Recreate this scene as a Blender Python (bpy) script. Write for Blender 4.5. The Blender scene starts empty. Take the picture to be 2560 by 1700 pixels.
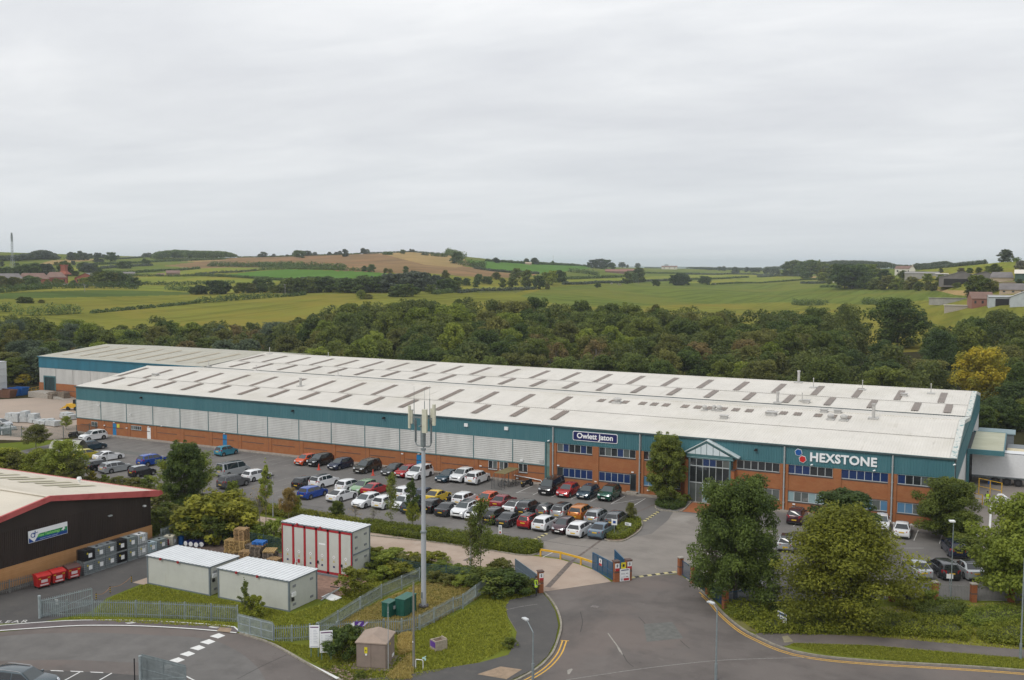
import bpy,bmesh,math,random
import numpy as np
from mathutils import Vector,Matrix,geometry
R=math.radians
scene=bpy.context.scene
COL=scene.collection

# ---------------------------------------------------------------- camera
CX,CY,CH,FPX=144.547,-119.757,28.692,2526.321
_yaw,_pit,_rol=R(-26.91),R(4.174),R(0.26)
FW=np.array([math.sin(_yaw)*math.cos(_pit),math.cos(_yaw)*math.cos(_pit),-math.sin(_pit)])
_r=np.array([math.cos(_yaw),-math.sin(_yaw),0.0]);_u=np.cross(_r,FW)
RT=_r*math.cos(_rol)+_u*math.sin(_rol);UP=-_r*math.sin(_rol)+_u*math.cos(_rol)
cam=bpy.data.cameras.new('camera');camo=bpy.data.objects.new('camera',cam);COL.objects.link(camo)
cam.sensor_width=36;cam.lens=FPX/2560*36;cam.clip_start=.5;cam.clip_end=40000
camo.matrix_world=Matrix(((RT[0],UP[0],-FW[0],CX),(RT[1],UP[1],-FW[1],CY),(RT[2],UP[2],-FW[2],CH),(0,0,0,1)))
scene.camera=camo

# ---------------------------------------------------------------- light, sky, exposure
SUN_EL,SUN_AZ=R(48),R(200)          # azimuth clockwise from +Y
sun=bpy.data.lights.new('sun','SUN');sun.energy=1.3;sun.angle=R(18);sun.color=(1,.96,.9)
suno=bpy.data.objects.new('sun',sun);COL.objects.link(suno)
sd=Vector((math.sin(SUN_AZ)*math.cos(SUN_EL),math.cos(SUN_AZ)*math.cos(SUN_EL),math.sin(SUN_EL)))
suno.rotation_euler=(-sd).to_track_quat('-Z','Y').to_euler()
scene.view_settings.view_transform='Standard';scene.view_settings.look='None'
scene.view_settings.exposure=0.0;scene.view_settings.gamma=1
scene.cycles.max_bounces=6;scene.cycles.diffuse_bounces=3;scene.cycles.glossy_bounces=3
scene.cycles.transmission_bounces=4;scene.cycles.volume_bounces=2;scene.cycles.transparent_max_bounces=8
scene.cycles.use_denoising=True
world=bpy.data.worlds.new('World');scene.world=world;world.use_nodes=True
def build_world():
    nt=world.node_tree;nt.nodes.clear();N=nt.nodes.new;L=nt.links.new
    out=N('ShaderNodeOutputWorld');bg=N('ShaderNodeBackground');bg.inputs['Strength'].default_value=.1
    sky=N('ShaderNodeTexSky');sky.sky_type='NISHITA';sky.sun_disc=False
    sky.sun_elevation=SUN_EL;sky.sun_rotation=SUN_AZ;sky.air_density=1;sky.dust_density=2
    tc=N('ShaderNodeTexCoord');sep=N('ShaderNodeSeparateXYZ');L(tc.outputs['Generated'],sep.inputs[0])
    def m(op,a,b=None,clamp=False):
        n=N('ShaderNodeMath');n.operation=op;n.use_clamp=clamp
        for i,v in enumerate((a,b)):
            if v is None: continue
            if isinstance(v,(int,float)): n.inputs[i].default_value=v
            else: L(v,n.inputs[i])
        return n.outputs[0]
    zc=m('MAXIMUM',sep.outputs[2],0.0);zz=m('ADD',zc,.085)
    cb=N('ShaderNodeCombineXYZ');L(m('DIVIDE',sep.outputs[0],zz),cb.inputs[0]);L(m('DIVIDE',sep.outputs[1],zz),cb.inputs[1])
    def noise(sc,det,rgh,dist,off):
        mp=N('ShaderNodeMapping');mp.inputs['Scale'].default_value=sc;mp.inputs['Location'].default_value=off
        mp.inputs['Rotation'].default_value=(0,0,R(27));L(cb.outputs[0],mp.inputs[0])
        n=N('ShaderNodeTexNoise');n.inputs['Scale'].default_value=1;n.inputs['Detail'].default_value=det
        n.inputs['Roughness'].default_value=rgh;n.inputs['Distortion'].default_value=dist;L(mp.outputs[0],n.inputs[0])
        return n.outputs['Fac']
    a=noise((.6,.9,1),5,.52,.5,(3.1,1.7,0));b=noise((.2,.34,1),3,.45,.2,(8.3,4.1,2));c=noise((2.2,4.4,1),6,.6,.5,(1,9,5))
    s=m('ADD',m('ADD',m('MULTIPLY',a,.5),m('MULTIPLY',b,.38)),m('MULTIPLY',c,.12))
    rp=N('ShaderNodeValToRGB');L(s,rp.inputs[0]);e=rp.color_ramp.elements
    e[0].position=.33;e[0].color=(.64,.655,.69,1);e[1].position=.66;e[1].color=(.93,.935,.94,1)
    x=e.new(.5);x.color=(.77,.785,.805,1)
    # cloud base seen low over the land is thinner and a little bluer
    hz=N('ShaderNodeMapRange');L(sep.outputs[2],hz.inputs[0]);hz.inputs[1].default_value=0;hz.inputs[2].default_value=.17
    hz.inputs[3].default_value=1;hz.inputs[4].default_value=0;hz.interpolation_type='SMOOTHSTEP'
    mx=N('ShaderNodeMix');mx.data_type='RGBA';L(m('MULTIPLY',hz.outputs[0],.72),mx.inputs[0]);L(rp.outputs[0],mx.inputs[6]);mx.inputs[7].default_value=(.735,.775,.815,1)
    up=N('ShaderNodeMapRange');L(sep.outputs[2],up.inputs[0]);up.inputs[1].default_value=.05;up.inputs[2].default_value=.42
    up.inputs[3].default_value=1.01;up.inputs[4].default_value=1.25
    sc=N('ShaderNodeMix');sc.data_type='RGBA';sc.blend_type='MULTIPLY';sc.inputs[0].default_value=1;L(mx.outputs[2],sc.inputs[6])
    k=m('MULTIPLY',up.outputs[0],10.0);cc=N('ShaderNodeCombineColor');[L(k,cc.inputs[i]) for i in range(3)];L(cc.outputs[0],sc.inputs[7])
    mm=N('ShaderNodeMix');mm.data_type='RGBA';mm.inputs[0].default_value=.94;L(sky.outputs[0],mm.inputs[6]);L(sc.outputs[2],mm.inputs[7])
    mm.clamp_result=False;mm.clamp_factor=True
    L(mm.outputs[2],bg.inputs[0]);L(bg.outputs[0],out.inputs[0])
build_world()

# ---------------------------------------------------------------- survey: points read in the photograph -> points on the ground
ZF=dict(A=(3.373,0,980),B=(3.935,650,980),C=(3.7333,1150,980),D=(3.92,1600,1000),E=(3.484,2000,950),F=(2.623,0,580),
          H=(3.689,0,1280),I=(3.564,560,1260),J=(3.92,1150,1300),K=(2.745,1700,1300),L=(7.128,980,1080),M=(5.9025,1200,1180),
          N=(5.9025,700,1120),O=(5.2275,0,940),Q=(4.9,350,1080),S=(5.133,1180,1360),T=(6.532,2280,1180),U=(2.623,850,580),
          V=(2.7453,1700,580),W=(5.6214,760,1540),B4=(4.722,0,1560),P=(5.9025,560,1290),Y=(5.9,0,600),X=(6.558,2200,640),Z=(1,0,0))
def px(n,x,y): s,a,b=ZF[n];return a+x/s,b+y/s
def ray(u,v): return FW+RT*(u-1280)/FPX-UP*(v-850)/FPX
def G(u,v,z=0.0):
    d=ray(u,v);t=(z-CH)/d[2];return (CX+d[0]*t,CY+d[1]*t)
def g(n,x,y,z=0.0): return G(*px(n,x,y),z)
def proj(p):
    d=np.asarray(p,float)-np.array([CX,CY,CH]);w=d@FW
    return 1280+FPX*(d@RT)/w,850-FPX*(d@UP)/w,w
def hgt(n,x,y,xy):          # height of a mark that stands over the ground point xy
    u,v=px(n,x,y);d=ray(u,v);q=np.array([xy[0]-CX,xy[1]-CY]);t=(q@q)/(q@d[:2]);return CH+d[2]*t
def atY(n,x,y,Y):
    d=ray(*px(n,x,y));t=(Y-CY)/d[1];return CX+d[0]*t,CH+d[2]*t

# ---------------------------------------------------------------- materials
MATS={}
def lin(c): return tuple(((v/255)/12.92 if v/255 <= .04045 else ((v/255+.055)/1.055)**2.4) for v in c)
def M(name,col,rough=.6,metal=0.0,var=.12,scale=3.0,spec=.4,coat=0.0,col2=None,bump=0.0,bscale=20.0,stretch=None,thr=(.35,.65)):
    if name in MATS: return MATS[name]
    m=bpy.data.materials.new(name);m.use_nodes=True;nt=m.node_tree;N=nt.nodes.new;L=nt.links.new
    b=nt.nodes['Principled BSDF'];b.inputs['Roughness'].default_value=rough;b.inputs['Metallic'].default_value=metal
    b.inputs['Specular IOR Level'].default_value=spec;b.inputs['Coat Weight'].default_value=coat
    c2=col2 or tuple(min(1,v*(1+var)) for v in col);c1=col if col2 else tuple(v*(1-var) for v in col)
    if var > 0 or col2:
        tc=N('ShaderNodeTexCoord');mp=N('ShaderNodeMapping');L(tc.outputs['Object'],mp.inputs[0])
        if stretch: mp.inputs['Scale'].default_value=stretch
        n=N('ShaderNodeTexNoise');n.inputs['Scale'].default_value=scale;n.inputs['Detail'].default_value=7;n.inputs['Roughness'].default_value=.62
        L(mp.outputs[0],n.inputs[0])
        rp=N('ShaderNodeMapRange');rp.inputs[1].default_value=thr[0];rp.inputs[2].default_value=thr[1];L(n.outputs['Fac'],rp.inputs[0])
        mx=N('ShaderNodeMix');mx.data_type='RGBA';L(rp.outputs[0],mx.inputs[0])
        mx.inputs[6].default_value=(*c1,1);mx.inputs[7].default_value=(*c2,1);L(mx.outputs[2],b.inputs['Base Color'])
        m['mix']=mx.name
        if bump:
            n2=N('ShaderNodeTexNoise');n2.inputs['Scale'].default_value=bscale;n2.inputs['Detail'].default_value=4;L(tc.outputs['Object'],n2.inputs[0])
            bp=N('ShaderNodeBump');bp.inputs['Strength'].default_value=bump;bp.inputs['Distance'].default_value=.05
            L(n2.outputs['Fac'],bp.inputs['Height']);L(bp.outputs[0],b.inputs['Normal'])
    else: b.inputs['Base Color'].default_value=(*col,1)
    MATS[name]=m;return m
def overlay(m,col,amount=.6,scale=1.0,thr=(.52,.62),stretch=None,seed=0.0):
    """adds one more patch colour (stains, wear, tracks) to a material made by M"""
    nt=m.node_tree;N=nt.nodes.new;L=nt.links.new;b=nt.nodes['Principled BSDF'];src=b.inputs['Base Color'].links[0].from_socket
    tc=N('ShaderNodeTexCoord');mp=N('ShaderNodeMapping');L(tc.outputs['Object'],mp.inputs[0]);mp.inputs['Location'].default_value=(seed,seed*.7,seed*1.3)
    if stretch: mp.inputs['Scale'].default_value=stretch
    n=N('ShaderNodeTexNoise');n.inputs['Scale'].default_value=scale;n.inputs['Detail'].default_value=6;n.inputs['Roughness'].default_value=.6;L(mp.outputs[0],n.inputs[0])
    rp=N('ShaderNodeMapRange');rp.inputs[1].default_value=thr[0];rp.inputs[2].default_value=thr[1];rp.inputs[4].default_value=amount;L(n.outputs['Fac'],rp.inputs[0])
    mx=N('ShaderNodeMix');mx.data_type='RGBA';L(rp.outputs[0],mx.inputs[0]);L(src,mx.inputs[6]);mx.inputs[7].default_value=(*col,1);L(mx.outputs[2],b.inputs['Base Color'])
    return m
def leafmat(name,c1,c2,trans=.4):
    if name in MATS: return MATS[name]
    m=bpy.data.materials.new(name);m.use_nodes=True;nt=m.node_tree;N=nt.nodes.new;L=nt.links.new;nt.nodes.clear()
    out=N('ShaderNodeOutputMaterial');at=N('ShaderNodeAttribute');at.attribute_name='tint'
    mx=N('ShaderNodeMix');mx.data_type='RGBA';L(at.outputs['Fac'],mx.inputs[0]);mx.inputs[6].default_value=(*c1,1);mx.inputs[7].default_value=(*c2,1)
    oi=N('ShaderNodeObjectInfo');hs=N('ShaderNodeHueSaturation');L(mx.outputs[2],hs.inputs['Color'])
    v=N('ShaderNodeMapRange');L(oi.outputs['Random'],v.inputs[0]);v.inputs[3].default_value=.8;v.inputs[4].default_value=1.2;L(v.outputs[0],hs.inputs['Value'])
    h=N('ShaderNodeMapRange');L(oi.outputs['Random'],h.inputs[0]);h.inputs[3].default_value=.512;h.inputs[4].default_value=.496;L(h.outputs[0],hs.inputs['Hue'])
    d=N('ShaderNodeBsdfPrincipled');d.inputs['Roughness'].default_value=.65;d.inputs['Specular IOR Level'].default_value=.25;L(hs.outputs[0],d.inputs['Base Color'])
    t=N('ShaderNodeBsdfTranslucent');L(hs.outputs[0],t.inputs[0]);ms=N('ShaderNodeMixShader');ms.inputs[0].default_value=trans
    L(d.outputs[0],ms.inputs[1]);L(t.outputs[0],ms.inputs[2]);L(ms.outputs[0],out.inputs[0]);MATS[name]=m;return m
def glassmat(name,col,rough=.08):
    return M(name,col,rough=rough,var=0,spec=.8)

# ---------------------------------------------------------------- objects
def tag(o,label=None,cat=None,group=None,kind=None):
    if label: o['label']=label
    if cat: o['category']=cat
    if group: o['group']=group
    if kind: o['kind']=kind
    return o
def empty(name,loc=(0,0,0),rz=0.0,label=None,cat=None,group=None):
    o=bpy.data.objects.new(name,None);o.empty_display_size=.3;COL.objects.link(o);o.location=loc;o.rotation_euler=(0,0,rz)
    return tag(o,label,cat,group)
def link(name,me,parent=None):
    o=bpy.data.objects.new(name,me);COL.objects.link(o)
    if parent: o.parent=parent
    return o
def copy_tree(o,parent=None):
    c=o.copy();COL.objects.link(c)
    if parent: c.parent=parent
    for ch in list(o.children): copy_tree(ch,c)
    return c
class MB:
    """collects shapes and links them as one mesh"""
    def __init__(s): s.v=[];s.f=[];s.m=[];s.T=Matrix()
    def at(s,loc=(0,0,0),rz=0.0,rot=None):
        s.T=Matrix.Translation(loc) @ (rot.to_4x4() if rot else Matrix.Rotation(rz,4,'Z'));return s
    def add(s,vs,fs,m=0):
        k=len(s.v);s.v += [tuple(s.T @ Vector(p)) for p in vs];s.f += [tuple(k+i for i in f) for f in fs];s.m += [m]*len(fs);return s
    def box(s,x0,y0,z0,x1,y1,z1,m=0):
        return s.add([(x0,y0,z0),(x1,y0,z0),(x1,y1,z0),(x0,y1,z0),(x0,y0,z1),(x1,y0,z1),(x1,y1,z1),(x0,y1,z1)],
                     [(0,3,2,1),(4,5,6,7),(0,1,5,4),(1,2,6,5),(2,3,7,6),(3,0,4,7)],m)
    def poly(s,pts,m=0): return s.add(pts,[tuple(range(len(pts)))],m)
    def prism(s,pts,z0,z1,m=0,mt=None,ms=None):
        n=len(pts);a=sum(pts[i][0]*pts[(i+1) % n][1]-pts[(i+1) % n][0]*pts[i][1] for i in range(n))
        if a < 0: pts=pts[::-1]
        s.add([(x,y,z1) for x,y in pts],[tuple(range(n))],m if mt is None else mt)
        s.add([(x,y,z) for z in (z0,z1) for x,y in pts],[(i,(i+1) % n,n+(i+1) % n,n+i) for i in range(n)],m if ms is None else ms)
        return s.add([(x,y,z0) for x,y in pts],[tuple(range(n))[::-1]],m)
    def xprism(s,pts,x0,x1,m=0):   # pts (y,z) extruded along x
        n=len(pts);return s.add([(x,y,z) for x in (x0,x1) for y,z in pts],
                                   [tuple(range(n))[::-1],tuple(range(n,2*n))]+[(i,(i+1) % n,n+(i+1) % n,n+i) for i in range(n)],m)
    def cyl(s,p0,p1,r0,r1=None,n=10,m=0,cap=True):
        r1=r0 if r1 is None else r1;p0=Vector(p0);p1=Vector(p1);d=(p1-p0).normalized()
        a=d.orthogonal().normalized();b=d.cross(a);vs=[]
        for p,r in ((p0,r0),(p1,r1)):
            for i in range(n): t=2*math.pi*i/n;vs.append(p+(a*math.cos(t)+b*math.sin(t))*r)
        fs=[(i,(i+1) % n,n+(i+1) % n,n+i) for i in range(n)]
        if cap: fs += [tuple(range(n))[::-1],tuple(range(n,2*n))]
        return s.add(vs,fs,m)
    def tube(s,pts,r,n=6,m=0):
        for i in range(len(pts)-1): s.cyl(pts[i],pts[i+1],r,r,n,m)
        return s
    def rib(s,o,u,v,U,V,pitch,depth,m=0,frac=(.25,.35,.75,.85)):
        """trapezoidal profiled sheet: profile along u, straight along v, standing proud along u x v"""
        o,u,v=Vector(o),Vector(u).normalized(),Vector(v).normalized();nn=u.cross(v).normalized();n=max(1,round(U/pitch));p=U/n
        prof=[]
        for i in range(n):
            for t,d in ((0,0),(frac[0],0),(frac[1],depth),(frac[2],depth),(frac[3],0)): prof.append((p*(i+t),d))
        prof.append((U,0));k=len(prof)
        return s.add([o+u*a+nn*d+v*w for w in (0,V) for a,d in prof],[(i,i+1,k+i+1,k+i) for i in range(k-1)],m)
    def build(s,name,mats,parent=None,smooth=False,angle=40):
        me=bpy.data.meshes.new(name);me.from_pydata(s.v,[],s.f)
        for m in (mats if isinstance(mats,(list,tuple)) else [mats]): me.materials.append(m)
        me.polygons.foreach_set('material_index',s.m)
        if smooth: me.polygons.foreach_set('use_smooth',[True]*len(s.f));me.update();me.set_sharp_from_angle(angle=R(angle))
        me.update();return link(name,me,parent)
def struct(name,mb,mats,**k): o=mb.build(name,mats,**k);o['kind']='structure';return o
def smooth_line(pts,step=1.0,closed=False):
    P=[np.array(p,float) for p in pts];out=[];n=len(P);rng=range(n if closed else n-1)
    for i in rng:
        p0=P[(i-1) % n] if (closed or i > 0) else P[0]*2-P[1];p1=P[i];p2=P[(i+1) % n]
        p3=P[(i+2) % n] if (closed or i+2 < n) else P[-1]*2-P[-2]
        k=max(1,int(np.linalg.norm(p2-p1)/step))
        for j in range(k):
            t=j/k;out.append(.5*((2*p1)+(-p0+p2)*t+(2*p0-5*p1+4*p2-p3)*t*t+(-p0+3*p1-3*p2+p3)*t**3))
    if not closed: out.append(P[-1])
    return [tuple(p) for p in out]
def tri_fill(mb,pts,z,m=0):
    idx=geometry.tessellate_polygon([[Vector((p[0],p[1],0)) for p in pts]])
    fs=[]
    for t in idx:
        a,b,c=(pts[i] for i in t)
        if (b[0]-a[0])*(c[1]-a[1])-(b[1]-a[1])*(c[0]-a[0]) < 0: t=(t[0],t[2],t[1])
        fs.append(tuple(t))
    mb.add([(p[0],p[1],z) for p in pts],fs,m)
def sheet(name,pts,z,mat,kind='structure'):
    b=MB();tri_fill(b,pts,z);o=b.build(name,mat);o['kind']=kind;return o
def ribbon(mb,line,w,z,m=0,thick=0.0):
    L=[np.array(p[:2],float) for p in line];a=[];b=[]
    for i,p in enumerate(L):
        d=L[min(i+1,len(L)-1)]-L[max(i-1,0)];d /= np.linalg.norm(d)+1e-9;n=np.array([-d[1],d[0]])
        a.append(p+n*w/2);b.append(p-n*w/2)
    k=len(L)
    vs=[(*p,z) for p in b]+[(*p,z) for p in a];fs=[(i,i+1,k+i+1,k+i) for i in range(k-1)]
    mb.add(vs,fs,m)
    if thick:
        for S,fl in ((b,0),(a,1)):
            vs=[(*p,z) for p in S]+[(*p,z-thick) for p in S]
            mb.add(vs,[((i,k+i,k+i+1,i+1) if not fl else (i,i+1,k+i+1,k+i)) for i in range(k-1)],m)
        for e in (0,-1): mb.add([(*a[e],z),(*b[e],z),(*b[e],z-thick),(*a[e],z-thick)],[(0,1,2,3)],m)
def slab(name,pts,z,mat,side=None,kind='structure'):
    b=MB();tri_fill(b,pts,z);n=len(pts)
    b.add([(p[0],p[1],z) for p in pts]+[(p[0],p[1],-.05) for p in pts],[(i,n+i,n+(i+1) % n,(i+1) % n) for i in range(n)],1)
    o=b.build(name,[mat,side or mat]);o['kind']=kind;return o
def text_mesh(body,size,bold=0.0,depth=.02,align='CENTER',shear=0.0,space=1.0):
    cu=bpy.data.curves.new('t','FONT');cu.body=body;cu.size=size;cu.offset=bold;cu.extrude=depth;cu.align_x=align;cu.align_y='CENTER'
    cu.shear=shear;cu.space_character=space;cu.resolution_u=3
    o=bpy.data.objects.new('t',cu);COL.objects.link(o);dg=bpy.context.evaluated_depsgraph_get();dg.update()
    me=bpy.data.meshes.new_from_object(o.evaluated_get(dg));bpy.data.objects.remove(o);bpy.data.curves.remove(cu);return me
def put_text(name,me,mat,parent,loc,rot=(R(90),0,0),scale=(1,1,1)):
    me.name=name;me.materials.clear();me.materials.append(mat);o=link(name,me,parent);o.location=loc;o.rotation_euler=rot;o.scale=scale;return o
# ---------------------------------------------------------------- the land
CREST=np.array([(-600,45,1500),(0,45.5,1500),(220,44,1650),(450,40,1600),(650,40.5,1450),(820,43,1350),(1030,47.3,1300),(1150,42.5,1300),
                  (1300,35,1350),(1500,29,1700),(1650,26,2200),(1900,24,2300),(2080,27,1500),(2280,29.5,1100),(2420,31.5,800),(2500,33.5,720),(2600,34.5,700),(3200,36,900)],float)
AZ0=math.atan2(FW[0],FW[1])
def land(x,y):
    dx,dy=x-CX,y-CY;d=np.hypot(dx,dy);az=np.arctan2(dx,dy)-AZ0;az=(az+np.pi) % (2*np.pi)-np.pi
    u=1280+FPX*np.tan(np.clip(az,-.8,.8));zc=np.interp(u,CREST[:,0],CREST[:,1]);dc=np.interp(u,CREST[:,0],CREST[:,2])
    t1=np.maximum(0,(d-235)/(dc-235));t2=1.0-.55*(d-dc)/dc;k=.10
    h=np.clip(.5+.5*(t2-t1)/k,0,1);s=t2*(1-h)+t1*h-k*h*(1-h);s=np.where(d > dc,np.maximum(s,.28),s)
    z=zc*s
    far=np.clip((d-3000)/2500,0,1);far=far*far*(3-2*far)
    fz=16+6*np.sin(x*.0011+1)+5*np.sin(y*.0016)+np.clip((d-5000)/5000,0,1)*(9+3*np.sin(az*23))
    z=z*(1-far)+fz*far
    w=np.clip((d-330)/300,0,1)*np.clip((dc*.93-d)/(dc*.25),0,1)
    z=z+w*(1.1*np.sin(x*.021+y*.007)+.9*np.sin(y*.017-x*.006+2))
    side=np.clip((np.abs(az)-.8)/.4,0,1);near=np.clip((d-235)/60,0,1)
    return np.where(d < 235,0.0,z*near*(1-side)+0*side)
def TG(u,v,dmin=236,dmax=9000):
    d=ray(u,v);q=math.hypot(d[0],d[1]);D=np.geomspace(dmin,dmax,2600);t=D/q
    X=CX+d[0]*t;Y=CY+d[1]*t;Z=CH+d[2]*t;H=land(X,Y);hit=np.nonzero(Z < H)[0]
    i=hit[0] if len(hit) else int(np.argmin((Z-H)[:2100]));return (float(X[i]),float(Y[i]),float(land(X[i],Y[i])))
def tg(n,x,y): return TG(*px(n,x,y))
FCOL=dict(
    crop=((.205,.20,.04),(.165,.175,.036)),olive=((.18,.19,.04),(.22,.22,.05)),deep=((.095,.135,.038),(.08,.115,.033)),lime=((.215,.235,.046),(.18,.21,.042)),
    bright=((.10,.19,.038),(.085,.165,.036)),brown=((.27,.18,.095),(.21,.14,.075)),straw=((.36,.25,.115),(.27,.20,.09)),meadow=((.15,.18,.04),(.12,.155,.036)),
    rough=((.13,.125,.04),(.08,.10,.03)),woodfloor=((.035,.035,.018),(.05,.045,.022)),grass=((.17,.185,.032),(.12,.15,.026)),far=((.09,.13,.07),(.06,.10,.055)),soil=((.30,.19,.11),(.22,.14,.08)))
FN=list(FCOL)
def fieldmat(k):
    c1,c2=FCOL[k];m=M('field_'+k,c1,rough=1,var=0,col2=c2,scale=.018,spec=0,thr=(.38,.62))
    overlay(m,tuple(v*.78 for v in c1),.7,.35,(.5,.66),(1,.22,1),3);overlay(m,tuple(v*1.18 for v in c2),.55,.05,(.52,.6),(1,.15,1),9)
    if k in ('brown','crop','olive','lime','deep','meadow'):
        overlay(m,tuple(v*.66 for v in c2),.55,.16,(.50,.58),(1.2,.05,1),5);overlay(m,tuple(v*.7 for v in c2),.5,.05,(.54,.6),(.15,1.2,1),17);overlay(m,(c1[0]*1.15,c1[1]*.95,c1[2]),.6,.012,(.5,.6),None,31)
    return m
FIELDS=[  # kind, zoom, outline as seen
    ('meadow','V',[(0,335),(640,330),(960,330),(1110,385),(1960,400),(1990,470),(1650,470),(1300,500),(800,480),(0,500),(-700,520),(-1100,440),(-900,380),(-400,350)]),
    ('deep','F',[(-60,408),(200,392),(600,380),(1000,386),(1248,398),(1248,412),(900,420),(500,428),(-60,440)]),
    ('lime','F',[(-60,365),(300,352),(560,362),(560,380),(200,388),(-60,402)]),
    ('lime','F',[(905,350),(1120,356),(1248,350),(1500,340),(1540,400),(1248,395),(905,382)]),
    ('lime','F',[(840,300),(1100,288),(1400,300),(1690,308),(1880,322),(1680,338),(1250,345),(1000,348),(900,345)]),
    ('lime','F',[(890,285),(1300,240),(1500,232),(1760,238),(1700,252),(1340,275),(1100,292)]),
    ('bright','F',[(1390,291),(1700,256),(1880,244),(2361,256),(2480,280),(2361,303),(1880,306)]),
    ('meadow','F',[(680,262),(900,232),(1180,222),(1310,240),(1000,262),(760,272)]),
    ('brown','F',[(1080,222),(1340,190),(1560,168),(2361,138),(2440,200),(2361,256),(1900,232),(1500,232),(1300,240)]),
    ('brown','U',[(-40,148),(160,128),(300,128),(500,170),(700,205),(1000,258),(1140,272),(1300,278),(1150,300),(900,296),(600,272),(300,268),(-40,255)]),
    ('straw','U',[(160,128),(460,122),(620,145),(740,150),(830,185),(860,215),(760,232),(560,215),(300,150)]),
    ('bright','U',[(0,254),(200,262),(320,272),(280,296),(0,306),(-200,302)]),
    ('bright','U',[(820,178),(900,188),(1100,196),(1640,222),(1640,240),(1400,265),(1300,274),(1140,268),(1000,255),(900,238),(950,225),(860,205)]),
    ('meadow','U',[(1700,232),(2361,245),(2500,270),(2361,276),(2000,276),(1860,262)]),
    ('lime','U',[(1480,312),(1850,298),(2361,280),(2500,285),(2361,312),(2000,325),(1860,338),(1480,345)]),
    ('rough','U',[(1480,292),(1760,285),(1850,292),(1700,305),(1480,308)]),
    ('lime','U',[(780,362),(1100,352),(1400,355),(1460,345),(1250,378),(800,396)]),
    ('rough','U',[(780,396),(1000,385),(1250,378),(1150,398),(900,400)]),
    ('crop','U',[(-600,380),(0,415),(560,400),(760,395),(900,400),(1160,395),(1000,420),(700,460),(0,500),(-700,560),(-900,500)]),
    ('meadow','V',[(0,262),(200,262),(345,275),(320,292),(0,292)]),('lime','V',[(0,295),(400,292),(640,298),(420,318),(30,330)]),
    ('lime','V',[(40,345),(250,328),(700,305),(860,306),(850,325),(640,340),(250,362)]),('straw','V',[(880,302),(930,300),(975,318),(950,326),(870,326)]),
    ('lime','V',[(1630,262),(1900,236),(2180,200),(2270,196),(2340,212),(2361,262),(2000,262),(1900,278),(1700,272)]),
    ('straw','V',[(1760,392),(1980,405),(1975,440),(1880,430),(1760,402)]),('straw','V',[(2300,190),(2400,186),(2400,205),(2330,208)]),
    ('meadow','F',[(20,190),(340,178),(330,200),(150,226),(20,215)]),('straw','F',[(265,208),(340,185),(560,178),(700,180),(500,195),(390,208),(300,222)]),
    ('meadow','F',[(740,185),(1000,165),(1180,180),(1000,192),(760,198)]),('lime','F',[(640,222),(790,212),(780,235),(650,240)]),('lime','F',[(380,245),(520,230),(510,255),(380,262)]),
    ('straw','F',[(1150,190),(1480,172),(1500,180),(1300,196)]),
]
def build_land():
    az=np.concatenate([np.linspace(-math.pi,-.62,40,endpoint=False),np.linspace(-.62,.62,1040,endpoint=False),np.linspace(.62,math.pi,41)])
    dd=np.concatenate([[30,110,180],1/np.linspace(1/234,1/3000,300),np.geomspace(3200,15000,40)])
    A,D=np.meshgrid(az+AZ0,dd);X=CX+D*np.sin(A);Y=CY+D*np.cos(A);Z=land(X,Y)
    nr,nc=X.shape;V=np.stack([X,Y,Z],-1).reshape(-1,3);V=np.vstack([V,[[CX,CY,0]]])
    i,j=np.meshgrid(np.arange(nr-1),np.arange(nc-1),indexing='ij');a=(i*nc+j).ravel();F=np.stack([a,a+1,a+nc+1,a+nc],-1)
    cen=V[F].mean(1);u,v,w=proj(cen);dist=np.hypot(cen[:,0]-CX,cen[:,1]-CY)
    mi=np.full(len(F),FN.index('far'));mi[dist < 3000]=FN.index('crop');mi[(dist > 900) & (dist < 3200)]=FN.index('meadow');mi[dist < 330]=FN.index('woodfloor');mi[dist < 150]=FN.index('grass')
    ok=(w > 0) & (dist > 330)
    for kind,zn,poly in FIELDS:
        P=np.array([px(zn,*p) for p in poly]);ins=np.zeros(len(F),bool)
        for k in range(len(P)):
            x0,y0=P[k];x1,y1=P[(k+1) % len(P)]
            if y0 == y1: continue
            c=((y0 > v) != (y1 > v)) & (u < (x1-x0)*(v-y0)/(y1-y0)+x0);ins ^= c
        mi[ins & ok]=FN.index(kind)
    fan=[(nr*nc,k+1,k) for k in range(nc-1)]
    me=bpy.data.meshes.new('ground');me.vertices.add(len(V));me.vertices.foreach_set('co',V.ravel())
    nf=len(F)+len(fan);li=np.concatenate([F.ravel(),np.array(fan).ravel()]);me.loops.add(len(li));me.polygons.add(nf)
    st=np.concatenate([np.arange(len(F))*4,len(F)*4+np.arange(len(fan))*3]);me.loops.foreach_set('vertex_index',li.astype(np.int32));me.polygons.foreach_set('loop_start',st.astype(np.int32))
    for k in FN: me.materials.append(fieldmat(k))
    me.polygons.foreach_set('material_index',np.concatenate([mi,np.full(len(fan),FN.index('grass'))]).astype(np.int32));me.update(calc_edges=True);me.validate()
    o=link('ground',me);o['kind']='structure';print('ground up',me.polygons[0].normal)
build_land()

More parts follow.
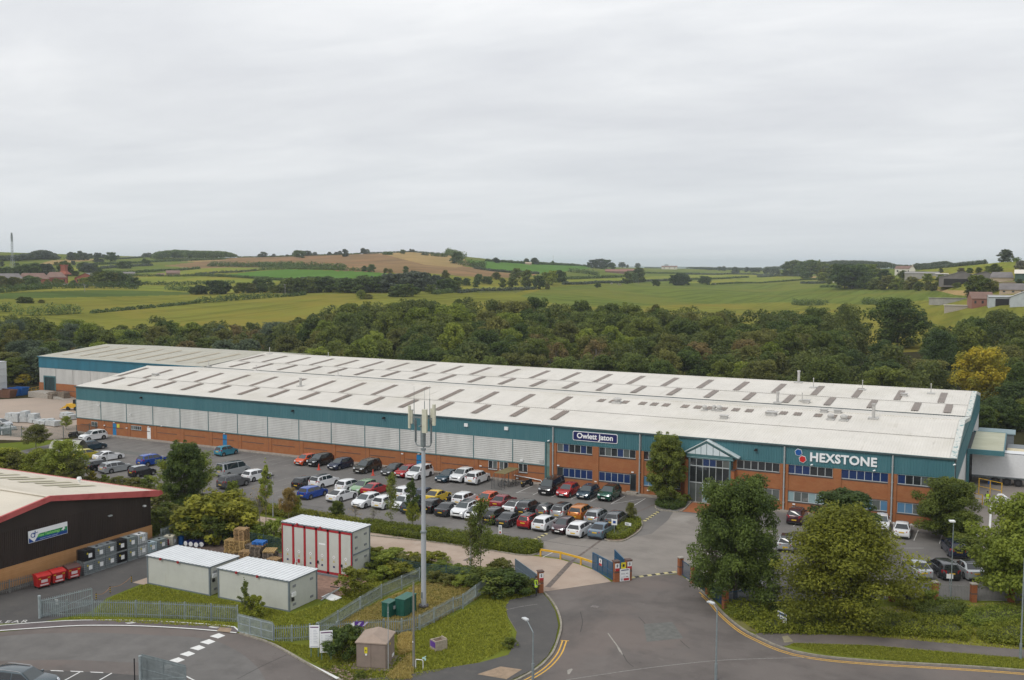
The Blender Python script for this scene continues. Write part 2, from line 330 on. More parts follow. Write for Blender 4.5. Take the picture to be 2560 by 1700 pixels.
# ---------------------------------------------------------------- foliage
def leaves(rng,C,Rr,n,size,flat=.8,up=.25,inner=.55,aspect=.62):
    """n leaf-sized quads over clumps (centres C, radii Rr)"""
    w=Rr**2;idx=rng.choice(len(C),n,p=w/w.sum());d=rng.normal(size=(n,3));d[:,2] += up;d /= np.linalg.norm(d,axis=1)[:,None]
    r=Rr[idx]*(inner+(1.05-inner)*rng.random(n)**.6);p=C[idx]+d*r[:,None]*np.array([1,1,flat])
    nn=d*.7+rng.normal(size=(n,3))*.5+np.array([0,0,.55]);nn /= np.linalg.norm(nn,axis=1)[:,None]
    t=np.cross(nn,rng.normal(size=(n,3)));t /= np.linalg.norm(t,axis=1)[:,None];b=np.cross(nn,t);s=size*(.55+.9*rng.random(n))[:,None]
    q=np.stack([p-t*s,p-b*s*aspect+nn*s*.12,p+t*s,p+b*s*aspect+nn*s*.12],1)
    tint=np.clip(.5+.28*rng.normal(size=len(C))[idx]+.16*rng.normal(size=n),0,1);return q,tint
def leafmesh(name,q,tint,mats,extra=None):
    """q: (n,4,3) quads with a tint each; extra: MB with branches and the like (material slot 1+)"""
    n=len(q);V=q.reshape(-1,3);F=np.arange(n*4).reshape(-1,4);me=bpy.data.meshes.new(name)
    ev=np.array(extra.v).reshape(-1,3) if extra else np.zeros((0,3));me.vertices.add(len(V)+len(ev));me.vertices.foreach_set('co',np.vstack([V,ev]).ravel())
    li=list(F.ravel());st=list(range(0,n*4,4));mi=[0]*n
    if extra:
        for f,m in zip(extra.f,extra.m): st.append(len(li));li += [i+len(V) for i in f];mi.append(m+1)
    me.loops.add(len(li));me.loops.foreach_set('vertex_index',np.array(li,np.int32));me.polygons.add(len(st));me.polygons.foreach_set('loop_start',np.array(st,np.int32))
    for m in mats: me.materials.append(m)
    me.polygons.foreach_set('material_index',np.array(mi,np.int32));me.update(calc_edges=True)
    a=me.attributes.new('tint','FLOAT','POINT');a.data.foreach_set('value',np.concatenate([np.repeat(tint,4),np.full(len(ev),.4)]).astype(np.float32));return me
BARK=M('bark',(.085,.068,.05),rough=.9,var=.3,scale=6);BARKG=M('pale_bark',(.23,.21,.18),rough=.9,var=.25,scale=8)
def crown_pts(rng,H,Rd,base,kind,nc):
    """leaf clumps strung along limbs, so that the outline is ragged and gaps stay open between the limbs"""
    C=[];Rr=[];nb=max(9,int(nc/4.2));g0=rng.random()*6
    for k in range(nb):
        u=(k+.5)/nb;z0=base*.8+(H-base)*.78*u
        if kind == 'round': e=math.sin(math.pi*min(1,.2+u*.72))**.6;el=-5+62*u
        elif kind == 'oak': e=math.sin(math.pi*min(1,.26+u*.6))**.5;el=-8+58*u
        elif kind == 'cone': e=(1-u*.86)**.8*min(1,.6+u*3);el=8+48*u
        elif kind == 'column': e=min(1,.5+u*2)*(1-.5*u**3);el=48+30*u
        else: e=.8+.3*math.sin(u*3);el=30+45*u
        a=g0+k*2.39996+rng.normal()*.25;L_=Rd*e*rng.uniform(.74,1.12);el=R(min(86,el+rng.normal()*8));n=max(3,int(nc/nb)+rng.integers(0,3))
        if kind == 'column': L_ *= 1.6
        for j in range(n):
            t=.3+.7*(j+rng.random())/n;r=Rd*(.17+.11*rng.random())*(1.15-.45*t)*(1.5 if kind == 'column' else 1)
            C.append((L_*t*math.cos(a)*math.cos(el)+rng.normal()*Rd*.07,L_*t*math.sin(a)*math.cos(el)+rng.normal()*Rd*.07,min(H-r*.5,z0+L_*t*math.sin(el)+rng.normal()*Rd*.05)));Rr.append(r)
    for j in range(4): C.append((rng.normal()*Rd*.08,rng.normal()*Rd*.08,H*(.97-.05*j)));Rr.append(Rd*(.10+.05*j))
    m=0 if kind in ('column','cone') else int(nc*(.14 if nc > 130 else .7))
    for j in range(m):      # smaller clumps that fill the dome between the limbs
        u=rng.random()**.8;e=math.sin(math.pi*min(1,.22+u*.74))**.6;a=rng.random()*6.283;rr=Rd*e*(.45+.5*math.sqrt(rng.random()));C.append((rr*math.cos(a),rr*math.sin(a),base+(H-base)*u*.93));Rr.append(Rd*rng.uniform(.13,.24))
    return np.array(C),np.array(Rr)
def branches(rng,H,Rd,base,C,r0,nlimb,mb):
    lean=rng.normal(size=2)*.02*H;P=[Vector((0,0,-.2))];top=base+(H-base)*.72
    for k in range(1,6): t=k/5;P.append(Vector((lean[0]*t+rng.normal()*.05,lean[1]*t+rng.normal()*.05,top*t)))
    for k in range(5): mb.cyl(P[k],P[k+1],r0*(1-k*.17),r0*(1-(k+1)*.17),8,0)
    for k in range(nlimb):
        t=.38+.55*k/nlimb;s=P[0].lerp(P[-1],t);e=Vector(C[rng.integers(len(C))]);e=s+(e-s)*.85
        if e.z < s.z: e.z=s.z+.3
        m=s.lerp(e,.5)+Vector((0,0,.12*(e-s).length));r=r0*(1-t)*.55+.015
        mb.cyl(s,m,r,r*.65,5,0,False);mb.cyl(m,e,r*.65,r*.2,5,0,False)
        for j in range(2):
            e2=Vector(C[rng.integers(len(C))]);q=m+(e2-m)*min(1,Rd*.5/((e2-m).length+.01));mb.cyl(m,q,r*.35,r*.1,4,0,False)
TREES={}
def tree_proto(key,seed,H,Rd,base,kind='round',nc=40,n=9000,size=.3,r0=None,nlimb=9,bark=None,flat=.8,inner=.55):
    rng=np.random.default_rng(seed);C,Rr=crown_pts(rng,H,Rd,base,kind,nc);q,t=leaves(rng,C,Rr,n,size,flat,inner=inner)
    q[:,:,2] -= max(0,-q[:,:,2].min())*-1 if q[:,:,2].min() < 0 else 0;kz=H/np.percentile(q[:,:,2],99.7);kr=Rd/np.percentile(np.hypot(q[:,:,0],q[:,:,1]),97);q=q*np.array([kr,kr,kz]);C=C*np.array([kr,kr,kz])
    tr=MB();branches(rng,H,Rd,base,C,r0 or H*.022,nlimb,tr)
    me=leafmesh('crown',q,t,[leafmat('leaf_mid',*LEAF['mid'])]);tm=bpy.data.meshes.new('trunk');tm.from_pydata(tr.v,[],tr.f);tm.materials.append(bark or BARK);tm.update()
    TREES[key]=(me,tm,H);return key
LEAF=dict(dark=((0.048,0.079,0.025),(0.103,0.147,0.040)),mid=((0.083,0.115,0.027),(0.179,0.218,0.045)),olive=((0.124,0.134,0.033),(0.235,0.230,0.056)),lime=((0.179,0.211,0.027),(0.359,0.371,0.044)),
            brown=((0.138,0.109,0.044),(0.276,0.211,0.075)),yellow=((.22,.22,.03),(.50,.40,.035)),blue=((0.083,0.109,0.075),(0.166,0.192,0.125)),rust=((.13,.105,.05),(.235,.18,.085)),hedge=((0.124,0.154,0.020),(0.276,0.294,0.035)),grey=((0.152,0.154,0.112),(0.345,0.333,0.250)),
            ltdark=((0.076,0.115,0.035),(0.152,0.211,0.056)),gold=((0.276,0.230,0.025),(0.497,0.410,0.050)))
def put_tree(key,name,loc,H,col,label,cat='tree',group=None,wide=1.0,rz=None,rnd=random):
    me,tm,h0=TREES[key];s=H/h0;r=empty(name,loc,rnd.random()*6.28 if rz is None else rz,label,cat,group);r.scale=(s*wide,s*wide,s)
    c=link('crown',me,r);c.material_slots[0].link='OBJECT';c.material_slots[0].material=leafmat('leaf_'+col,*LEAF[col]);link('trunk',tm,r);return r
# ---------------------------------------------------------------- warehouse
def brickmat(name,c1,c2,mortar):
    m=M(name,c1,rough=.85,var=0,col2=c2,scale=1.1,spec=.2,thr=(.3,.7));nt=m.node_tree;N=nt.nodes.new;L=nt.links.new;b=nt.nodes['Principled BSDF']
    src=b.inputs['Base Color'].links[0].from_socket;tc=N('ShaderNodeTexCoord');mp=N('ShaderNodeMapping');L(tc.outputs['Object'],mp.inputs[0]);mp.inputs['Rotation'].default_value=(R(90),0,0)
    br=N('ShaderNodeTexBrick');L(mp.outputs[0],br.inputs[0]);br.inputs['Scale'].default_value=1;br.inputs['Brick Width'].default_value=.225;br.inputs['Row Height'].default_value=.075;br.inputs['Mortar Size'].default_value=.008
    br.inputs['Color1'].default_value=(1,1,1,1);br.inputs['Color2'].default_value=(.84,.8,.78,1);br.inputs['Mortar'].default_value=(*mortar,1)
    mx=N('ShaderNodeMix');mx.data_type='RGBA';mx.blend_type='MULTIPLY';mx.inputs[0].default_value=.8;L(src,mx.inputs[6]);L(br.outputs[0],mx.inputs[7]);L(mx.outputs[2],b.inputs['Base Color']);return m
BRICK=brickmat('orange_brick',(.33,.135,.058),(.39,.168,.074),(.75,.7,.65));overlay(BRICK,(.30,.085,.035),.5,.7,(.5,.7),(1,1,3))
BRICKD=M('blue_brick',(.11,.07,.06),rough=.8,var=.2,scale=8)
TEAL=M('teal_cladding',(.05,.152,.178),rough=.5,var=0,col2=(.062,.175,.20),scale=.5,spec=.4,stretch=(1,1,.12));overlay(TEAL,(.09,.2,.22),.35,1.2,(.52,.68),(1,1,.06),4);TEAL2=M('blue_cladding',(.028,.15,.215),rough=.45,var=.12,scale=.6,stretch=(1,1,.15))
GREYC=M('silver_cladding',(.53,.53,.51),rough=.42,metal=.15,var=.09,scale=.7,spec=.5,stretch=(1,1,.3));overlay(GREYC,(.34,.34,.31),.4,1.5,(.56,.72),(1,1,.12),7)
ROOFM=M('white_roof_sheet',(.655,.625,.57),rough=.55,var=.05,scale=.25,spec=.3);overlay(ROOFM,(.55,.53,.47),.4,2.2,(.5,.72),(1,.06,1),2);overlay(ROOFM,(.50,.47,.39),.55,.09,(.5,.72),None,11);overlay(ROOFM,(.36,.33,.27),.45,1.1,(.62,.74),(1,.05,1),23)
ROOFW=M('weathered_roof_sheet',(.49,.475,.41),rough=.7,var=.08,scale=.4,spec=.2);overlay(ROOFW,(.40,.37,.29),.6,1.5,(.46,.7),(1,.1,1),2)
LIGHTM=M('rooflight',(.175,.132,.10),rough=.35,var=.2,scale=1.2);LIGHTP=M('faded_rooflight',(.42,.36,.26),rough=.5,var=.12)
GUTTER=M('gutter_dark',(.06,.085,.09),rough=.5,var=.2);FRAME=M('pale_frame',(.52,.55,.55),rough=.4,var=.06);DARKFR=M('teal_trim',(.07,.16,.17),rough=.4,var=.1)
GLASS=glassmat('dark_glass',(.022,.026,.03));GLASSB=glassmat('blue_blind_glass',(.014,.036,.12),.2);GLASSL=glassmat('light_blind_glass',(.25,.36,.38),.3);GLASSS=glassmat('sky_blue_blind',(.08,.2,.34),.3);GLASSW=glassmat('pale_interior_glass',(.10,.115,.11),.15)
WHITE=M('white_paint',(.76,.77,.77),rough=.5,var=.05);PIPE=M('downpipe_grey',(.36,.38,.38),rough=.5,var=.1);CONC=M('concrete',(.34,.31,.27),rough=.9,var=.2,scale=4)
BLUED=M('blue_door',(.016,.19,.42),rough=.4,var=.06);SLATE=M('dark_sill',(.10,.095,.095),rough=.7,var=.1);BLACK=M('black',(.012,.012,.013),rough=.5,var=.1);STEEL=M('galvanised',(.33,.36,.37),rough=.45,metal=.35,var=.15,scale=8)
FX,EV,TB,GB=138.4,7.88,5.66,2.5
B1=(9.9-7.88)/15.8;B2=(9.9-8.4)/18.3
def r1(y): return 7.88+B1*y
def r2z(y): return 8.4+B2*(y-30.2)
wh=empty('warehouse',(0,0,0),0,'long two-bay warehouse with white ribbed roof, teal fascia, silver panels and orange brick base','building')
# shell
b=MB();b.xprism([(0.02,0),(0.02,7.8),(15.8,9.82),(30.2,8.3),(48.5,9.82),(64,7.8),(64,0)],.02,FX-.02);b.build('wall',[M('side_cladding',(.62,.63,.62),rough=.5,var=.08)],wh)
# roof slopes: real ribs
for (ya,yb,fz) in ((-.18,7.55,lambda y: r1(y)),(7.45,15.8,lambda y: r1(y)+.05),(15.8,30.1,lambda y: 9.95-(9.95-8.42)*(y-15.8)/14.4),(30.3,38.2,r2z),(38.1,48.5,lambda y: r2z(y)+.05),(48.5,64.2,lambda y: 9.95-(9.95-7.9)*(y-48.5)/15.5)):
    b=MB();L_=math.hypot(yb-ya,fz(yb)-fz(ya));b.rib((-.1,ya,fz(ya)+.02),(1,0,0),(0,yb-ya,fz(yb)-fz(ya)),FX+.2,L_,.333,.035);rf=b.build('roof',[ROOFM],wh)
b=MB();b.box(-.1,15.6,9.94,FX+.1,16.0,10.03);b.box(-.1,48.3,9.94,FX+.1,48.7,10.03);b.build('ridge_cap',[ROOFM],wh)
b=MB();b.box(-.1,30.0,8.36,FX+.1,30.35,8.47);b.box(-.1,30.36,8.47,FX+.1,30.42,8.56);b.build('valley_gutter',[GUTTER],wh)
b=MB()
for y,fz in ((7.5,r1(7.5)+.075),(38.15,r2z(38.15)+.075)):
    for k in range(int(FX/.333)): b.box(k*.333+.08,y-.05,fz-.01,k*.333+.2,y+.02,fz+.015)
b.build('fixings',[M('lap_shadow',(.25,.24,.22),var=.1)],wh)  # dark dashes put in as the shade at the roof sheet laps
b=MB();b.box(-.15,-.34,7.72,FX+.12,-.2,7.9);b.box(-.15,-.2,7.72,FX+.12,0,7.76);b.build('gutter',[GUTTER],wh)
b=MB();b.box(-.15,-.36,7.9,FX+.12,-.33,7.95);b.build('gutter_lip',[M('gutter_lip',(.22,.33,.34),var=.1)],wh)
# verge (right gable edge): flashing strip with flaking paint
b=MB()
for (ya,za,yb,zb) in ((-.3,7.9,15.8,9.97),(15.8,9.97,30.2,8.45),(30.2,8.5,48.5,10.0),(48.5,10,64.2,7.95)):
    b.add([(FX+x,y,z) for x,y,z in ((-.55,ya,za+.07),(.1,ya,za+.07),(.1,yb,zb+.07),(-.55,yb,zb+.07),(.1,ya,za-.4),(.1,yb,zb-.4))],[(0,1,2,3),(1,4,5,2)],0)
fl=M('flaking_verge',(.66,.66,.62),rough=.7,var=0,col2=(.48,.50,.46),scale=3);overlay(fl,(.12,.26,.27),.9,2.5,(.56,.6),(1,.5,1));b.build('verge',[fl],wh)
b=MB();b.add([(FX+.03,y,z) for y,z in ((0,4.6),(0,7.86),(15.8,9.9),(30.2,8.35),(48.5,9.9),(64,7.86),(64,5.2),(48,5.2))],[(0,1,2,3,4,5,6,7)][0:0]+[(0,1,2,3,6),(3,4,5,6)]);b.rib((FX+.05,0,5.2),(0,1,0),(0,0,1),64,2.6,.5,.04);b.build('side_fascia',[TEAL],wh)
# rooflights
def rooflight(x,w,ya,yb,fz,mat=LIGHTM,dz=.16,parent=wh):
    q=MB();q.rib((x,ya,fz(ya)+dz-.03),(1,0,0),(0,yb-ya,fz(yb)-fz(ya)),w,math.hypot(yb-ya,fz(yb)-fz(ya)),.333,.03);return q.build('rooflight',[mat],parent)
for k in range(15):
    if k != 14 or True: rooflight(1.2+6.03*k,.98,7.7,14.2,r1)
    rooflight(3.4+6.06*k,.98,2.3,6.85,r1)
for k in range(23):
    rooflight(1.2+6.02*k,.98,38.6,46.0,r2z);rooflight(4.7+6.0*k if k < 22 else 134.9,.98,32.0,37.5,r2z)
for x in (90.8,92.6,94.4,97.0,98.7,100.4,103.1,104.9,106.6,108.4,110.1,111.9,114.6,116.4,118.2,120.8,122.6,124.4): rooflight(x,.98,12.6,14.1,r1)
def roof_fan(x,y,z,s,kind):
    q=MB();q.T=Matrix.Translation((x,y,z));q.box(-.55*s,-.55*s,0,.55*s,.55*s,.18)
    if kind == 'dome':
        for a,b_,r0,r1_ in ((.18,.42,.36,.36),(.42,.62,.46,.5),(.62,.78,.5,.3),(.78,.84,.3,.05)): q.cyl((0,0,a),(0,0,b_),r0*s,r1_*s,14)
    elif kind == 'box': q.box(-.5*s,-.42*s,.18,.5*s,.42*s,.4);q.box(-.62*s,-.5*s,.4,.62*s,.5*s,.5)
    elif kind == 'flue': q.cyl((0,0,.1),(0,0,1.5*s),.2,.2,12);q.cyl((0,0,1.5*s),(0,0,1.7*s),.26,.26,12)
    elif kind == 'pipe': q.cyl((0,0,.1),(0,0,1.5*s),.06,.06,8);q.cyl((0,0,1.5*s),(0,0,1.62*s),.11,.08,8)
    return q.build({'dome': 'roof_ventilator','box': 'roof_unit','flue': 'flue','pipe': 'vent_pipe'}[kind],[M('vent_metal',(.45,.44,.42),rough=.5,var=.15)],wh)
for x,y,s,k in ((93.9,12.9,1.2,'dome'),(106.7,12.0,.7,'dome'),(107.9,12.3,.6,'dome'),(108.6,12.3,.8,'dome'),(110.2,8.9,.85,'box'),(115.6,12.2,1.15,'box'),(121.7,15.2,.8,'box'),(123.4,15.3,.8,'box'),
                   (123.1,11.9,.9,'dome'),(124.7,11.9,1.0,'dome'),(128.0,13.8,1.15,'flue'),(8.6,9.6,.9,'box'),(40.6,9.6,.85,'flue'),(0.6,31,.8,'pipe'),(14,29.5,.7,'pipe'),(33,29.8,.8,'pipe')):
    roof_fan(x,y,(r1(y) if y < 16 else 8.5)+.02,s,k)
for x,y,s,k in ((112.2,31.5,1,'flue'),(115.3,34.0,.8,'pipe'),(116.1,33,.9,'box'),(128.8,42,.85,'box'),(112,48,1.2,'flue'),(115,44.5,1,'pipe'),(122.4,44.8,1,'pipe'),(132.3,45,1,'pipe'),(2,47.5,.9,'pipe'),(17,48,.6,'pipe')):
    roof_fan(x,y,r2z(y)+.02,s,k)
# front: teal fascia, silver panels, brick
for k in range(4): x0=(0,90,102.1,120)[k];x1=(90,102.1,120,FX)[k];b=MB();b.rib((x0+.06,-.12,TB),(1,0,0),(0,0,1),x1-x0-.12,EV-TB-.15,.3,.03);b.box(x0+.05,-.16,TB-.06,x1-.05,0,TB);b.build('fascia',[TEAL],wh)
for k in range(15):
    b=MB();w=5.9 if k < 14 else 4.75;b.rib((6*k+.05+w,-.1,GB),(0,0,1),(-1,0,0),5.6-GB,w,.262,.026,0,(.08,.2,.62,.92));b.build('cladding_panel',[GREYC],wh)
b=MB();[b.box(6*k-.05,-.17,GB,6*k+.05,0,TB-.06) for k in range(15)];b.box(88.78,-.19,0,88.95,0,TB-.06);b.box(0,-.2,GB-.1,88.8,0,GB);b.build('panel_joint',[DARKFR],wh)
FM=[0]
def opening(x0,x1,z0,z1,n,glass=GLASS,y=-.06,name='window',mix=None,frame=FRAME,t=.06,sill=True,trans=0):
    """window with frame, n panes"""
    q=MB();q.box(x0,y-.05,z0,x1,y+.04,z0+t);q.box(x0,y-.05,z1-t,x1,y+.04,z1);w=(x1-x0)/n
    for i in range(n+1): xx=x0+w*i;q.box(max(x0,xx-t/2),y-.045,z0+t,min(x1,xx+t/2),y+.035,z1-t)
    if trans: q.box(x0,y-.045,z1-trans-t/2,x1,y+.035,z1-trans+t/2)
    o=q.build(name,[frame],wh)
    for i in range(n):
        gm=mix[i % len(mix)] if mix else glass;q=MB();q.box(x0+w*i+t/2,y-.01,z0+t,x0+w*(i+1)-t/2,y+.01,z1-t);q.build('pane',[gm],o)
    if sill: q=MB();q.box(x0-.05,y-.12,z0-.08,x1+.05,y+.04,z0);q.build('sill',[SLATE],o)
    return o
# warehouse brickwork with piers and a dark string course
b=MB();xs=[(0,3.6),(5.05,8.7),(9.5,12.95),(15.3,16.6),(17.4,32.95),(33.75,68.8),(69.6,80.3),(81.65,82.0),(83.3,84.9),(86.2,88.8)]
for a,c in xs: b.box(a,-.08,0,c,.01,GB-.1)
for a,c,z0,z1 in ((3.6,5.05,0,1.3),(3.6,5.05,2.05,2.4),(8.7,9.5,2.1,2.4),(12.95,15.3,0,1.4),(12.95,15.3,2.08,2.4),(16.6,17.4,2,2.4),(32.95,33.75,2.15,2.4),(68.8,69.6,2.13,2.4),(80.3,81.65,0,1.2),(82,83.3,0,1.2),(84.9,86.2,0,1.2)): b.box(a,-.08,z0,c,.01,z1)
for k in range(1,15): b.box(6*k+.15,-.14,0,6*k+.75,-.08,GB-.1)
for k in range(15): b.box(6*k+.9,-.105,1.30,6*k+5.2,-.079,1.40,1)
for k in range(1,15): b.box(6*k+.10,-.13,0,6*k+.15,-.079,GB-.1,1)
b.build('brick_base',[BRICK,BRICKD],wh)
def door(x0,x1,z1,mat,y=-.05,z0=.02):
    q=MB();q.box(x0,y-.05,z0,x0+.06,y+.04,z1);q.box(x1-.06,y-.05,z0,x1,y+.04,z1);q.box(x0+.06,y-.05,z1-.06,x1-.06,y+.04,z1);o=q.build('door',[mat],wh)
    q=MB();q.box(x0+.06,y-.03,z0,x1-.06,y+.01,z1-.06);q.build('door_leaf',[mat],o);q=MB();q.box(x1-.18,y-.09,z0+.95,x1-.1,y-.03,z0+1.0);q.build('handle',[STEEL],o)
    q=MB();q.box((x0+x1)/2-.15,y-.2,z1+.12,(x0+x1)/2+.15,y-.08,z1+.2);q.build('lamp',[WHITE],o);return o
door(8.7,9.5,2.1,BLUED);door(16.6,17.4,2.0,WHITE);door(32.95,33.75,2.15,BLUED);door(68.8,69.6,2.13,BLUED)
opening(3.6,5.05,1.3,2.05,2,GLASSW);opening(12.95,15.3,1.4,2.08,5,mix=[GLASSW,GLASSW,GLASS,GLASS,GLASS])
opening(80.3,81.65,1.2,2.4,2,mix=[GLASS,GLASSW],frame=WHITE);opening(82.0,83.3,1.2,2.4,2,mix=[GLASSW,GLASS],frame=WHITE);opening(84.9,86.2,1.2,2.4,2,frame=WHITE)
# stair tower glazing strip between warehouse and offices
b=MB();b.box(88.95,-.04,0,90.0,.01,TB-.06,0);b.build('glazed_strip',[M('frosted_strip',(.16,.25,.24),rough=.3,var=.2,scale=.8)],wh);opening(89.0,89.95,.1,2.4,1,M('green_glass',(.12,.2,.17),.2),y=-.1,name='side_door',frame=DARKFR,sill=False)
# office front: brick walls around the windows
def wall_with_holes(x0,x1,holes,y=-.1):
    q=MB();zs=sorted({0,TB-.06,*[h[2] for h in holes],*[h[3] for h in holes]});xs_=sorted({x0,x1,*[h[0] for h in holes],*[h[1] for h in holes]})
    for i in range(len(zs)-1):
        run=None
        for j in range(len(xs_)-1):
            xm,zm=(xs_[j]+xs_[j+1])/2,(zs[i]+zs[i+1])/2;solid=not any(h[0] < xm < h[1] and h[2] < zm < h[3] for h in holes)
            if solid and run is None: run=xs_[j]
            if not solid and run is not None: q.box(run,y,zs[i],xs_[j],.012,zs[i+1]);run=None
        if run is not None: q.box(run,y,zs[i],xs_[-1],.012,zs[i+1])
    for h in holes: q.box(h[0]-.1,y-.02,h[3]+.0,h[1]+.1,y,h[3]+.09,1);q.box(h[0]-.1,y-.02,h[2]-.17,h[1]+.1,y,h[2]-.08,1)
    return q.build('brick_wall',[BRICK,BRICKD],wh)
UZ=(4.5,5.60);DZ=(1.22,2.42);B_,D_,L_2,S_,W_=GLASSB,GLASS,GLASSL,GLASSS,GLASSW
bays=[(90.0,96.0,[(90.55,95.5,*UZ,6,[W_,B_,D_,D_,B_,D_]),(90.55,91.4,0.15,2.42,1,[D_]),(91.4,95.55,*DZ,5,[B_])]),
        (96.0,102.1,[(96.45,101.4,*UZ,6,[D_,W_,D_,B_,W_,D_]),(96.45,100.7,*DZ,5,[B_]),(100.7,101.5,.35,2.5,1,[D_])]),
        (102.1,108.5,[(102.3,107.3,*UZ,6,[D_,W_,D_,D_,W_,D_]),(102.3,107.3,*DZ,6,[S_,S_,W_,W_,S_,W_])]),
        (113.8,120.0,[(114.28,119.37,*UZ,6,[D_]),(114.28,119.42,*DZ,6,[L_2,L_2,W_,D_,W_,W_])]),
        (120.0,126.0,[(120.3,125.45,*UZ,6,[B_,B_,B_,D_,D_,D_]),(120.3,125.25,*DZ,6,[L_2,W_,W_,L_2,L_2,L_2])]),
        (126.0,132.0,[(126.4,131.5,*UZ,6,[B_]),(126.4,131.6,*DZ,6,[L_2,L_2,S_,S_,W_,S_])]),
        (132.0,FX,[(132.5,137.4,*UZ,6,[B_,D_,D_,W_,D_,D_]),(132.55,137.4,*DZ,6,[S_,S_,W_,S_,W_,S_])])]
for x0,x1,hs in bays:
    wall_with_holes(x0+(.001),x1,[h[:4] for h in hs])
    for h in hs: opening(*h[:4],h[4],mix=h[5],y=-.03,name='door' if h[4] == 1 else 'window',sill=h[4] > 1,frame=FRAME if h[4] > 1 else DARKFR,trans=.9 if h[4] > 1 and h[2] > 3 and False else 0)
for x in (96.0,126.0): b=MB();b.box(x-.42,-.2,0,x+.42,-.1,TB-.06);b.build('brick_pier',[BRICK],wh)
for x in (90.0,102.1,120.0,132.0):
    for c in (-.5,.12): b=MB();b.box(x+c,-.2,0,x+c+.3,-.1,TB-.06);b.build('brick_pier',[BRICK],wh)
for x in (90.0,102.0,119.95,131.95): b=MB();b.cyl((x,-.3,.1),(x,-.3,7.7),.09,.09,10);[b.box(x-.13,-.32,z,x+.13,-.1,z+.06) for z in (1,2.8,4.6,6.4)];b.build('downpipe',[PIPE],wh)
b=MB();b.box(-.2,-1.15,0,FX+.5,0,.14);struct('footpath',b,[M('concrete_path',(.30,.27,.235),rough=.9,var=.2,scale=2)])
# entrance: glazed screen under a gable
y=-1.0
b=MB();b.box(108.55,y,0,108.72,0,5.5);b.box(113.6,y,0,113.78,0,5.5,0);b.build('entrance_frame',[DARKFR],wh)
b=MB();b.box(113.78,y+.02,0,114.2,-.1,4.3);b.box(113.75,y-.03,4.3,114.25,-.1,4.4,1);b.build('brick_pier',[BRICK,BRICKD],wh);b=MB();b.box(108.1,y+.02,0,108.55,-.1,5.2);b.build('brick_pier',[BRICK],wh)
for z0,z1,gl in ((.05,2.5,[W_,W_,GLASSL,W_,D_,D_,D_]),(2.5,4.55,[D_]),(4.55,5.5,[D_,D_,B_,B_,D_,W_])): opening(108.72,113.6,z0,z1,6,mix=gl,y=y+.06,name='entrance_glazing',sill=False,frame=M('alu',(.42,.46,.47),rough=.4,var=.05))
b=MB();b.xprism([(y-.05,5.5),(y-.05,5.62),(-.1,5.62),(-.1,5.5)],108.3,114.1)
b.add([(107.9,y-.06,6.05),(110.8,y-.06,7.72),(114.5,y-.06,5.98),(107.9,y-.06,5.85),(110.8,y-.06,7.45),(114.5,y-.06,5.78)],[(0,3,4,1),(1,4,5,2)]);b.build('gable_trim',[DARKFR],wh)
b=MB();b.poly([(108.35,y-.02,6.0),(113.7,y-.02,6.0),(110.8,y-.02,7.4)]);[b.box(108.3,y-.03,5.62,114,-.12,5.64)];b.poly([(108.3,y-.01,5.62),(114.0,y-.01,5.62),(114.0,y-.01,6.0),(108.3,y-.01,6.0)],1);b.build('gable_glazing',[M('gable_glass',(.62,.70,.73),rough=.15,var=.05),DARKFR],wh)
b=MB();[b.box(x-.025,y-.05,6.0,x+.025,y-.02,7.4-abs(x-110.8)*.5) for x in (109.4,110.1,110.8,111.6,112.4)];b.build('glazing_bar',[DARKFR],wh)
b=MB()
for (xa,za,xb,zb) in ((107.7,6.02,110.8,7.84),(110.8,7.84,114.75,5.98)): b.add([(xa,y-.15,za),(xb,y-.15,zb),(xb,-.1,zb),(xa,-.1,za),(xa,y-.15,za-.12),(xb,y-.15,zb-.12),(xa,-.1,za-.12),(xb,-.1,zb-.12)],[(0,1,2,3),(0,4,5,1),(4,6,7,5)])
b.build('gable_roof',[M('gable_sheet',(.55,.62,.63),rough=.4,var=.1)],wh)
# small fittings on the front
def fit(name,mat,*bx): q=MB();q.box(*bx);return q.build(name,[mat],wh)
for x in (76.6,82.8): b=MB();b.box(x,-.3,6.75,x+.55,-.12,7.2);b.build('floodlight',[WHITE],wh)
for x,z in ((6.7,1.55),(11.9,1.5),(66.3,2.0),(79.0,1.45),(84.6,.3),(90.6,2.6),(100.9,2.7),(95.9,1.0),(121,.85),(131.7,.6),(103,.6),(104.7,.5)): fit('bulkhead_lamp',WHITE,x,-.26,z,x+.3,-.14,z+.14)
for x,z,a in ((5.7,5.0,0),(20.2,2.6,1),(13.1,4,1),(89.4,5.9,1),(123.1,5.85,1),(130,5.85,1),(138.3,7.3,1)): b=MB();b.cyl((x,-.15,z),(x,-.42,z-.05),.05,.05,6);b.cyl((x-.12,-.45,z-.08),(x+.15,-.4,z),.07,.07,8);b.build('security_camera',[WHITE],wh)
for x,z in ((15.6,6.9),(47,6.9),(63.4,7),(116.6,7.0)): b=MB();b.box(x-.14,-.4,z-.1,x+.14,-.14,z+.12);b.box(x-.2,-.48,z-.14,x+.2,-.4,z+.02);b.build('spotlight',[BLACK],wh)
b=MB();b.tube([(x_,y_,z_) for x_,y_,z_ in ((84.3,-.25,.75),(86.4,-.25,.62),(88.3,-.25,.45),(88.4,-.25,.2))],.06,6);b.build('lagged_pipe',[WHITE],wh)
fit('notice_board',M('yellow_notice',(.62,.55,.06),var=.1),9.7,-.13,1.45,10.3,-.09,2.05);fit('grille',M('louvre',(.4,.4,.39),var=.1),88.0,-.2,2.75,88.6,-.15,3.2);fit('duct_box',WHITE,85.2,-.3,2.72,85.6,-.12,3.0)
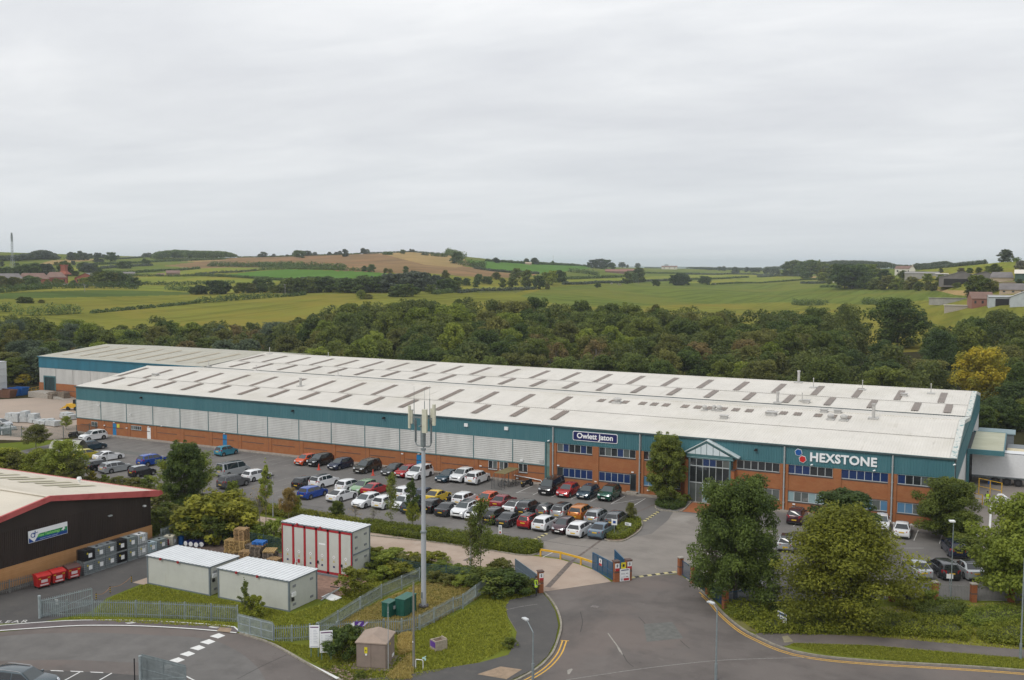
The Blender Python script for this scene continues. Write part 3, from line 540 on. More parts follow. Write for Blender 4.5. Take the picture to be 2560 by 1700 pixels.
b=MB();b.box(88.75,-.9,0,90.2,-.16,.2);b.box(100.4,-1.0,.13,101.9,-.2,.33);b.build('door_step',[CONC],wh)

# ---------------------------------------------------------------- lettering on the fascia
NAVY=M('navy_sign',(.012,.015,.10),rough=.4,var=.03);SIGNW=M('sign_white',(.86,.87,.88),rough=.4,var=.02);RED=M('sign_red',(.55,.02,.02),rough=.4,var=.03);BLU=M('logo_blue',(.01,.09,.33),rough=.4,var=.03)
def rrect(w,h,r,n=5):
    P=[]
    for cx,cy,a0 in ((w/2-r,h/2-r,0),(-w/2+r,h/2-r,90),(-w/2+r,-h/2+r,180),(w/2-r,-h/2+r,270)):
        P += [(cx+r*math.cos(R(a0+90*i/n)),cy+r*math.sin(R(a0+90*i/n))) for i in range(n+1)]
    return P
def plate(w,h,r,y0,y1,c): q=MB();q.T=Matrix.Translation((c[0],0,c[1])) @ Matrix(((1,0,0,0),(0,0,-1,0),(0,1,0,0),(0,0,0,1)));q.prism(rrect(w,h,r),-y0,-y1);return q
sg=empty('fascia_sign',(95.9,-.15,6.82),0,'navy blue rounded name board with bold white lettering fixed to the teal fascia','sign')
plate(6.2,1.22,.2,-.04,-.09,(0,0)).build('border',[SIGNW],sg);plate(6.04,1.06,.16,-.09,-.11,(0,0)).build('board',[NAVY],sg)
put_text('lettering',text_mesh('Owlett Jaton',.98,.022,.012,space=.98),SIGNW,sg,(0,-.125,.03),scale=(1.0,1,1));b=MB();b.cyl((.30,-.13,-.22),(.30,-.14,-.22),.05,.05,10);b.build('red_dot',[RED],sg)
hx=empty('lettering_sign',(126.5,-.15,6.7),0,'large white capital letters with blue and red hexagons on the teal fascia','sign')
put_text('lettering',text_mesh('HEXSTONE',1.40,.045,.05,space=1.06),SIGNW,hx,(.05,-.06,-.04))
for nm,cx,cz,r,m in (('hexagon',-4.95,.42,.40,BLU),('hexagon',-4.47,-.34,.40,RED)):
    q=MB();q.cyl((cx,-.02,cz),(cx,-.08,cz),r*1.14,r*1.14,6);o=q.build('hexagon_border',[SIGNW],hx);q=MB();q.cyl((cx,-.08,cz),(cx,-.10,cz),r,r,6);o2=q.build(nm,[m],hx)

# ---------------------------------------------------------------- annex on the left behind
EX0,EX1=-48.1,-.2
an=empty('warehouse_annex',(EX0,30.2,0),0,'set-back warehouse wing with weathered beige roof and blue fascia at the far left','building')
A0=lambda v: v
b=MB();b.T=Matrix.Translation((-EX0,-30.2,0))
b.xprism([(30.3,0),(30.3,8.4),(48.5,9.85),(64,8.3),(64,0)],EX0+.05,EX1);b.build('wall',[M('annex_wall',(.5,.5,.48),var=.1)],an)
for (ya,yb,za,zb) in ((30.0,48.5,8.55,9.95),(48.5,64.2,9.95,8.5)):
    b=MB();b.T=Matrix.Translation((-EX0,-30.2,0));b.rib((EX0-.1,ya,za),(1,0,0),(0,yb-ya,zb-za),EX1-EX0+.1,math.hypot(yb-ya,zb-za),.333,.035);b.build('roof',[ROOFW],an)
b=MB();b.T=Matrix.Translation((-EX0,-30.2,0));b.rib((EX0,30.2,6.1),(1,0,0),(0,0,1),EX1-EX0,2.4,.3,.03);b.box(EX0-.1,29.95,8.4,EX1,30.1,8.58);b.build('fascia',[TEAL2],an)
for k in range(9):
    x0=EX1-(k+1)*5.3+.06
    if x0 < EX0: break
    b=MB();b.T=Matrix.Translation((-EX0,-30.2,0));z0=2.85
    xs_=[(x0,x0+5.2)]
    if x0 < -43: xs_=[(max(EX0,x0),-46.4),(-42.8,x0+5.2)];b.box(-46.4,30.13,4.3,-42.8,30.2,6.05)
    for a,c in xs_:
        if c > a: b.box(a,30.13,z0,c,30.2,6.05)
    b.build('cladding_panel',[GREYC],an)
b=MB();b.T=Matrix.Translation((-EX0,-30.2,0));b.box(EX0,30.15,0,-46.4,30.25,2.85);b.box(-42.8,30.15,0,EX1,30.25,2.85);b.box(-42.8,30.12,1.3,EX1,30.15,1.42,1);b.box(-46.4,30.15,0,-42.8,30.25,1.2);b.build('brick_base',[BRICK,BRICKD],an)
b=MB();b.T=Matrix.Translation((-EX0,-30.2,0));b.box(-46.5,30.05,1.2,-46.2,30.2,4.4,1);b.box(-43,30.05,1.2,-42.7,30.2,4.4,1);b.box(-46.2,30.05,4.1,-43,30.2,4.4,1);b.box(-46.2,30.16,1.2,-43,30.2,4.1,0);[b.box(-46.2+i*.4,30.1,1.2,-46.12+i*.4,30.16,4.1,1) for i in range(1,8)];b.build('loading_door',[BLACK,DARKFR],an)
for k in range(8): q=rooflight(EX0+4+5.6*k,.9,33.0,45.5,lambda y_: 8.55+(y_-30)*.0757,LIGHTP,.12,an);q.location=(-EX0,-30.2,0)
ramp=MB();ramp.add([(-47,29.9,0),(-36,29.9,0),(-42.5,29.9,1.2),(-47,29.9,1.2),(-47,26.5,0),(-36,26.5,0),(-42.5,26.5,1.2),(-47,26.5,1.2)],[(0,3,2,1)[::1],(4,5,6,7),(3,7,6,2),(2,6,5,1),(0,4,7,3)]);o=ramp.build('loading_ramp',[CONC]);tag(o,'concrete loading ramp up to the dark door of the left wing','ramp')
# ---------------------------------------------------------------- cars
# x runs from the nose (0) to the tail (L); z up
CT=dict(
 hatch=dict(L=4.05,W=1.76,gc=.2,hood=(.70,.90),cowl=(1.02,.95),top=(1.78,1.42),rt=(3.1,1.46),rend=(3.62,1.38),rb=(3.93,.98),tail=.92,wb=(.78,3.32),wr=.32),
 mini=dict(L=3.55,W=1.66,gc=.18,hood=(.72,.90),cowl=(.85,.96),top=(1.5,1.44),rt=(2.7,1.47),rend=(3.2,1.40),rb=(3.45,.98),tail=.92,wb=(.62,2.95),wr=.30),
 suv=dict(L=4.35,W=1.84,gc=.26,hood=(.88,1.05),cowl=(1.1,1.10),top=(1.82,1.60),rt=(3.3,1.65),rend=(3.9,1.55),rb=(4.22,1.12),tail=1.02,wb=(.83,3.5),wr=.36),
 saloon=dict(L=4.5,W=1.78,gc=.18,hood=(.66,.86),cowl=(1.25,.92),top=(2.0,1.38),rt=(2.85,1.43),rend=(3.2,1.37),rb=(3.92,.99),tail=.94,wb=(.86,3.56),wr=.32),
 coupe=dict(L=4.3,W=1.80,gc=.16,hood=(.64,.82),cowl=(1.3,.90),top=(2.08,1.31),rt=(2.75,1.35),rend=(3.1,1.30),rb=(4.02,.94),tail=.88,wb=(.84,3.44),wr=.33),
 estate=dict(L=4.65,W=1.82,gc=.18,hood=(.68,.88),cowl=(1.22,.94),top=(1.95,1.41),rt=(3.3,1.47),rend=(4.15,1.42),rb=(4.52,.98),tail=.9,wb=(.88,3.62),wr=.33),
 mpv=dict(L=4.6,W=1.86,gc=.2,hood=(.82,.98),cowl=(.92,1.05),top=(1.68,1.62),rt=(3.2,1.70),rend=(4.2,1.62),rb=(4.5,1.05),tail=.98,wb=(.85,3.6),wr=.34),
 van=dict(L=4.85,W=1.90,gc=.2,hood=(.90,1.08),cowl=(.62,1.12),top=(1.28,1.84),rt=(3.0,1.92),rend=(4.6,1.90),rb=(4.8,1.05),tail=1.0,wb=(.86,3.85),wr=.34))
PAINTS=dict(white=(.74,.75,.76),black=(.012,.012,.014),charcoal=(.045,.048,.052),grey=(.11,.115,.12),silver=(.38,.40,.41),navy=(.012,.02,.055),blue=(.015,.07,.36),skyblue=(.045,.27,.38),red=(.42,.018,.022),darkred=(.24,.012,.02),
              maroon=(.055,.018,.026),orange=(.50,.17,.02),hotorange=(.65,.09,.02),yellow=(.62,.42,.01),acid=(.50,.42,.02),green=(.01,.085,.055),palegreen=(.22,.36,.20),slate=(.13,.19,.25),teal=(.015,.045,.07),brown=(.05,.045,.035),bluegrey=(.06,.085,.10))
def paint(c):
    m=M('paint_'+c,PAINTS[c],rough=.22,metal=0 if c in ('white','black','yellow','hotorange') else .3,var=0,coat=.6);return m
TRIM=M('car_trim',(.02,.02,.022),rough=.6,var=.1);TYRE=M('tyre',(.018,.018,.018),rough=.85,var=.15);RIM=M('alloy',(.36,.37,.38),rough=.3,metal=.7,var=.05);RIMD=M('dark_alloy',(.06,.06,.065),rough=.35,metal=.5,var=.05)
CGL=glassmat('car_glass',(.014,.017,.02),.05);WGL=glassmat('windscreen_glass',(.05,.062,.066),.06);LAMP=M('headlamp',(.62,.65,.68),rough=.12,metal=.25,var=0);TAILL=M('tail_lamp',(.33,.012,.015),rough=.2,var=0)
PW=M('front_plate',(.72,.72,.7),rough=.5,var=.05);PY=M('rear_plate',(.66,.42,.03),rough=.5,var=.05);GRL=M('grille_black',(.01,.01,.011),rough=.4,var=0);CHR=M('chrome',(.55,.56,.57),rough=.15,metal=.9,var=0)
def bm_bevel_mesh(name,verts,faces,mats,mi,width,seg,cond):
    bm=bmesh.new();vs=[bm.verts.new(v) for v in verts]
    for f,m in zip(faces,mi): F=bm.faces.new([vs[i] for i in f]);F.material_index=m
    bm.normal_update();bmesh.ops.recalc_face_normals(bm,faces=bm.faces);es=[e for e in bm.edges if cond(e)]
    bmesh.ops.bevel(bm,geom=es,offset=width,segments=seg,profile=.6,affect='EDGES',clamp_overlap=True,material=-1)
    me=bpy.data.meshes.new(name);bm.to_mesh(me);bm.free()
    for m in mats: me.materials.append(m)
    me.polygons.foreach_set('use_smooth',[True]*len(me.polygons));me.set_sharp_from_angle(angle=R(38));me.update();return me
CARM={}
def car_meshes(kind):
    if kind in CARM: return CARM[kind]
    t=CT[kind];L,W,gc,wr=t['L'],t['W'],t['gc'],t['wr'];hw=W/2;ox=L/2;out={}
    def arch(cx):
        r=wr+.055;cz=wr;a0=math.pi-math.asin((gc-cz)/r) if gc < cz else math.pi;a0=math.pi+math.asin((cz-gc)/r)
        n=8;a1=-math.asin((cz-gc)/r);return [(cx+r*math.cos(a0+(a1-a0)*i/n)*1,cz+r*math.sin(a0+(a1-a0)*i/n)) for i in range(n+1)]
    # lower body outline (counter-clockwise seen from the left): underside front -> rear, then back over the top
    und=[(.10,gc)]+[(x,z) for x,z in arch(t['wb'][0])]+[(x,z) for x,z in arch(t['wb'][1])]+[(L-.12,gc)]
    h0,h1=t['hood'];back=t['rb']
    top=[(L,gc+.22),(L-.02,t['tail']-.18),(L-.06,t['tail'])]
    if kind in ('saloon','coupe'): top += [(back[0],back[1])]
    else: top += [(back[0]+.02,back[1])]
    top += [((t['cowl'][0]+back[0])/2,(t['cowl'][1]+back[1])/2+.005),t['cowl'],(.45,h1-.06),(.12,h0),(.0,h0-.16),(0.0,gc+.16)]
    P=und+top;n=len(P)
    def yw(x,z):
        e=0
        if x < .5: e=.16*(1-x/.5)**2
        if x > L-.5: e=.11*(1-(L-x)/.5)**2
        return hw-e-(.03 if z < gc+.05 else 0)-max(0,(z-.75))*.10
    V=[(x-ox,s*yw(x,z),z) for s in (-1,1) for x,z in P]
    F=[tuple(range(n)),tuple(range(n,2*n))[::-1]]+[(i,(i+1) % n,n+(i+1) % n,n+i) for i in range(n)]
    nu=len(und);mi=[0,0]+[1 if i < nu-1 else 0 for i in range(n)]
    hi=gc+.2
    body=[V,F,mi]
    # cabin
    bt=hw-.07;tp=hw-.27;c,a,r_,e_,b_=t['cowl'],t['top'],t['rt'],t['rend'],t['rb']
    sec=[(c[0]-.03,c[1]-.06,bt-.05,0),(a[0],a[1],tp,1),(r_[0],r_[1],tp,1),(e_[0],e_[1],tp-.02,1),(b_[0]+.03,b_[1]-.06,bt-.04,0)]
    def zbelt(x): u=(x-c[0])/(b_[0]-c[0]);return c[1]+(b_[1]-c[1])*u-.05
    CV=[];low=[(c[0]-.03,bt-.05),(a[0],bt),(r_[0],bt),(e_[0],bt),(b_[0]+.03,bt-.05)]
    for s in (-1,1):
        for (x,y) in low: CV.append((x-ox,s*y,zbelt(x)))
        for x,z,y,k in sec[1:4]: CV.append((x-ox,s*y,z))
    for x,z,y,k in sec[1:4]: CV.append((x-ox,0,z+.035))
    # idx: side s: low 0-4, top 5-7 ; other side +8 ; mid 16-18
    CF=[(0,1,5),(1,2,6,5),(2,3,7,6),(3,4,7)];CF=CF+[tuple(i+8 for i in f)[::-1] for f in CF]
    CF += [(0,5,16,13,8)[:0] or (0,5,16),(0,16,13,8)[0:4],(4,12,15,18)[:4],(4,18,7)]
    CF += [(5,6,17,16),(6,7,18,17),(13,16,17,14),(14,17,18,15)]
    k0=len(V);V2=V+CV;F2=F+[tuple(i+k0 for i in f) for f in CF];mi2=mi+[0]*len(CF)
    def cond(e):
        z=[v.co.z for v in e.verts];ys=[abs(v.co.y) for v in e.verts]
        if min(z) < wr*2+.08 and len({round(v.co.x,3) for v in e.verts}) and any(f.material_index == 1 for f in e.link_faces): return False
        return len(e.link_faces) == 2 and e.calc_face_angle(0) > .35
    out['body']=bm_bevel_mesh('body',V2,F2,[paint('white'),TRIM],mi2,.055,2,cond)
    # windows sit just proud of the cabin
    def pane(mb,pts,nrm,inset=.05,off=.012,m=0):
        cc=sum((Vector(p) for p in pts),Vector())/len(pts);nv=Vector(nrm).normalized()
        q=[]
        for p in pts: d=cc-Vector(p);q.append(Vector(p)+d.normalized()*min(inset*1.35,d.length*.4)+nv*off)
        mb.poly([tuple(v) for v in q],m)
    A=[Vector(v) for v in CV]
    w=MB();pane(w,[A[8],A[0],A[5],A[16],A[13]],(-(a[1]-c[1]),0,(a[0]-c[0])),.06,.03);me=w.build('windscreen',[WGL]);out['windscreen']=me.data;bpy.data.objects.remove(me)
    w=MB();pane(w,[A[4],A[12],A[15],A[18],A[7]],((e_[1]-b_[1]),0,(b_[0]-e_[0])),.07,.03);me=w.build('rear_window',[CGL]);out['rear_window']=me.data;bpy.data.objects.remove(me)
    for s,nm in ((0,'a'),(8,'b')):
        w=MB();sy=-1 if s == 0 else 1;nx=(0,sy*(a[1]-c[1]),bt-tp);xm=(a[0]+r_[0])/2-ox+.12
        def at_(x):  # low and high points of the side at x
            lo=np.interp(x+ox,[low[0][0],low[-1][0]],[zbelt(low[0][0]),zbelt(low[-1][0])])+.05
            hx_=[c[0],a[0],r_[0],e_[0],b_[0]];hz=[c[1],a[1]-.02,r_[1]-.02,e_[1]-.02,b_[1]];h=np.interp(x+ox,hx_,hz)-.05
            fr=lambda z: sy*(bt-.0-(bt-tp)*max(0,(z-lo+.05))/(np.interp(x+ox,hx_,[a[1],a[1],r_[1],e_[1],e_[1]])-lo+.05))
            return (x,fr(lo)+sy*.014,lo),(x,fr(h)+sy*.014,h)
        x0=c[0]+.30-ox;x1=(b_[0]-.30 if kind not in ('saloon','coupe') else b_[0]-.5)-ox
        for (xa,xb) in ((x0,xm-.04),(xm+.04,x1)) if kind not in ('estate','mpv','van','suv') else ((x0,xm-.04-.1),(xm+.04-.1,e_[0]-.62-ox),(e_[0]-.54-ox,x1)):
            l0,h0_=at_(xa);mids=[xx-ox for xx in (a[0],r_[0]) if xa < xx-ox < xb];l1,h1_=at_(xb);hs=[at_(mx)[1] for mx in mids];w.poly([l0,l1,h1_]+hs[::-1]+[h0_])
        me=w.build('side_window',[CGL]);out['side_window_'+nm]=me.data;bpy.data.objects.remove(me)
    # lights, plates, grille, bumper trims, mirrors, sills
    def keep(key,mb,mats,nm): o=mb.build(nm,mats);out[key]=o.data;bpy.data.objects.remove(o)
    for s,nm in ((-1,'a'),(1,'b')):
        w=MB();zf=h0-.12;w.add([(.0-ox-.015+.02,s*(hw-.50),zf-.0),(.06-ox-.02,s*(hw-.17),zf+.02),(.30-ox,s*(hw-.045),zf+.08),(.02-ox,s*(hw-.50),zf+.13),(.13-ox,s*(hw-.20),zf+.17),(.42-ox,s*(hw-.055),zf+.17)],
                                     [(0,1,4,3),(1,2,5,4),(3,4,5)]);keep('headlight_'+nm,w,[LAMP],'headlight')
        w=MB();zt=t['tail'];tall=kind in ('estate','mpv','van','suv','mini');z0,z1=(zt-.22,zt+.12) if tall else (zt-.22,zt-.02);x_=L-ox
        w.add([(x_+.005-.02,s*(hw-.42),z0+.05),(x_-.03,s*(hw-.13),z0),(x_-.30,s*(hw-.04),z0+.1),(x_-.03,s*(hw-.42),z1-.04),(x_-.07-(.03 if tall else 0),s*(hw-.14),z1),(x_-.32,s*(hw-.05),z1-.02)],[(0,1,4,3),(1,2,5,4),(3,4,5)])
        keep('tail_'+nm,w,[TAILL],'tail_light')
        w=MB();w.T=Matrix.Translation((c[0]+.28-ox,s*(hw+.02),c[1]+.07));w.box(-.07,-.09,-.06,.07,.09,.06);keep('mirror_'+nm,w,[paint('white')],'mirror')
    w=MB();w.box(-ox-.03,-.26,gc+.16,-ox+.02,.26,gc+.28);keep('plate_f',w,[PW],'number_plate')
    zz=(gc+.30 if kind in ('hatch','coupe','suv') else t['tail']-.26);w=MB();w.box(ox-.04,-.26,zz,ox+.012,.26,zz+.12);keep('plate_r',w,[PY],'number_plate')
    w=MB();w.box(-ox-.018,-.44,h0-.25,-ox+.05,.44,h0-.12);w.box(-ox-.02,-.62,gc+.02,-ox+.05,.62,gc+.14);keep('grille',w,[GRL],'grille')
    w=MB();w.box(ox-.08,-hw+.2,gc+.0,ox+.006,hw-.2,gc+.12);keep('bumper',w,[TRIM],'bumper_trim')
    w=MB();w.cyl((0,-.10,0),(0,.10,0),wr,wr,20);w.cyl((0,-.115,0),(0,.115,0),wr*.9,wr*.9,20);keep('wheel',w,[TYRE],'wheel')
    w=MB();w.cyl((0,-.118,0),(0,.118,0),wr*.66,wr*.66,18,1)
    for i in range(5):
        an_=i*2*math.pi/5;d_=Vector((math.cos(an_),0,math.sin(an_)));p_=Vector((-d_.z,0,d_.x))
        for sy in (-.124,.124): w.poly([tuple(d_*a1+p_*b1+Vector((0,sy,0))) for a1,b1 in ((.05,-.05),(wr*.62,-.05),(wr*.62,.05),(.05,.05))],0)
    w.cyl((0,-.122,0),(0,.122,0),wr*.68,wr*.68,18,0,False);w.cyl((0,-.126,0),(0,.126,0),.06,.06,8,0);keep('rim',w,[RIM,TRIM],'rim')
    w=MB();tp2=tp+.0
    for s in (-1,1): w.tube([(a[0]+.1-ox,s*(tp-.03),a[1]+.01),(a[0]+.3-ox,s*(tp-.03),a[1]+.07),(e_[0]-.3-ox,s*(tp-.05),e_[1]+.12),(e_[0]-.1-ox,s*(tp-.05),e_[1]+.03)],.02,5)
    keep('rails',w,[CHR],'roof_rails')
    w=MB();vs=[tuple(A[i]+Vector((0,0,.012))) for i in (5,6,7,13,14,15,16,17,18)];ins=.9
    vs=[(x*1.0-.0,y*ins,z+.012) for x,y,z in vs];w.add(vs,[(0,1,7,6),(1,2,8,7),(3,6,7,4),(4,7,8,5)]);keep('roofpanel',w,[M('panoramic_roof',(.015,.016,.018),rough=.15,var=0)],'roof_panel')
    out['t']=t;CARM[kind]=out;return out
def car(kind,color,x,y,heading,label,group=None,cat='car',roof=None,rails=False,dark_rims=False,pano=False,bonnet=None):
    """heading: direction of the nose, degrees counter-clockwise from +x"""
    m=car_meshes(kind);t=m['t'];L=t['L'];root=empty({'van': 'parked_van'}.get(kind,'parked_car'),(x,y,.008),R(heading+180),label,'van' if kind == 'van' else cat,group)
    bd=link('body',m['body'],root);bd.material_slots[0].link='OBJECT';bd.material_slots[0].material=paint(color)
    for k in ('windscreen','rear_window'): link(k,m[k],root)
    for s in 'ab': link('side_window',m['side_window_'+s],root);link('headlight',m['headlight_'+s],root);link('tail_light',m['tail_'+s],root);mr=link('mirror',m['mirror_'+s],root);mr.material_slots[0].link='OBJECT';mr.material_slots[0].material=paint(color)
    link('number_plate',m['plate_f'],root);link('number_plate',m['plate_r'],root);link('grille',m['grille'],root);link('bumper_trim',m['bumper'],root)
    if rails: link('roof_rails',m['rails'],root)
    if pano or roof: rp=link('roof_panel',m['roofpanel'],root);rp.material_slots[0].link='OBJECT';rp.material_slots[0].material=paint(roof) if roof else M('panoramic_roof',(.015,.016,.018))
    for wx in t['wb']:
        for s in (-1,1):
            w=link('wheel',m['wheel'],root);w.location=(wx-L/2,s*(t['W']/2-.10),t['wr']);r=link('rim',m['rim'],w)
            if dark_rims: r.material_slots[0].link='OBJECT';r.material_slots[0].material=RIMD
    return root
ROWA='cars parked along the warehouse wall';ROWB='cars in the back row of the car park';ROWC='cars in the front row of the car park';ROWL='cars parked in the left part of the car park';ROWR='cars parked in front of the offices at the right'
def pk(kind,color,zn,u,v,face,label,group,dy=0,rot=0,**k):
    """u,v: lower middle of the bumper nearest the camera; face F = nose to camera, R = tail to camera"""
    x,y=g(zn,u,v,.22);L=CT[kind]['L'];car(kind,color,x,y+L/2+dy,(270 if face == 'F' else 90)+rot,label,group,**k)
pk('suv','white','O',1075,845,'F','white crossover at the left end of the wall row, nearest the fence',ROWA,rot=-8)
pk('mini','skyblue','Q',955,285,'R','light blue small hatchback alone in front of a blue door',ROWA,rot=-6)
pk('mini','hotorange','N',265,245,'F','small orange and black car beside a black crossover by the wall',ROWA,rot=-4)
pk('suv','black','N',455,265,'F','black crossover between the orange small car and a navy hatchback',ROWA,rot=-4)
pk('hatch','navy','N',765,313,'F','navy hatchback between two red cones along the wall',ROWA,rot=-4)
pk('mpv','brown','N',1150,365,'F','large dark brown people carrier parked nose out by the wall',ROWA,rails=True,rot=-3)
pk('saloon','charcoal','N',1555,398,'F','charcoal saloon parked nose out left of a red hatchback',ROWA,rot=-3)
pk('hatch','red','N',1750,425,'F','red hatchback between the charcoal saloon and a white people carrier',ROWA,rot=-3)
pk('mpv','white','N',1925,455,'F','white people carrier partly behind the antenna mast',ROWA,rot=-2,dark_rims=True)
pk('saloon','teal','L',850,884,'F','dark blue saloon just right of the antenna mast',ROWA,rot=-2)
pk('suv','white','L',1110,888,'F','white crossover parked nose out beside the dark blue saloon',ROWA,dark_rims=True)
pk('suv','white','L',1385,925,'R','white crossover parked tail out beside the cycle shelter',ROWA)
pk('van','black','M',940,330,'F','tall black people carrier van outside the offices',ROWA)
pk('hatch','red','M',1200,362,'F','dark red hatchback between the black van and a dark blue hatchback',ROWA)
pk('hatch','teal','M',1500,388,'F','dark blue hatchback between the dark red hatchback and the green car',ROWA)
pk('suv','green','M',1815,418,'F','dark green compact crossover at the right end of the wall row',ROWA,roof='black')
# back row
pk('hatch','black','N',240,595,'R','black hatchback with yellow plate behind a small blue car',ROWB,rot=-4)
pk('suv','white','N',495,590,'R','white crossover with black roof beside the black hatchback',ROWB,rot=-4,pano=True)
pk('hatch','white','N',885,635,'R','white hatchback behind a small white coupe, left of a pale green car',ROWB,rot=-3)
pk('hatch','palegreen','N',1095,665,'F','pale green hatchback half hidden between white and red cars',ROWB,rot=-3)
pk('coupe','red','N',1265,685,'R','bright red hatchback beside the pale green car',ROWB,rot=-3)
pk('hatch','white','N',1740,745,'R','white hatchback half hidden behind a slender tree left of the mast',ROWB,rot=-2)
pk('hatch','navy','N',2010,770,'R','navy hatchback behind the second slender tree left of the mast',ROWB,rot=-2)
pk('coupe','yellow','L',650,1245,'R','bright yellow coupe just right of the mast',ROWB)
pk('hatch','white','L',1155,1300,'R','white hatchback beside the parked motorcycle',ROWB)
pk('hatch','hotorange','L',1540,1325,'F','orange red hatchback nose out behind a leafy tree',ROWB)
pk('saloon','darkred','M',215,535,'R','dark red saloon behind the leafy tree top, left of a white coupe',ROWB)
pk('coupe','white','M',408,605,'R','white coupe with black roof between the dark red saloon and a grey estate',ROWB,pano=True)
pk('suv','charcoal','M',600,640,'R','dark grey crossover with roof rails beside the white coupe',ROWB,rails=True)
pk('mini','grey','M',895,665,'R','small grey hatchback with black roof behind the red one',ROWB,roof='black')
pk('suv','silver','M',1125,690,'R','silver crossover with dark glass roof left of the orange crossover',ROWB,pano=True)
pk('suv','orange','M',1385,712,'R','copper orange crossover in the back row',ROWB)
pk('estate','silver','M',1625,760,'R','silver estate car right of the copper orange crossover',ROWB,rails=True)
pk('hatch','grey','M',1925,790,'R','grey hatchback beside the hedge island',ROWB)
# front row
pk('hatch','blue','N',330,745,'R','bright blue hatchback in front of the white crossover',ROWC,rot=-4)
pk('coupe','white','N',760,787,'R','white coupe above the green bush at the left of the front row',ROWC,rot=-4)
pk('hatch','white','N',1130,875,'F','white hatchback nose out in the front row, above a bare bush',ROWC,rot=-3)
pk('hatch','white','N',1430,890,'R','white hatchback with black rear window left of a slender tree',ROWC,rot=-2)
pk('mini','white','N',1700,900,'F','small white car between slender trees left of the mast',ROWC)
pk('hatch','bluegrey','N',1845,955,'R','blue grey hatchback with yellow plate behind a pale green tree',ROWC)
pk('hatch','black','L',590,1425,'R','black hatchback with red lamps right behind the mast',ROWC)
pk('coupe','charcoal','L',850,1485,'R','dark grey hatchback in the front row right of the mast',ROWC)
pk('suv','white','L',1140,1525,'F','white crossover with dark roof nose out under the lamp post',ROWC,pano=True)
pk('mini','white','L',1375,1560,'F','small white car half behind a leafy tree and lamp post',ROWC)
pk('suv','black','M',95,760,'R','black crossover half behind the leafy tree',ROWC)
pk('coupe','charcoal','M',315,795,'R','dark grey coupe with yellow plate left of the red small car',ROWC)
pk('mini','red','M',625,822,'R','small bright red hatchback with black roof and yellow plate',ROWC,roof='black',dark_rims=True)
pk('hatch','white','M',850,860,'R','white rounded hatchback between the small red and the maroon car',ROWC)
pk('mini','maroon','M',1135,900,'F','small maroon hatchback nose out in the front row',ROWC)
pk('hatch','white','M',1365,952,'R','white hatchback between the maroon car and the blue grey saloon',ROWC)
pk('saloon','slate','M',1685,970,'R','blue grey saloon at the right end of the front row',ROWC)
# left part
pk('hatch','teal','O',985,985,'R','dark car half hidden behind the yellow hatchback',ROWL,rot=-14,dy=1.2)
pk('hatch','acid','O',990,1085,'R','yellow hatchback beside the half round shelter',ROWL,rot=-14)
pk('coupe','white','O',1262,1105,'R','white coupe between the yellow and silver cars',ROWL,rot=-12)
pk('hatch','black','O',1150,1235,'R','black hatchback left of the silver estate',ROWL,rot=-10)
pk('estate','silver','O',1345,1265,'R','silver sports estate behind the lamp post',ROWL,rot=-11)
pk('suv','blue','O',1840,1175,'R','bright blue crossover left of the tall dark tree',ROWL,rot=-11)
pk('mini','black','O',1725,1315,'R','black hatchback with white roof in front of the blue crossover',ROWL,rot=-10,roof='silver')
pk('hatch','silver','Q',395,590,'R','silver car mostly hidden behind the tall dark tree',ROWL,rot=-8)
pk('hatch','grey','Q',330,470,'R','grey car hidden behind the tall dark tree, beyond the silver one',ROWL,rot=-8)
pk('van','silver','Q',985,545,'R','silver van with black roof and its tailgate lifted',ROWL,rot=-8,pano=True)
tgx,tgy=g('Q',940,540,.3)
pk('suv','grey','Q',1000,690,'R','grey crossover in front of the silver van',ROWL,rot=-8,pano=True)
pk('hatch','white','Q',1305,597,'R','white small hatchback right of the silver van',ROWL,rot=-7)
# right
pk('suv','maroon','D',1500,1212,'R','dark maroon estate car right of the entrance behind the dark tree',ROWR,rot=2)
pk('mini','white','E',695,1305,'F','white car nose out between the trees and a white saloon',ROWR,rot=6)
pk('saloon','white','E',868,1370,'R','white saloon tail out in front of the office corner',ROWR,rot=4)
pk('estate','navy','T',660,1385,'R','navy estate car under the round tree at the right',ROWR,rot=16)
pk('saloon','silver','K',1610,400,'R','silver car half hidden by the yellow green tree, left of two others',ROWR,rot=22)
pk('estate','charcoal','K',1790,400,'R','dark estate car with yellow plate behind the lamp post',ROWR,rot=24)
pk('saloon','silver','K',1965,405,'R','silver saloon with black roof at the end by the fence',ROWR,rot=24,pano=True)
pk('hatch','silver','D',1400,1475,'R','silver car with dark roof between the two big trees',ROWR,rot=6,pano=True)
pk('suv','white','K',470,455,'F','white car seen through the dark tree behind the blue fence',ROWR,rot=10)
x_,y_=g('B4',270,690,.5);car('estate','bluegrey',x_,y_,17,'blue grey estate car with roof rails at the bottom left corner','cars in the bottom left car park',rails=True)
x_,y_=g('O',10,650,.2);car('hatch','silver',x_,y_,10,'silver car at the left edge in the concrete yard','cars in the concrete yard')
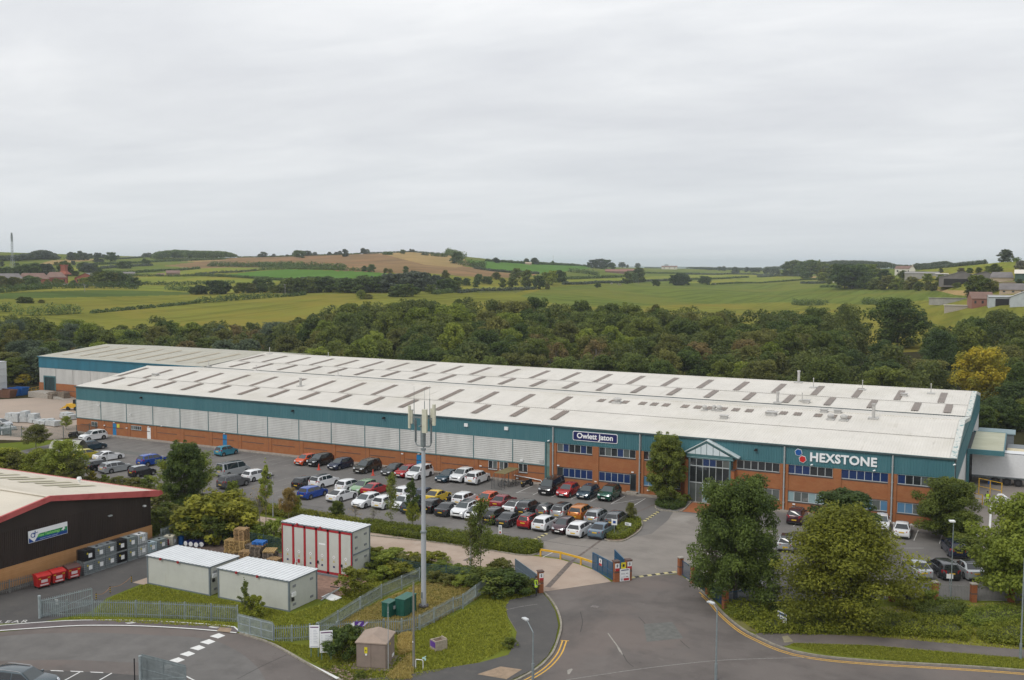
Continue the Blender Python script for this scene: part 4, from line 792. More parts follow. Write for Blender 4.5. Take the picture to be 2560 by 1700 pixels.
# ---------------------------------------------------------------- ground sheets
ASPH=M('asphalt',(.158,.147,.138),rough=.9,var=0,col2=(.19,.178,.165),scale=.22,spec=.25,bump=.3,bscale=30);overlay(ASPH,(.125,.118,.112),.6,.6,(.5,.7),None,3);overlay(ASPH,(.20,.185,.165),.45,.35,(.56,.72),(1,.35,1),7)
ROAD=M('road_asphalt',(.135,.12,.112),rough=.92,var=0,col2=(.165,.146,.135),scale=.18,spec=.2,bump=.3,bscale=30);overlay(ROAD,(.10,.088,.082),.55,.5,(.5,.68),(.6,1,1),2);overlay(ROAD,(.19,.17,.155),.5,1.4,(.62,.72),None,8);overlay(ROAD,(.175,.145,.13),.6,.1,(.5,.6),None,21);overlay(ROAD,(.085,.078,.074),.6,.13,(.54,.66),(1,.5,1),40);overlay(ROAD,(.06,.055,.052),.7,1.1,(.68,.72),None,51);overlay(ASPH,(.07,.066,.062),.7,.9,(.68,.72),None,61);overlay(ASPH,(.13,.125,.12),.6,.09,(.5,.6),None,71)
DASPH=M('dark_asphalt',(.085,.082,.08),rough=.92,var=0,col2=(.105,.10,.095),scale=.4,spec=.2,bump=.3,bscale=30);overlay(DASPH,(.13,.12,.11),.5,.9,(.55,.7),None,4)
PINK=M('pink_concrete',(.37,.285,.225),rough=.9,var=0,col2=(.43,.345,.28),scale=.3,spec=.2);overlay(PINK,(.27,.21,.17),.6,.35,(.52,.66),(.3,1,1),2);overlay(PINK,(.47,.40,.34),.6,.5,(.55,.7),(1,.4,1),5)
GREYCON=M('grey_concrete',(.215,.195,.175),rough=.9,var=0,col2=(.26,.235,.21),scale=.25,spec=.2);overlay(GREYCON,(.165,.15,.135),.55,.5,(.5,.68),(.5,1,1),2);overlay(GREYCON,(.33,.31,.28),.5,.22,(.6,.7),None,15)
KERB=M('kerb',(.27,.245,.20),rough=.9,var=.25,scale=3);LINE=M('line_white',(.58,.575,.55),rough=.8,var=0,col2=(.40,.385,.36),scale=5,thr=(.5,.7));LINEF=M('line_faded',(.30,.29,.27),rough=.85,var=0,col2=(.19,.18,.17),scale=4,thr=(.45,.65));LINEB=M('line_fresh',(.70,.70,.68),rough=.8,var=.08,scale=4)
YEL=M('line_yellow',(.62,.36,.06),rough=.8,var=.2,scale=5);SOIL=M('bare_soil',(.20,.135,.095),rough=.95,var=.3,scale=3);overlay(SOIL,(.12,.085,.06),.7,1.2);overlay(SOIL,(.33,.27,.21),.6,5,(.58,.66),None,5)
DRY=M('dry_grass',(.36,.28,.09),rough=.95,var=0,col2=(.26,.23,.07),scale=.7,spec=.1);overlay(DRY,(.13,.15,.035),.8,.4,(.5,.62));overlay(DRY,(.36,.28,.10),.5,2,(.55,.7),None,3)
sheet('car_park',[(5,-1.1),(150,-1.1),(150,-22),(144.5,-23.6),(135.7,-27.6),(125.2,-34.3),(123.1,-37.2),(118.5,-31.6),(116.6,-29.4),(113,-33.6),(109.4,-32.3),(107,-31.1),(104.6,-30.4),(102,-30.4),(101.5,-27),(60,-27),(30,-27),(14,-21),(7.5,-17)],.008,ASPH)
sheet('entrance_apron',[(101.5,-22.8),(106.4,-22.5),(109.6,-17.5),(109.3,-11),(108.6,-6.8),(117,-6.5),(120.5,-14),(121.2,-24),(118.2,-31.2),(116.6,-29.5),(113,-33.5),(109.4,-32.2),(107,-31.0),(104.6,-30.3),(102,-30.3),(100.2,-27)],.014,GREYCON)
sheet('access_lane',[(107.4,-40.6),(111.8,-35),(109.4,-32.6),(107,-31.4),(104.6,-30.7),(101.8,-30.9),(93,-31.0),(60,-31.3),(40,-31),(20,-28),(0,-22),(-16,-16),(-20,-20),(18,-34),(60,-36),(84.7,-35.6),(96.5,-37.4),(103.4,-38.3)],.012,PINK)
sheet('concrete_yard',[(-.3,-1),(-.3,30),(-90,31),(-110,-10),(-16,-16),(2,-9.5),(4,-5)],.010,M('yard_concrete',(.40,.315,.25),rough=.9,var=.14,scale=.06,col2=(.33,.27,.22)))
sheet('loading_yard',[(137.4,-5),(137.4,62),(200,62),(200,-20),(150,-20),(143.5,-12),(141,-5)],.010,M('yard_concrete2',(.26,.225,.195),rough=.9,var=0,col2=(.21,.185,.165),scale=.2))
RK=[(160,-37.5),(145.4,-40.5),(135.4,-43.7),(131.4,-44.5),(129.1,-44.1),(127.3,-43),(125.4,-41.5),(123.1,-38.6),(120.7,-34.9),(116.6,-29.8)]
JK=[(107.8,-40.8),(109.3,-42.5),(110.8,-44.6),(112.4,-47.5),(113.6,-50.9),(114.3,-53.7),(114.4,-56.8),(113.5,-60.5),(111.5,-64),(108,-66)]
LK=[(108,-66),(105.5,-65.4),(103,-64.3),(99.4,-63.1),(97.1,-62.2),(94.2,-61.2),(90.9,-60.7)]
RKs,JKs,LKs=smooth_line(RK,.8),smooth_line(JK,.5),smooth_line(LK,.6)
road=RKs+[(112.9,-33.2),(111.8,-35),(107.4,-40.6)]+JKs+LKs[1:]+[(89.6,-60.4),(88.9,-61.1),(84,-62.6),(80.4,-63.9),(77.2,-66.0),(74.1,-69.1),(70,-73),(60,-84),(60,-118),(175,-118),(175,-35)]
sheet('road',road,.006,ROAD)
sheet('road_surface',smooth_line([g('H',*p) for p in ((-90,1160),(300,1125),(900,1115),(1500,1140),(1900,1170),(2150,1260),(2361,1420),(2500,1640))],1)+smooth_line([g('H',*p) for p in ((2000,1700),(1500,1420),(1100,1385),(600,1365),(-90,1375))],1),.0085,M('grey_asphalt',(.150,.143,.136),rough=.92,var=.12,scale=.5,spec=.2))
lp=[g('B4',-60,550),g('B4',150,549),g('B4',620,548),g('B4',1100,570),g('B4',1640,608),g('B4',1900,700),g('B4',1700,1100),g('B4',-60,1100)];sheet('parking_bays',lp,.014,DASPH)
sheet('service_yard',[(75.0,-66.2),(71,-68.8),(66,-73),(65,-62),(65,-40),(75,-41.5),(82.5,-42),(82.5,-50.8),(74.6,-50.9),(74.5,-55.3),(74.9,-59.5),(76.5,-62.5)],.010,DASPH)
sheet('hardstanding',[(82,-51.3),(91.3,-51.3),(93.6,-47.6),(92.2,-45.2),(82,-45.2)],.012,M('brick_hardstand',(.26,.16,.12),rough=.9,var=.2,scale=2));sheet('concrete_pad',[(73.5,-55.4),(74.9,-55.4),(74.9,-51),(73.6,-51)],.014,PINK)
sheet('soil_patch',[g('W',*p) for p in ((240,740),(500,600),(700,640),(760,700),(1330,600),(1440,640),(1380,760),(1150,900),(1000,960),(500,930),(420,830))],.010,SOIL)
sheet('soil_patch',[(73.5,-41.9),(82.3,-42.3),(82.3,-45),(78,-45.3),(70,-45.3),(66.8,-42)],.016,M('dark_earth',(.12,.085,.07),rough=.95,var=.35,scale=1.5))
sheet('dry_grass_patch',[(96.6,-58.4),(98,-57),(102.4,-54.8),(103,-51),(103.1,-45),(102,-42.6),(97,-42.8),(96.2,-47),(96.4,-52)],.012,DRY);sheet('tower_base',[g('I',*p) for p in ((1690,930),(1760,860),(1960,900),(1960,930),(1800,1000),(1700,990))],.05,M('base_concrete',(.36,.29,.23),rough=.9,var=.15))
PV=[(107.4,-41.3),(106.0,-44.0),(106.4,-45.6),(107.8,-47.8),(109.9,-50.4),(110.9,-52.8),(111.5,-55.0),(110.3,-57.3),(106,-62.3),(104,-64.2),(105.5,-65.2),(108,-65.7),(111.3,-63.8),(113.3,-60.4),(114.2,-56.8),(114.1,-53.7),(113.4,-50.9),(112.2,-47.6),(110.6,-44.7),(109.1,-42.6),(107.7,-41)]
slab('pavement',PV,.09,DASPH,KERB)
LP1=[g('H',*p) for p in ((-80,1066),(0,1052),(440,1018),(760,1003),(1280,1005),(1800,1032),(2160,1065),(2200,1100))];LP2=[g('H',*p) for p in ((-80,1108),(0,1100),(440,1070),(780,1052),(1300,1057),(1800,1085),(2000,1102),(2180,1120))]
slab('pavement',smooth_line(LP1,1)+smooth_line(LP2,1)[::-1],.06,M('purple_asphalt',(.125,.105,.105),rough=.9,var=.15,scale=.8),KERB)
b=MB();ribbon(b,smooth_line(LP1,1),.13,.066);ribbon(b,smooth_line(LP2,1),.17,.067);struct('road_marking',b,[LINEB])
RP=[(126.7,-42.2),(127.1,-41.7),(130.6,-40.2),(134.7,-38.7),(141.9,-37.0),(152,-34.5),(152,-35.9),(145.4,-37.9),(141,-39),(134.9,-40.5),(129.8,-42.7),(129.0,-43.9),(127.4,-42.9)]
slab('pavement',RP,.09,ROAD,KERB);b=MB();ribbon(b,[(p[0],p[1]+.05) for p in RKs if p[0] > 117.2],.16,.11,0,.14);ribbon(b,JKs,.16,.12,0,.14);ribbon(b,LKs,.18,.12,0,.14);struct('kerb',b,[KERB])
b=MB();tri_fill(b,[g('I',*p) for p in ((745,1425),(775,1440),(1030,1566),(1000,1575),(870,1500))],.13);struct('painted_kerb',b,[LINEB])
sheet('paving_patch',[(112.0,-57.2),(113.6,-57.0),(113.4,-59),(111.2,-59.2)],.098,M('tactile',(.30,.22,.15),rough=.9,var=.15));sheet('paving_patch',[g('K',*p) for p in ((700,808),(740,800),(778,842),(716,850))],.098,M('tactile2',(.26,.23,.15),rough=.9,var=.15));sheet('paving_patch',[g('H',*p) for p in ((2030,1070),(2140,1082),(2120,1120),(2000,1105))],.075,M('tactile',(.3,.22,.15)))
# markings
b=MB();YL=[(p[0],p[1]-.42) for p in RKs if p[0] > 119.5];ribbon(b,YL,.10,.012);ribbon(b,[(p[0]-.04,p[1]-.68) for p in RKs if p[0] > 119.9],.10,.012)
def off(line,d):
    L_=[np.array(p) for p in line];o=[]
    for i,p in enumerate(L_): t=L_[min(i+1,len(L_)-1)]-L_[max(i-1,0)];t /= np.linalg.norm(t);o.append(tuple(p+np.array([-t[1],t[0]])*d))
    return o
jy=[p for p in JKs if p[1] < -50.2];ribbon(b,off(jy,.35),.11,.012);ribbon(b,off(jy,.65),.11,.012);q=off(jy,.2)[0],off(jy,.85)[0];ribbon(b,q,.11,.0125);struct('road_marking',b,[YEL])
b=MB();ribbon(b,smooth_line([g('J',1040,1568),g('J',1700,1470),g('K',0,990),g('K',300,962),g('K',700,948),g('K',900,945)],1),.07,.012);ribbon(b,smooth_line([g('J',460,888),g('J',620,855),g('J',760,835)],.5),.05,.096);struct('road_marking',b,[LINEF])
b=MB()
for c in ((2005,1142),(1915,1197),(1822,1252),(1728,1308),(1632,1365),(1535,1428)): b.poly([(*g('H',c[0]+dx,c[1]+dy),.012) for dx,dy in ((-72,5),(15,-24),(73,-1),(5,25))][::-1])
for i in range(5): x=120+i*235;b.poly([(*g('B4',x+dx,548+max(0,x-650)*.045+dy),.02) for dx,dy in ((0,0),(150,5),(165,14),(15,8))][::-1])
for x0,y0,x1,y1 in ((-60,690,160,552),(760,670,950,566),(1170,668,1320,582)): ribbon(b,[g('B4',x0,y0),g('B4',x1,y1)],.1,.02)
ribbon(b,smooth_line([g('B4',1950,550),g('B4',2080,575),g('B4',2200,620),g('B4',2330,690)],.6),.12,.02);struct('road_marking',b,[LINEB])
b=MB()
for cx,cy,s in ((1200,1028,1),(1975,1068,-1)):
    ribbon(b,[g('H',cx-45*s,cy+2),g('H',cx+45*s,cy)],.09,.07);ribbon(b,[g('H',cx-5*s,cy-12),g('H',cx+48*s,cy)],.09,.071);ribbon(b,[g('H',cx-30*s,cy+10),g('H',cx+48*s,cy)],.09,.072)
struct('road_marking',b,[LINEB])
A_,B_2=np.array(g('H',118,1014)),np.array(g('H',258,1010));tm=text_mesh('KEEP CLEAR',1,0,.002,'RIGHT',space=1.25);o=put_text('road_lettering',tm,LINE,None,(*B_2,.022),(0,0,math.atan2(*(B_2-A_)[::-1])));k_=np.linalg.norm(B_2-A_)/2.0/(tm.vertices and max(v.co.x for v in tm.vertices)-min(v.co.x for v in tm.vertices))*9.6;o.scale=(k_,k_*1.0,1);o['kind']='structure'
# bays
def bays(xs_,ya,yb,mat,w=.09): b=MB();[ribbon(b,[(x,ya),(x+(dx if isinstance(dx,float) else 0),yb)],w,.014) for x in xs_ for dx in (0.0,)];struct('road_marking',b,[mat])
bays([8+2.25*k for k in range(32)],-6.9,-2.3,LINEF);bays([87.9,90.2,92.8,95.4,98.0,100.7,103.4],-6.7,-1.9,LINE,.1);bays([11+2.28*k for k in range(40)],-17.2,-12.6,LINEF,.08);bays([24+2.28*k for k in range(34)],-22.6,-17.9,LINEF,.08)
bays([122.5+2.5*k for k in range(8)],-7.0,-2.2,LINE,.09)
b=MB();ribbon(b,[(100.8,-6.4),(103.2,-2.2)],.07,.0145);ribbon(b,[(87.7,-6.4),(90.0,-5.8)],.07,.0145);ribbon(b,[g('S',905,172),g('S',1050,102)],.1,.018);ribbon(b,[g('E',890,1465),g('E',1080,1465)],.06,.0145);struct('road_marking',b,[LINE])
b=MB();ribbon(b,[g('J',1380,200),g('J',1090,410)],.28,.018);ribbon(b,[g('J',1090,410),g('J',860,660)],.5,.017);ribbon(b,[g('J',40,400),g('J',260,295)],.35,.02);ribbon(b,[g('C',1840,1040),g('C',1560,1160)],.25,.018);struct('drain_strip',b,[M('drain',(.14,.115,.10),rough=.9,var=.3,scale=3)])
b=MB()
for p in ((1322,850,40),(430,270,25),(1700,730,0)): x,y=g('J',p[0],p[1]);(b.box(x-.32,y-.25,.012,x+.32,y+.25,.02) if p[2] else None)
x,y=g('M',385,895);b.box(x-.35,y-.3,.012,x+.35,y+.3,.022);struct('manhole_cover',b,[M('iron',(.17,.15,.14),rough=.8,var=.3,scale=6)])
b=MB();ribbon(b,smooth_line([g('J',1450,1110),g('J',1500,1180),g('J',1560,1260),g('J',1590,1320)],.3),.10,.0125);tri_fill(b,[g('J',*p) for p in ((1530,1230),(1560,1250),(1585,1310),(1560,1290))],.013);tri_fill(b,[g('J',*p) for p in ((1050,1475),(1090,1455),(1105,1465),(1075,1510),(1055,1515))],.013);struct('road_patch',b,[M('patch_pale',(.30,.28,.25),rough=.9,var=.2)])
# paths of red brick by the entrance
sheet('brick_path',[(109.1,-6.3),(109.2,-1.1),(117,-1.1),(117.5,-5.6)],.02,M('red_paving',(.30,.105,.04),rough=.9,var=.2,scale=3))
def hump(a,c,n,w,mats,label):
    r=empty('speed_hump',(a[0],a[1],0),math.atan2(c[1]-a[1],c[0]-a[0]),label,'speed hump');L_=math.dist(a,c)/n
    for i in range(n): q=MB();q.xprism([(-w/2,.015),(w/2,.015),(w*.3,.06),(-w*.3,.06)],L_*i,L_*(i+1));q.build('segment',[mats[i % 2]],r)
HY=M('hump_yellow',(.50,.44,.22),rough=.8,var=.15);HB=M('hump_black',(.05,.048,.045),rough=.8,var=.2)
hump((99.35,-26.6),(99.55,-22.7),10,.42,[HB,HY],'black and yellow speed hump between the hedge end and the parked cars');hump((112.95,-33.1),(116.1,-29.35),11,.4,[HY,HB],'black and yellow speed hump across the gateway by the sign pillars');hump((107.05,-12.7),(107.0,-7.4),12,.42,[HY,HB],'yellow and black speed hump between the two planted islands')

# ---------------------------------------------------------------- fences
GALV=M('fence_galvanised',(.34,.39,.40),rough=.55,metal=.3,var=.18,scale=2);GALVD=M('fence_weathered',(.20,.20,.19),rough=.7,metal=.2,var=.2,scale=2)
def fence_run(mb_pale,mb_rail,a,c,h,pitch=.155,w=.065,z=0):
    a=np.array(a[:2]);c=np.array(c[:2]);L_=np.linalg.norm(c-a);rz=math.atan2(*(c-a)[::-1]);n=max(2,int(L_/pitch))
    mb_pale.at((a[0],a[1],z),rz);mb_rail.at((a[0],a[1],z),rz)
    for i in range(n):
        x=L_*(i+.5)/n;mb_pale.add([(x-w/2,-.02,.06),(x+w/2,-.02,.06),(x+w/2,-.02,h-.1),(x,-.03,h),(x-w/2,-.02,h-.1),(x,.02,.06),(x,.015,h-.08)],[(0,5,6,4),(5,1,2,6),(4,6,3),(6,2,3)])
    for zz in (.28,h-.28): mb_rail.box(0,.02,zz-.025,L_,.06,zz+.025)
def palisade(name,label,pts,h,mat=None,group=None,pitch=.155,post=2.6,cat='fence'):
    mat=mat or GALV;r=empty(name,(0,0,0),0,label,cat,group);p=MB();q=MB();P_=[]
    for a,c in zip(pts[:-1],pts[1:]):
        n=max(1,round(math.dist(a,c)/post));P_ += [(a[0]+(c[0]-a[0])*i/n,a[1]+(c[1]-a[1])*i/n) for i in range(n)];fence_run(p,q,a,c,h,pitch)
    P_.append(pts[-1]);p.build('palisade',[mat],r);q.build('rail',[mat],r)
    for x,y in P_: s=MB();s.box(x-.04,y+.03,0,x+.04,y+.12,h-.05);s.build('post',[mat],r)
    return r
H_=lambda *P_: [g('H',*p) for p in P_];I_=lambda *P_: [g('I',*p) for p in P_];J_=lambda *P_: [g('J',*p) for p in P_]
palisade('palisade_fence','grey steel palisade fence in front of the two pale storage cabins',smooth_line(H_((380,975),(850,966),(1250,975),(1700,992),(2185,1022)),2.4),1.5)
def gate(name,label,a,c,h,mat,n=1,brace=True,bars=.12,zb=.12,mesh=False):
    r=empty(name,(a[0],a[1],0),math.atan2(c[1]-a[1],c[0]-a[0]),label,'gate');L_=math.dist(a,c);q=MB()
    for k in range(n+1): x=L_*k/n;q.box(x-.035,-.035,zb,x+.035,.035,h)
    for z in (zb,h-.06): q.box(0,-.03,z,L_,.03,z+.06)
    if n > 1: q.box(0,-.03,(h+zb)/2-.03,L_,.03,(h+zb)/2+.03)
    q.build('gate_frame',[mat],r)
    if brace: q=MB();q.cyl((.05,0,.25),(L_-.05,0,h*.62),.03,.03,6);q.build('brace',[mat],r)
    q=MB();k=int(L_/bars)
    for i in range(k): x=L_*(i+.5)/k;q.box(x-.02 if not mesh else x-.008,-.012,zb+.05,x+.02 if not mesh else x+.008,.012,h+(.12 if not mesh else -.02))
    q.build('gate_bars',[mat],r);return r
a=g('H',375,982);c=g('H',850,862);gate('yard_gate','open grey palisade gate leaf with a diagonal brace at the left yard entrance',a,c,1.45,GALV,1,bars=.15)
b=MB();b.cyl((a[0]-.1,a[1],0),(a[0]-.1,a[1],1.85),.11,.11,10);b.cyl((a[0]-.1,a[1],1.85),(a[0]-.1,a[1],1.9),.13,.1,10);tag(b.build('gate_post',[GALV]),'thick pale grey gate post at the left end of the palisade fence','post')
sgn=MB();x,y=g('H',530,940);sgn.box(x-.17,y-.06,.8,x+.17,y-.04,1.25);tag(sgn.build('notice_plate',[WHITE]),'small white notice on the open yard gate','sign')
gate('pedestrian_gate','grey steel gate with close vertical bars between two palisade runs',g('I',130,1150),g('I',438,1230),1.45,GALV,3,False,.09)
palisade('palisade_fence','palisade fence behind the two white sign boards up to the dark bush',smooth_line(I_((440,1230),(600,1228),(760,1215),(825,1205)),2),1.35)
palisade('palisade_fence','palisade fence around the mast compound on its road side',I_((840,1208),(1000,1195),(1180,1180),(1420,1168),(1580,1165),(1740,1130),(1868,1060),(2040,965))+J_((25,872),(150,780),(268,692)),1.33)
palisade('palisade_fence','palisade fence between the storage cabins and the mast compound',I_((830,1200),(1010,1090),(1210,960),(1400,845),(1580,765),(1740,690)),1.33)
palisade('palisade_fence','palisade fence in front of the brown building behind the red bins',[(65.6,-66),(66.3,-62.5),(66.7,-60),(66.7,-56),(66.6,-50),(66.5,-45.5)],1.25,GALVD)
palisade('palisade_fence','short tall palisade run beside the corner of the brown building',[(66.4,-45.2),(65.9,-41.8),(65.8,-38.5)],1.75)
def mesh_fence(name,label,pts,h,mat,post=2.5,pitch=.09,rows=8):
    r=empty(name,(0,0,0),0,label,'fence');w=MB();P_=[]
    for a,c in zip(pts[:-1],pts[1:]):
        L_=math.dist(a,c);rz=math.atan2(c[1]-a[1],c[0]-a[0]);w.at((*a,0),rz);n=int(L_/pitch);[w.box(L_*i/n-.008,-.008,.03,L_*i/n+.008,.008,h) for i in range(n)];[w.box(0,-.01,h*(k+.5)/rows,L_,.01,h*(k+.5)/rows+.02) for k in range(rows)]
        m=max(1,round(L_/post));P_ += [(a[0]+(c[0]-a[0])*i/m,a[1]+(c[1]-a[1])*i/m) for i in range(m)]
    P_.append(pts[-1]);w.build('wire_mesh',[mat],r)
    for x,y in P_: s=MB();s.box(x-.035,y-.035,0,x+.035,y+.035,h+.06);s.build('post',[mat],r)
    return r
GRN=M('fence_green',(.05,.10,.10),rough=.6,var=.15)
mesh_fence('mesh_fence','dark green mesh fence between the concrete yard and the car park',[(-46,-9),(-30,-9.5),(-13,-9.2),(2.0,-8.2),(3.4,-5.6),(4.6,-1.4),(4.8,-.2)],1.9,GRN);mesh_fence('mesh_fence','green mesh fence behind the pallets and the tall cabin',[(66,-39.6),(74,-41.2),(82,-41.8),(91.5,-42),(96.2,-42.2),(102.8,-41.2)],1.5,GRN)
BLUF=M('fence_blue',(.018,.06,.115),rough=.5,var=.12);BLUG=M('gate_blue',(.03,.105,.20),rough=.5,var=.1)
PB=brickmat('pillar_brick',(.30,.105,.045),(.36,.15,.075),(.6,.55,.5))
def pillar(x,y,h,w,label,cap=CONC,rz=0,name='brick_pillar',bm=None):
    r=empty(name,(x,y,0),rz,label,'pillar');q=MB();q.box(-w/2,-w/2,0,w/2,w/2,h);q.box(-w/2-.004,-w/2-.004,h*.45,w/2+.004,w/2+.004,h*.45+.12,1);q.build('shaft',[bm or PB,BRICKD],r);q=MB();q.box(-w/2-.05,-w/2-.05,h,w/2+.05,w/2+.05,h+.09);q.build('cap',[cap],r);return r
PF=[(116.75,-30.0),(118.6,-32.0),(120.75,-34.6),(122.95,-37.3)];NL=('nearest the speed hump','second from the speed hump','third from the speed hump','at the road corner beside the clipped shrubs')
for (x,y),t in zip(PF,NL): pillar(x,y,1.62,.42,'square brick pillar of the blue railing, '+t,rz=R(45))
def railing(label,a,c,h,mat,name='railing',pitch=.12):
    r=empty(name,(a[0],a[1],0),math.atan2(c[1]-a[1],c[0]-a[0]),label,'railing');L_=math.dist(a,c);q=MB();n=int(L_/pitch);[q.box(L_*(i+.5)/n-.012,-.012,.08,L_*(i+.5)/n+.012,.012,h) for i in range(n)];q.build('bars',[mat],r)
    q=MB();[q.box(0,-.02,z,L_,.02,z+.05) for z in (.12,h-.1)];q.build('rail',[mat],r);return r
for i,t in enumerate(('first','second','third')):
    a,c=PF[i],PF[i+1];u=np.array(c)-np.array(a);u /= np.linalg.norm(u);railing('dark blue railing panel along the road, %s panel from the gateway' % t,tuple(np.array(a)+u*.3),tuple(np.array(c)-u*.3),1.5,BLUF)
PR=[(125.2,-34.7),(130.3,-31.0),(135.2,-28.6),(138.5,-26.6),(141.5,-25.6),(144.4,-24.2)];NR=('behind the dark tree','behind the yellow green tree','behind the right side of the yellow green tree','left of the lamp post','right of the lamp post','at the right beneath the green tree')
for (x,y),t in zip(PR,NR): pillar(x,y,1.55,.45,'square brick pillar of the car park fence '+t,rz=R(25))
for i in range(5):
    a,c=np.array(PR[i]),np.array(PR[i+1]);u=(c-a)/np.linalg.norm(c-a);railing('blue railing panel of the office car park, panel %s the left' % ('first from','second from','third from','fourth from','fifth from')[i],tuple(a+u*.3),tuple(c-u*.3),1.4,BLUF if i < 3 else GALVD)
railing('blue railing panel turning in from the corner pillar',(123.2,-37.1),(125.0,-34.9),1.45,BLUF)
# gateway pillars, gates and their notices
GP=M('dark_pillar',(.16,.085,.055),rough=.85,var=.3,scale=3);SR=M('notice_red',(.42,.03,.035),rough=.5,var=.05);SY=M('notice_yellow',(.66,.56,.02),rough=.5,var=.04)
yaw_s=math.atan2(g('J',1645,595)[1]-g('J',1545,605)[1],g('J',1645,595)[0]-g('J',1545,605)[0])
p1=g('J',1520,607);p2=g('J',1640,592);pillar(p1[0],p1[1]+.2,1.85,.5,'left brick pillar of the sign pair in the middle of the gateway',rz=yaw_s,cap=BRICKD);pillar(p2[0],p2[1]+.2,1.85,.5,'right brick pillar of the sign pair in the middle of the gateway',rz=yaw_s,cap=BRICKD)
p3=g('J',765,718);pillar(p3[0]+.1,p3[1]+.25,1.9,.45,'dark brick pillar beside the man in the yellow vest',rz=yaw_s,cap=BRICKD)
def notice(name,label,p,z0,w,h,rz,parts,base=WHITE,thick=.03):
    """a flat sign: parts = (x0, z0, x1, z1, material) as fractions, or text tuples"""
    r=empty(name,(p[0],p[1],z0),rz,label,'sign');q=MB();q.box(-w/2,-thick,0,w/2,0,h);q.build('panel',[base],r)
    for t in parts:
        if isinstance(t[0],str): me=text_mesh(t[0],t[3]*h,t[5] if len(t) > 5 else .0,.003);put_text('lettering',me,t[4],r,(t[1]*w,-thick-.006,t[2]*h))
        else: q=MB();q.box(t[0]*w,-thick-.006,t[1]*h,t[2]*w,-thick,t[3]*h);q.build(t[5] if len(t) > 5 else 'stripe',[t[4]],r)
    return r
GT=M('sign_grey_text',(.35,.36,.40),var=0);DT=M('sign_dark_text',(.03,.03,.05),var=0)
n_=(math.sin(yaw_s),-math.cos(yaw_s));fr=lambda p,d,s=0: (p[0]+n_[0]*d+math.cos(yaw_s)*s,p[1]+.2+n_[1]*d+math.sin(yaw_s)*s)
RW=lambda: [(-.5,0,.5,.36,SR),(-.16,.5,.16,.88,DT,'symbol'),(-.08,.58,.08,.8,WHITE,'symbol_centre')]
notice('safety_notice','white and red notice on the left sign pillar',fr(p1,.27),1.05,.42,.68,yaw_s,RW());notice('safety_notice','white and red notice on the right sign pillar',fr(p2,.27),1.12,.42,.66,yaw_s,RW())
pm=((p1[0]+p2[0])/2,(p1[1]+p2[1])/2);notice('warning_notice','square yellow notice between the two sign pillars',fr(pm,.27),1.15,.46,.62,yaw_s,[(-.22,.35,.22,.75,DT,'symbol')],SY)
notice('direction_board','large white direction board with arrows and a red panel at the gateway',fr(pm,.33,.12),.05,.98,1.15,yaw_s,[(-.38,.86,.38,.93,NAVY,'heading'),(-.38,.62,-.02,.65,GT,'text_line'),(-.38,.56,.02,.59,GT,'text_line'),(.10,.60,.34,.64,DT,'arrow'),(-.38,.33,.02,.36,GT,'text_line'),(.10,.33,.34,.37,DT,'arrow'),(-.13,.05,.42,.24,SR,'red_panel'),(-.40,.06,-.22,.24,GT,'symbol')])
notice('safety_notice','white and red notice on the dark pillar above the man',(p3[0]+.1+n_[0]*.24,p3[1]+.25+n_[1]*.24),1.18,.38,.62,yaw_s,RW())
ga,gc=g('J',1300,492),(p1[0]-.3,p1[1]+.1);gate('vehicle_gate','blue mesh gate leaf swung open left of the sign pillars',ga,gc,1.75,BLUG,4,False,.07,mesh=True)
gm=((ga[0]+gc[0])/2-.15,(ga[1]+gc[1])/2);notice('gate_notice','white and red notice hung on the blue gate',(gm[0],gm[1]-.08),.95,.48,.62,math.atan2(gc[1]-ga[1],gc[0]-ga[0]),RW())
ga,gc=g('J',1515,455),(p2[0]-.25,p2[1]+.4);gate('vehicle_gate','second blue gate leaf behind the sign pillars',ga,gc,1.65,BLUG,3,False,.07,mesh=True)
ga,gc=g('J',542,545),(p3[0]-.2,p3[1]+.25);gate('vehicle_gate','faded blue gate leaf rising behind the bushes beside the dark pillar',ga,gc,1.6,M('gate_faded',(.16,.21,.26),var=.1),4,False,.07,mesh=True)
YM=M('barrier_yellow',(.62,.36,.025),rough=.5,var=.12,scale=3)
r=empty('crash_barrier',(0,0,0),0,'long yellow crash rail on posts along the access lane','barrier');bp=J_((790,355),(985,385),(1185,440),(1320,486));q=MB()
for a,c in zip(bp[:-1],bp[1:]): q.at((*a,0),math.atan2(c[1]-a[1],c[0]-a[0]));q.box(0,-.06,.58,math.dist(a,c),.06,.76)
q.build('rail',[YM],r)
for x,y in bp[:-1]: q=MB();q.box(x-.07,y-.07,0,x+.07,y+.07,.6);q.build('post',[YM],r)

b=MB();rr_=random.Random(9)
for P_ in ([(1420,1060),(1560,1050),(1590,1170),(1480,1230),(1400,1180)],): pass
tri_fill(b,[g('J',*p) for p in ((1800,1020),(2080,1000),(2190,1160),(1830,1195))],.0125);tri_fill(b,[g('M',*p) for p in ((300,870),(420,860),(450,900),(340,915))],.0165);tri_fill(b,[(20,-9),(26,-9.2),(26.4,-11),(20.2,-10.8)],.0125);tri_fill(b,[(60,-24.5),(67,-24.6),(67,-25.6),(60,-25.4)],.0125);struct('road_patch',b,[M('patch_green_grey',(.135,.135,.125),rough=.95,var=.15,scale=2)])
b=MB()
for k in range(9):
    x,y=rr_.uniform(20,118),rr_.choice((-9.6,-10.6,-24.6,-25.4));P_=[(x+i*1.2,y+rr_.uniform(-.15,.15)) for i in range(rr_.randint(4,10))];ribbon(b,P_,rr_.uniform(.04,.09),.0168)
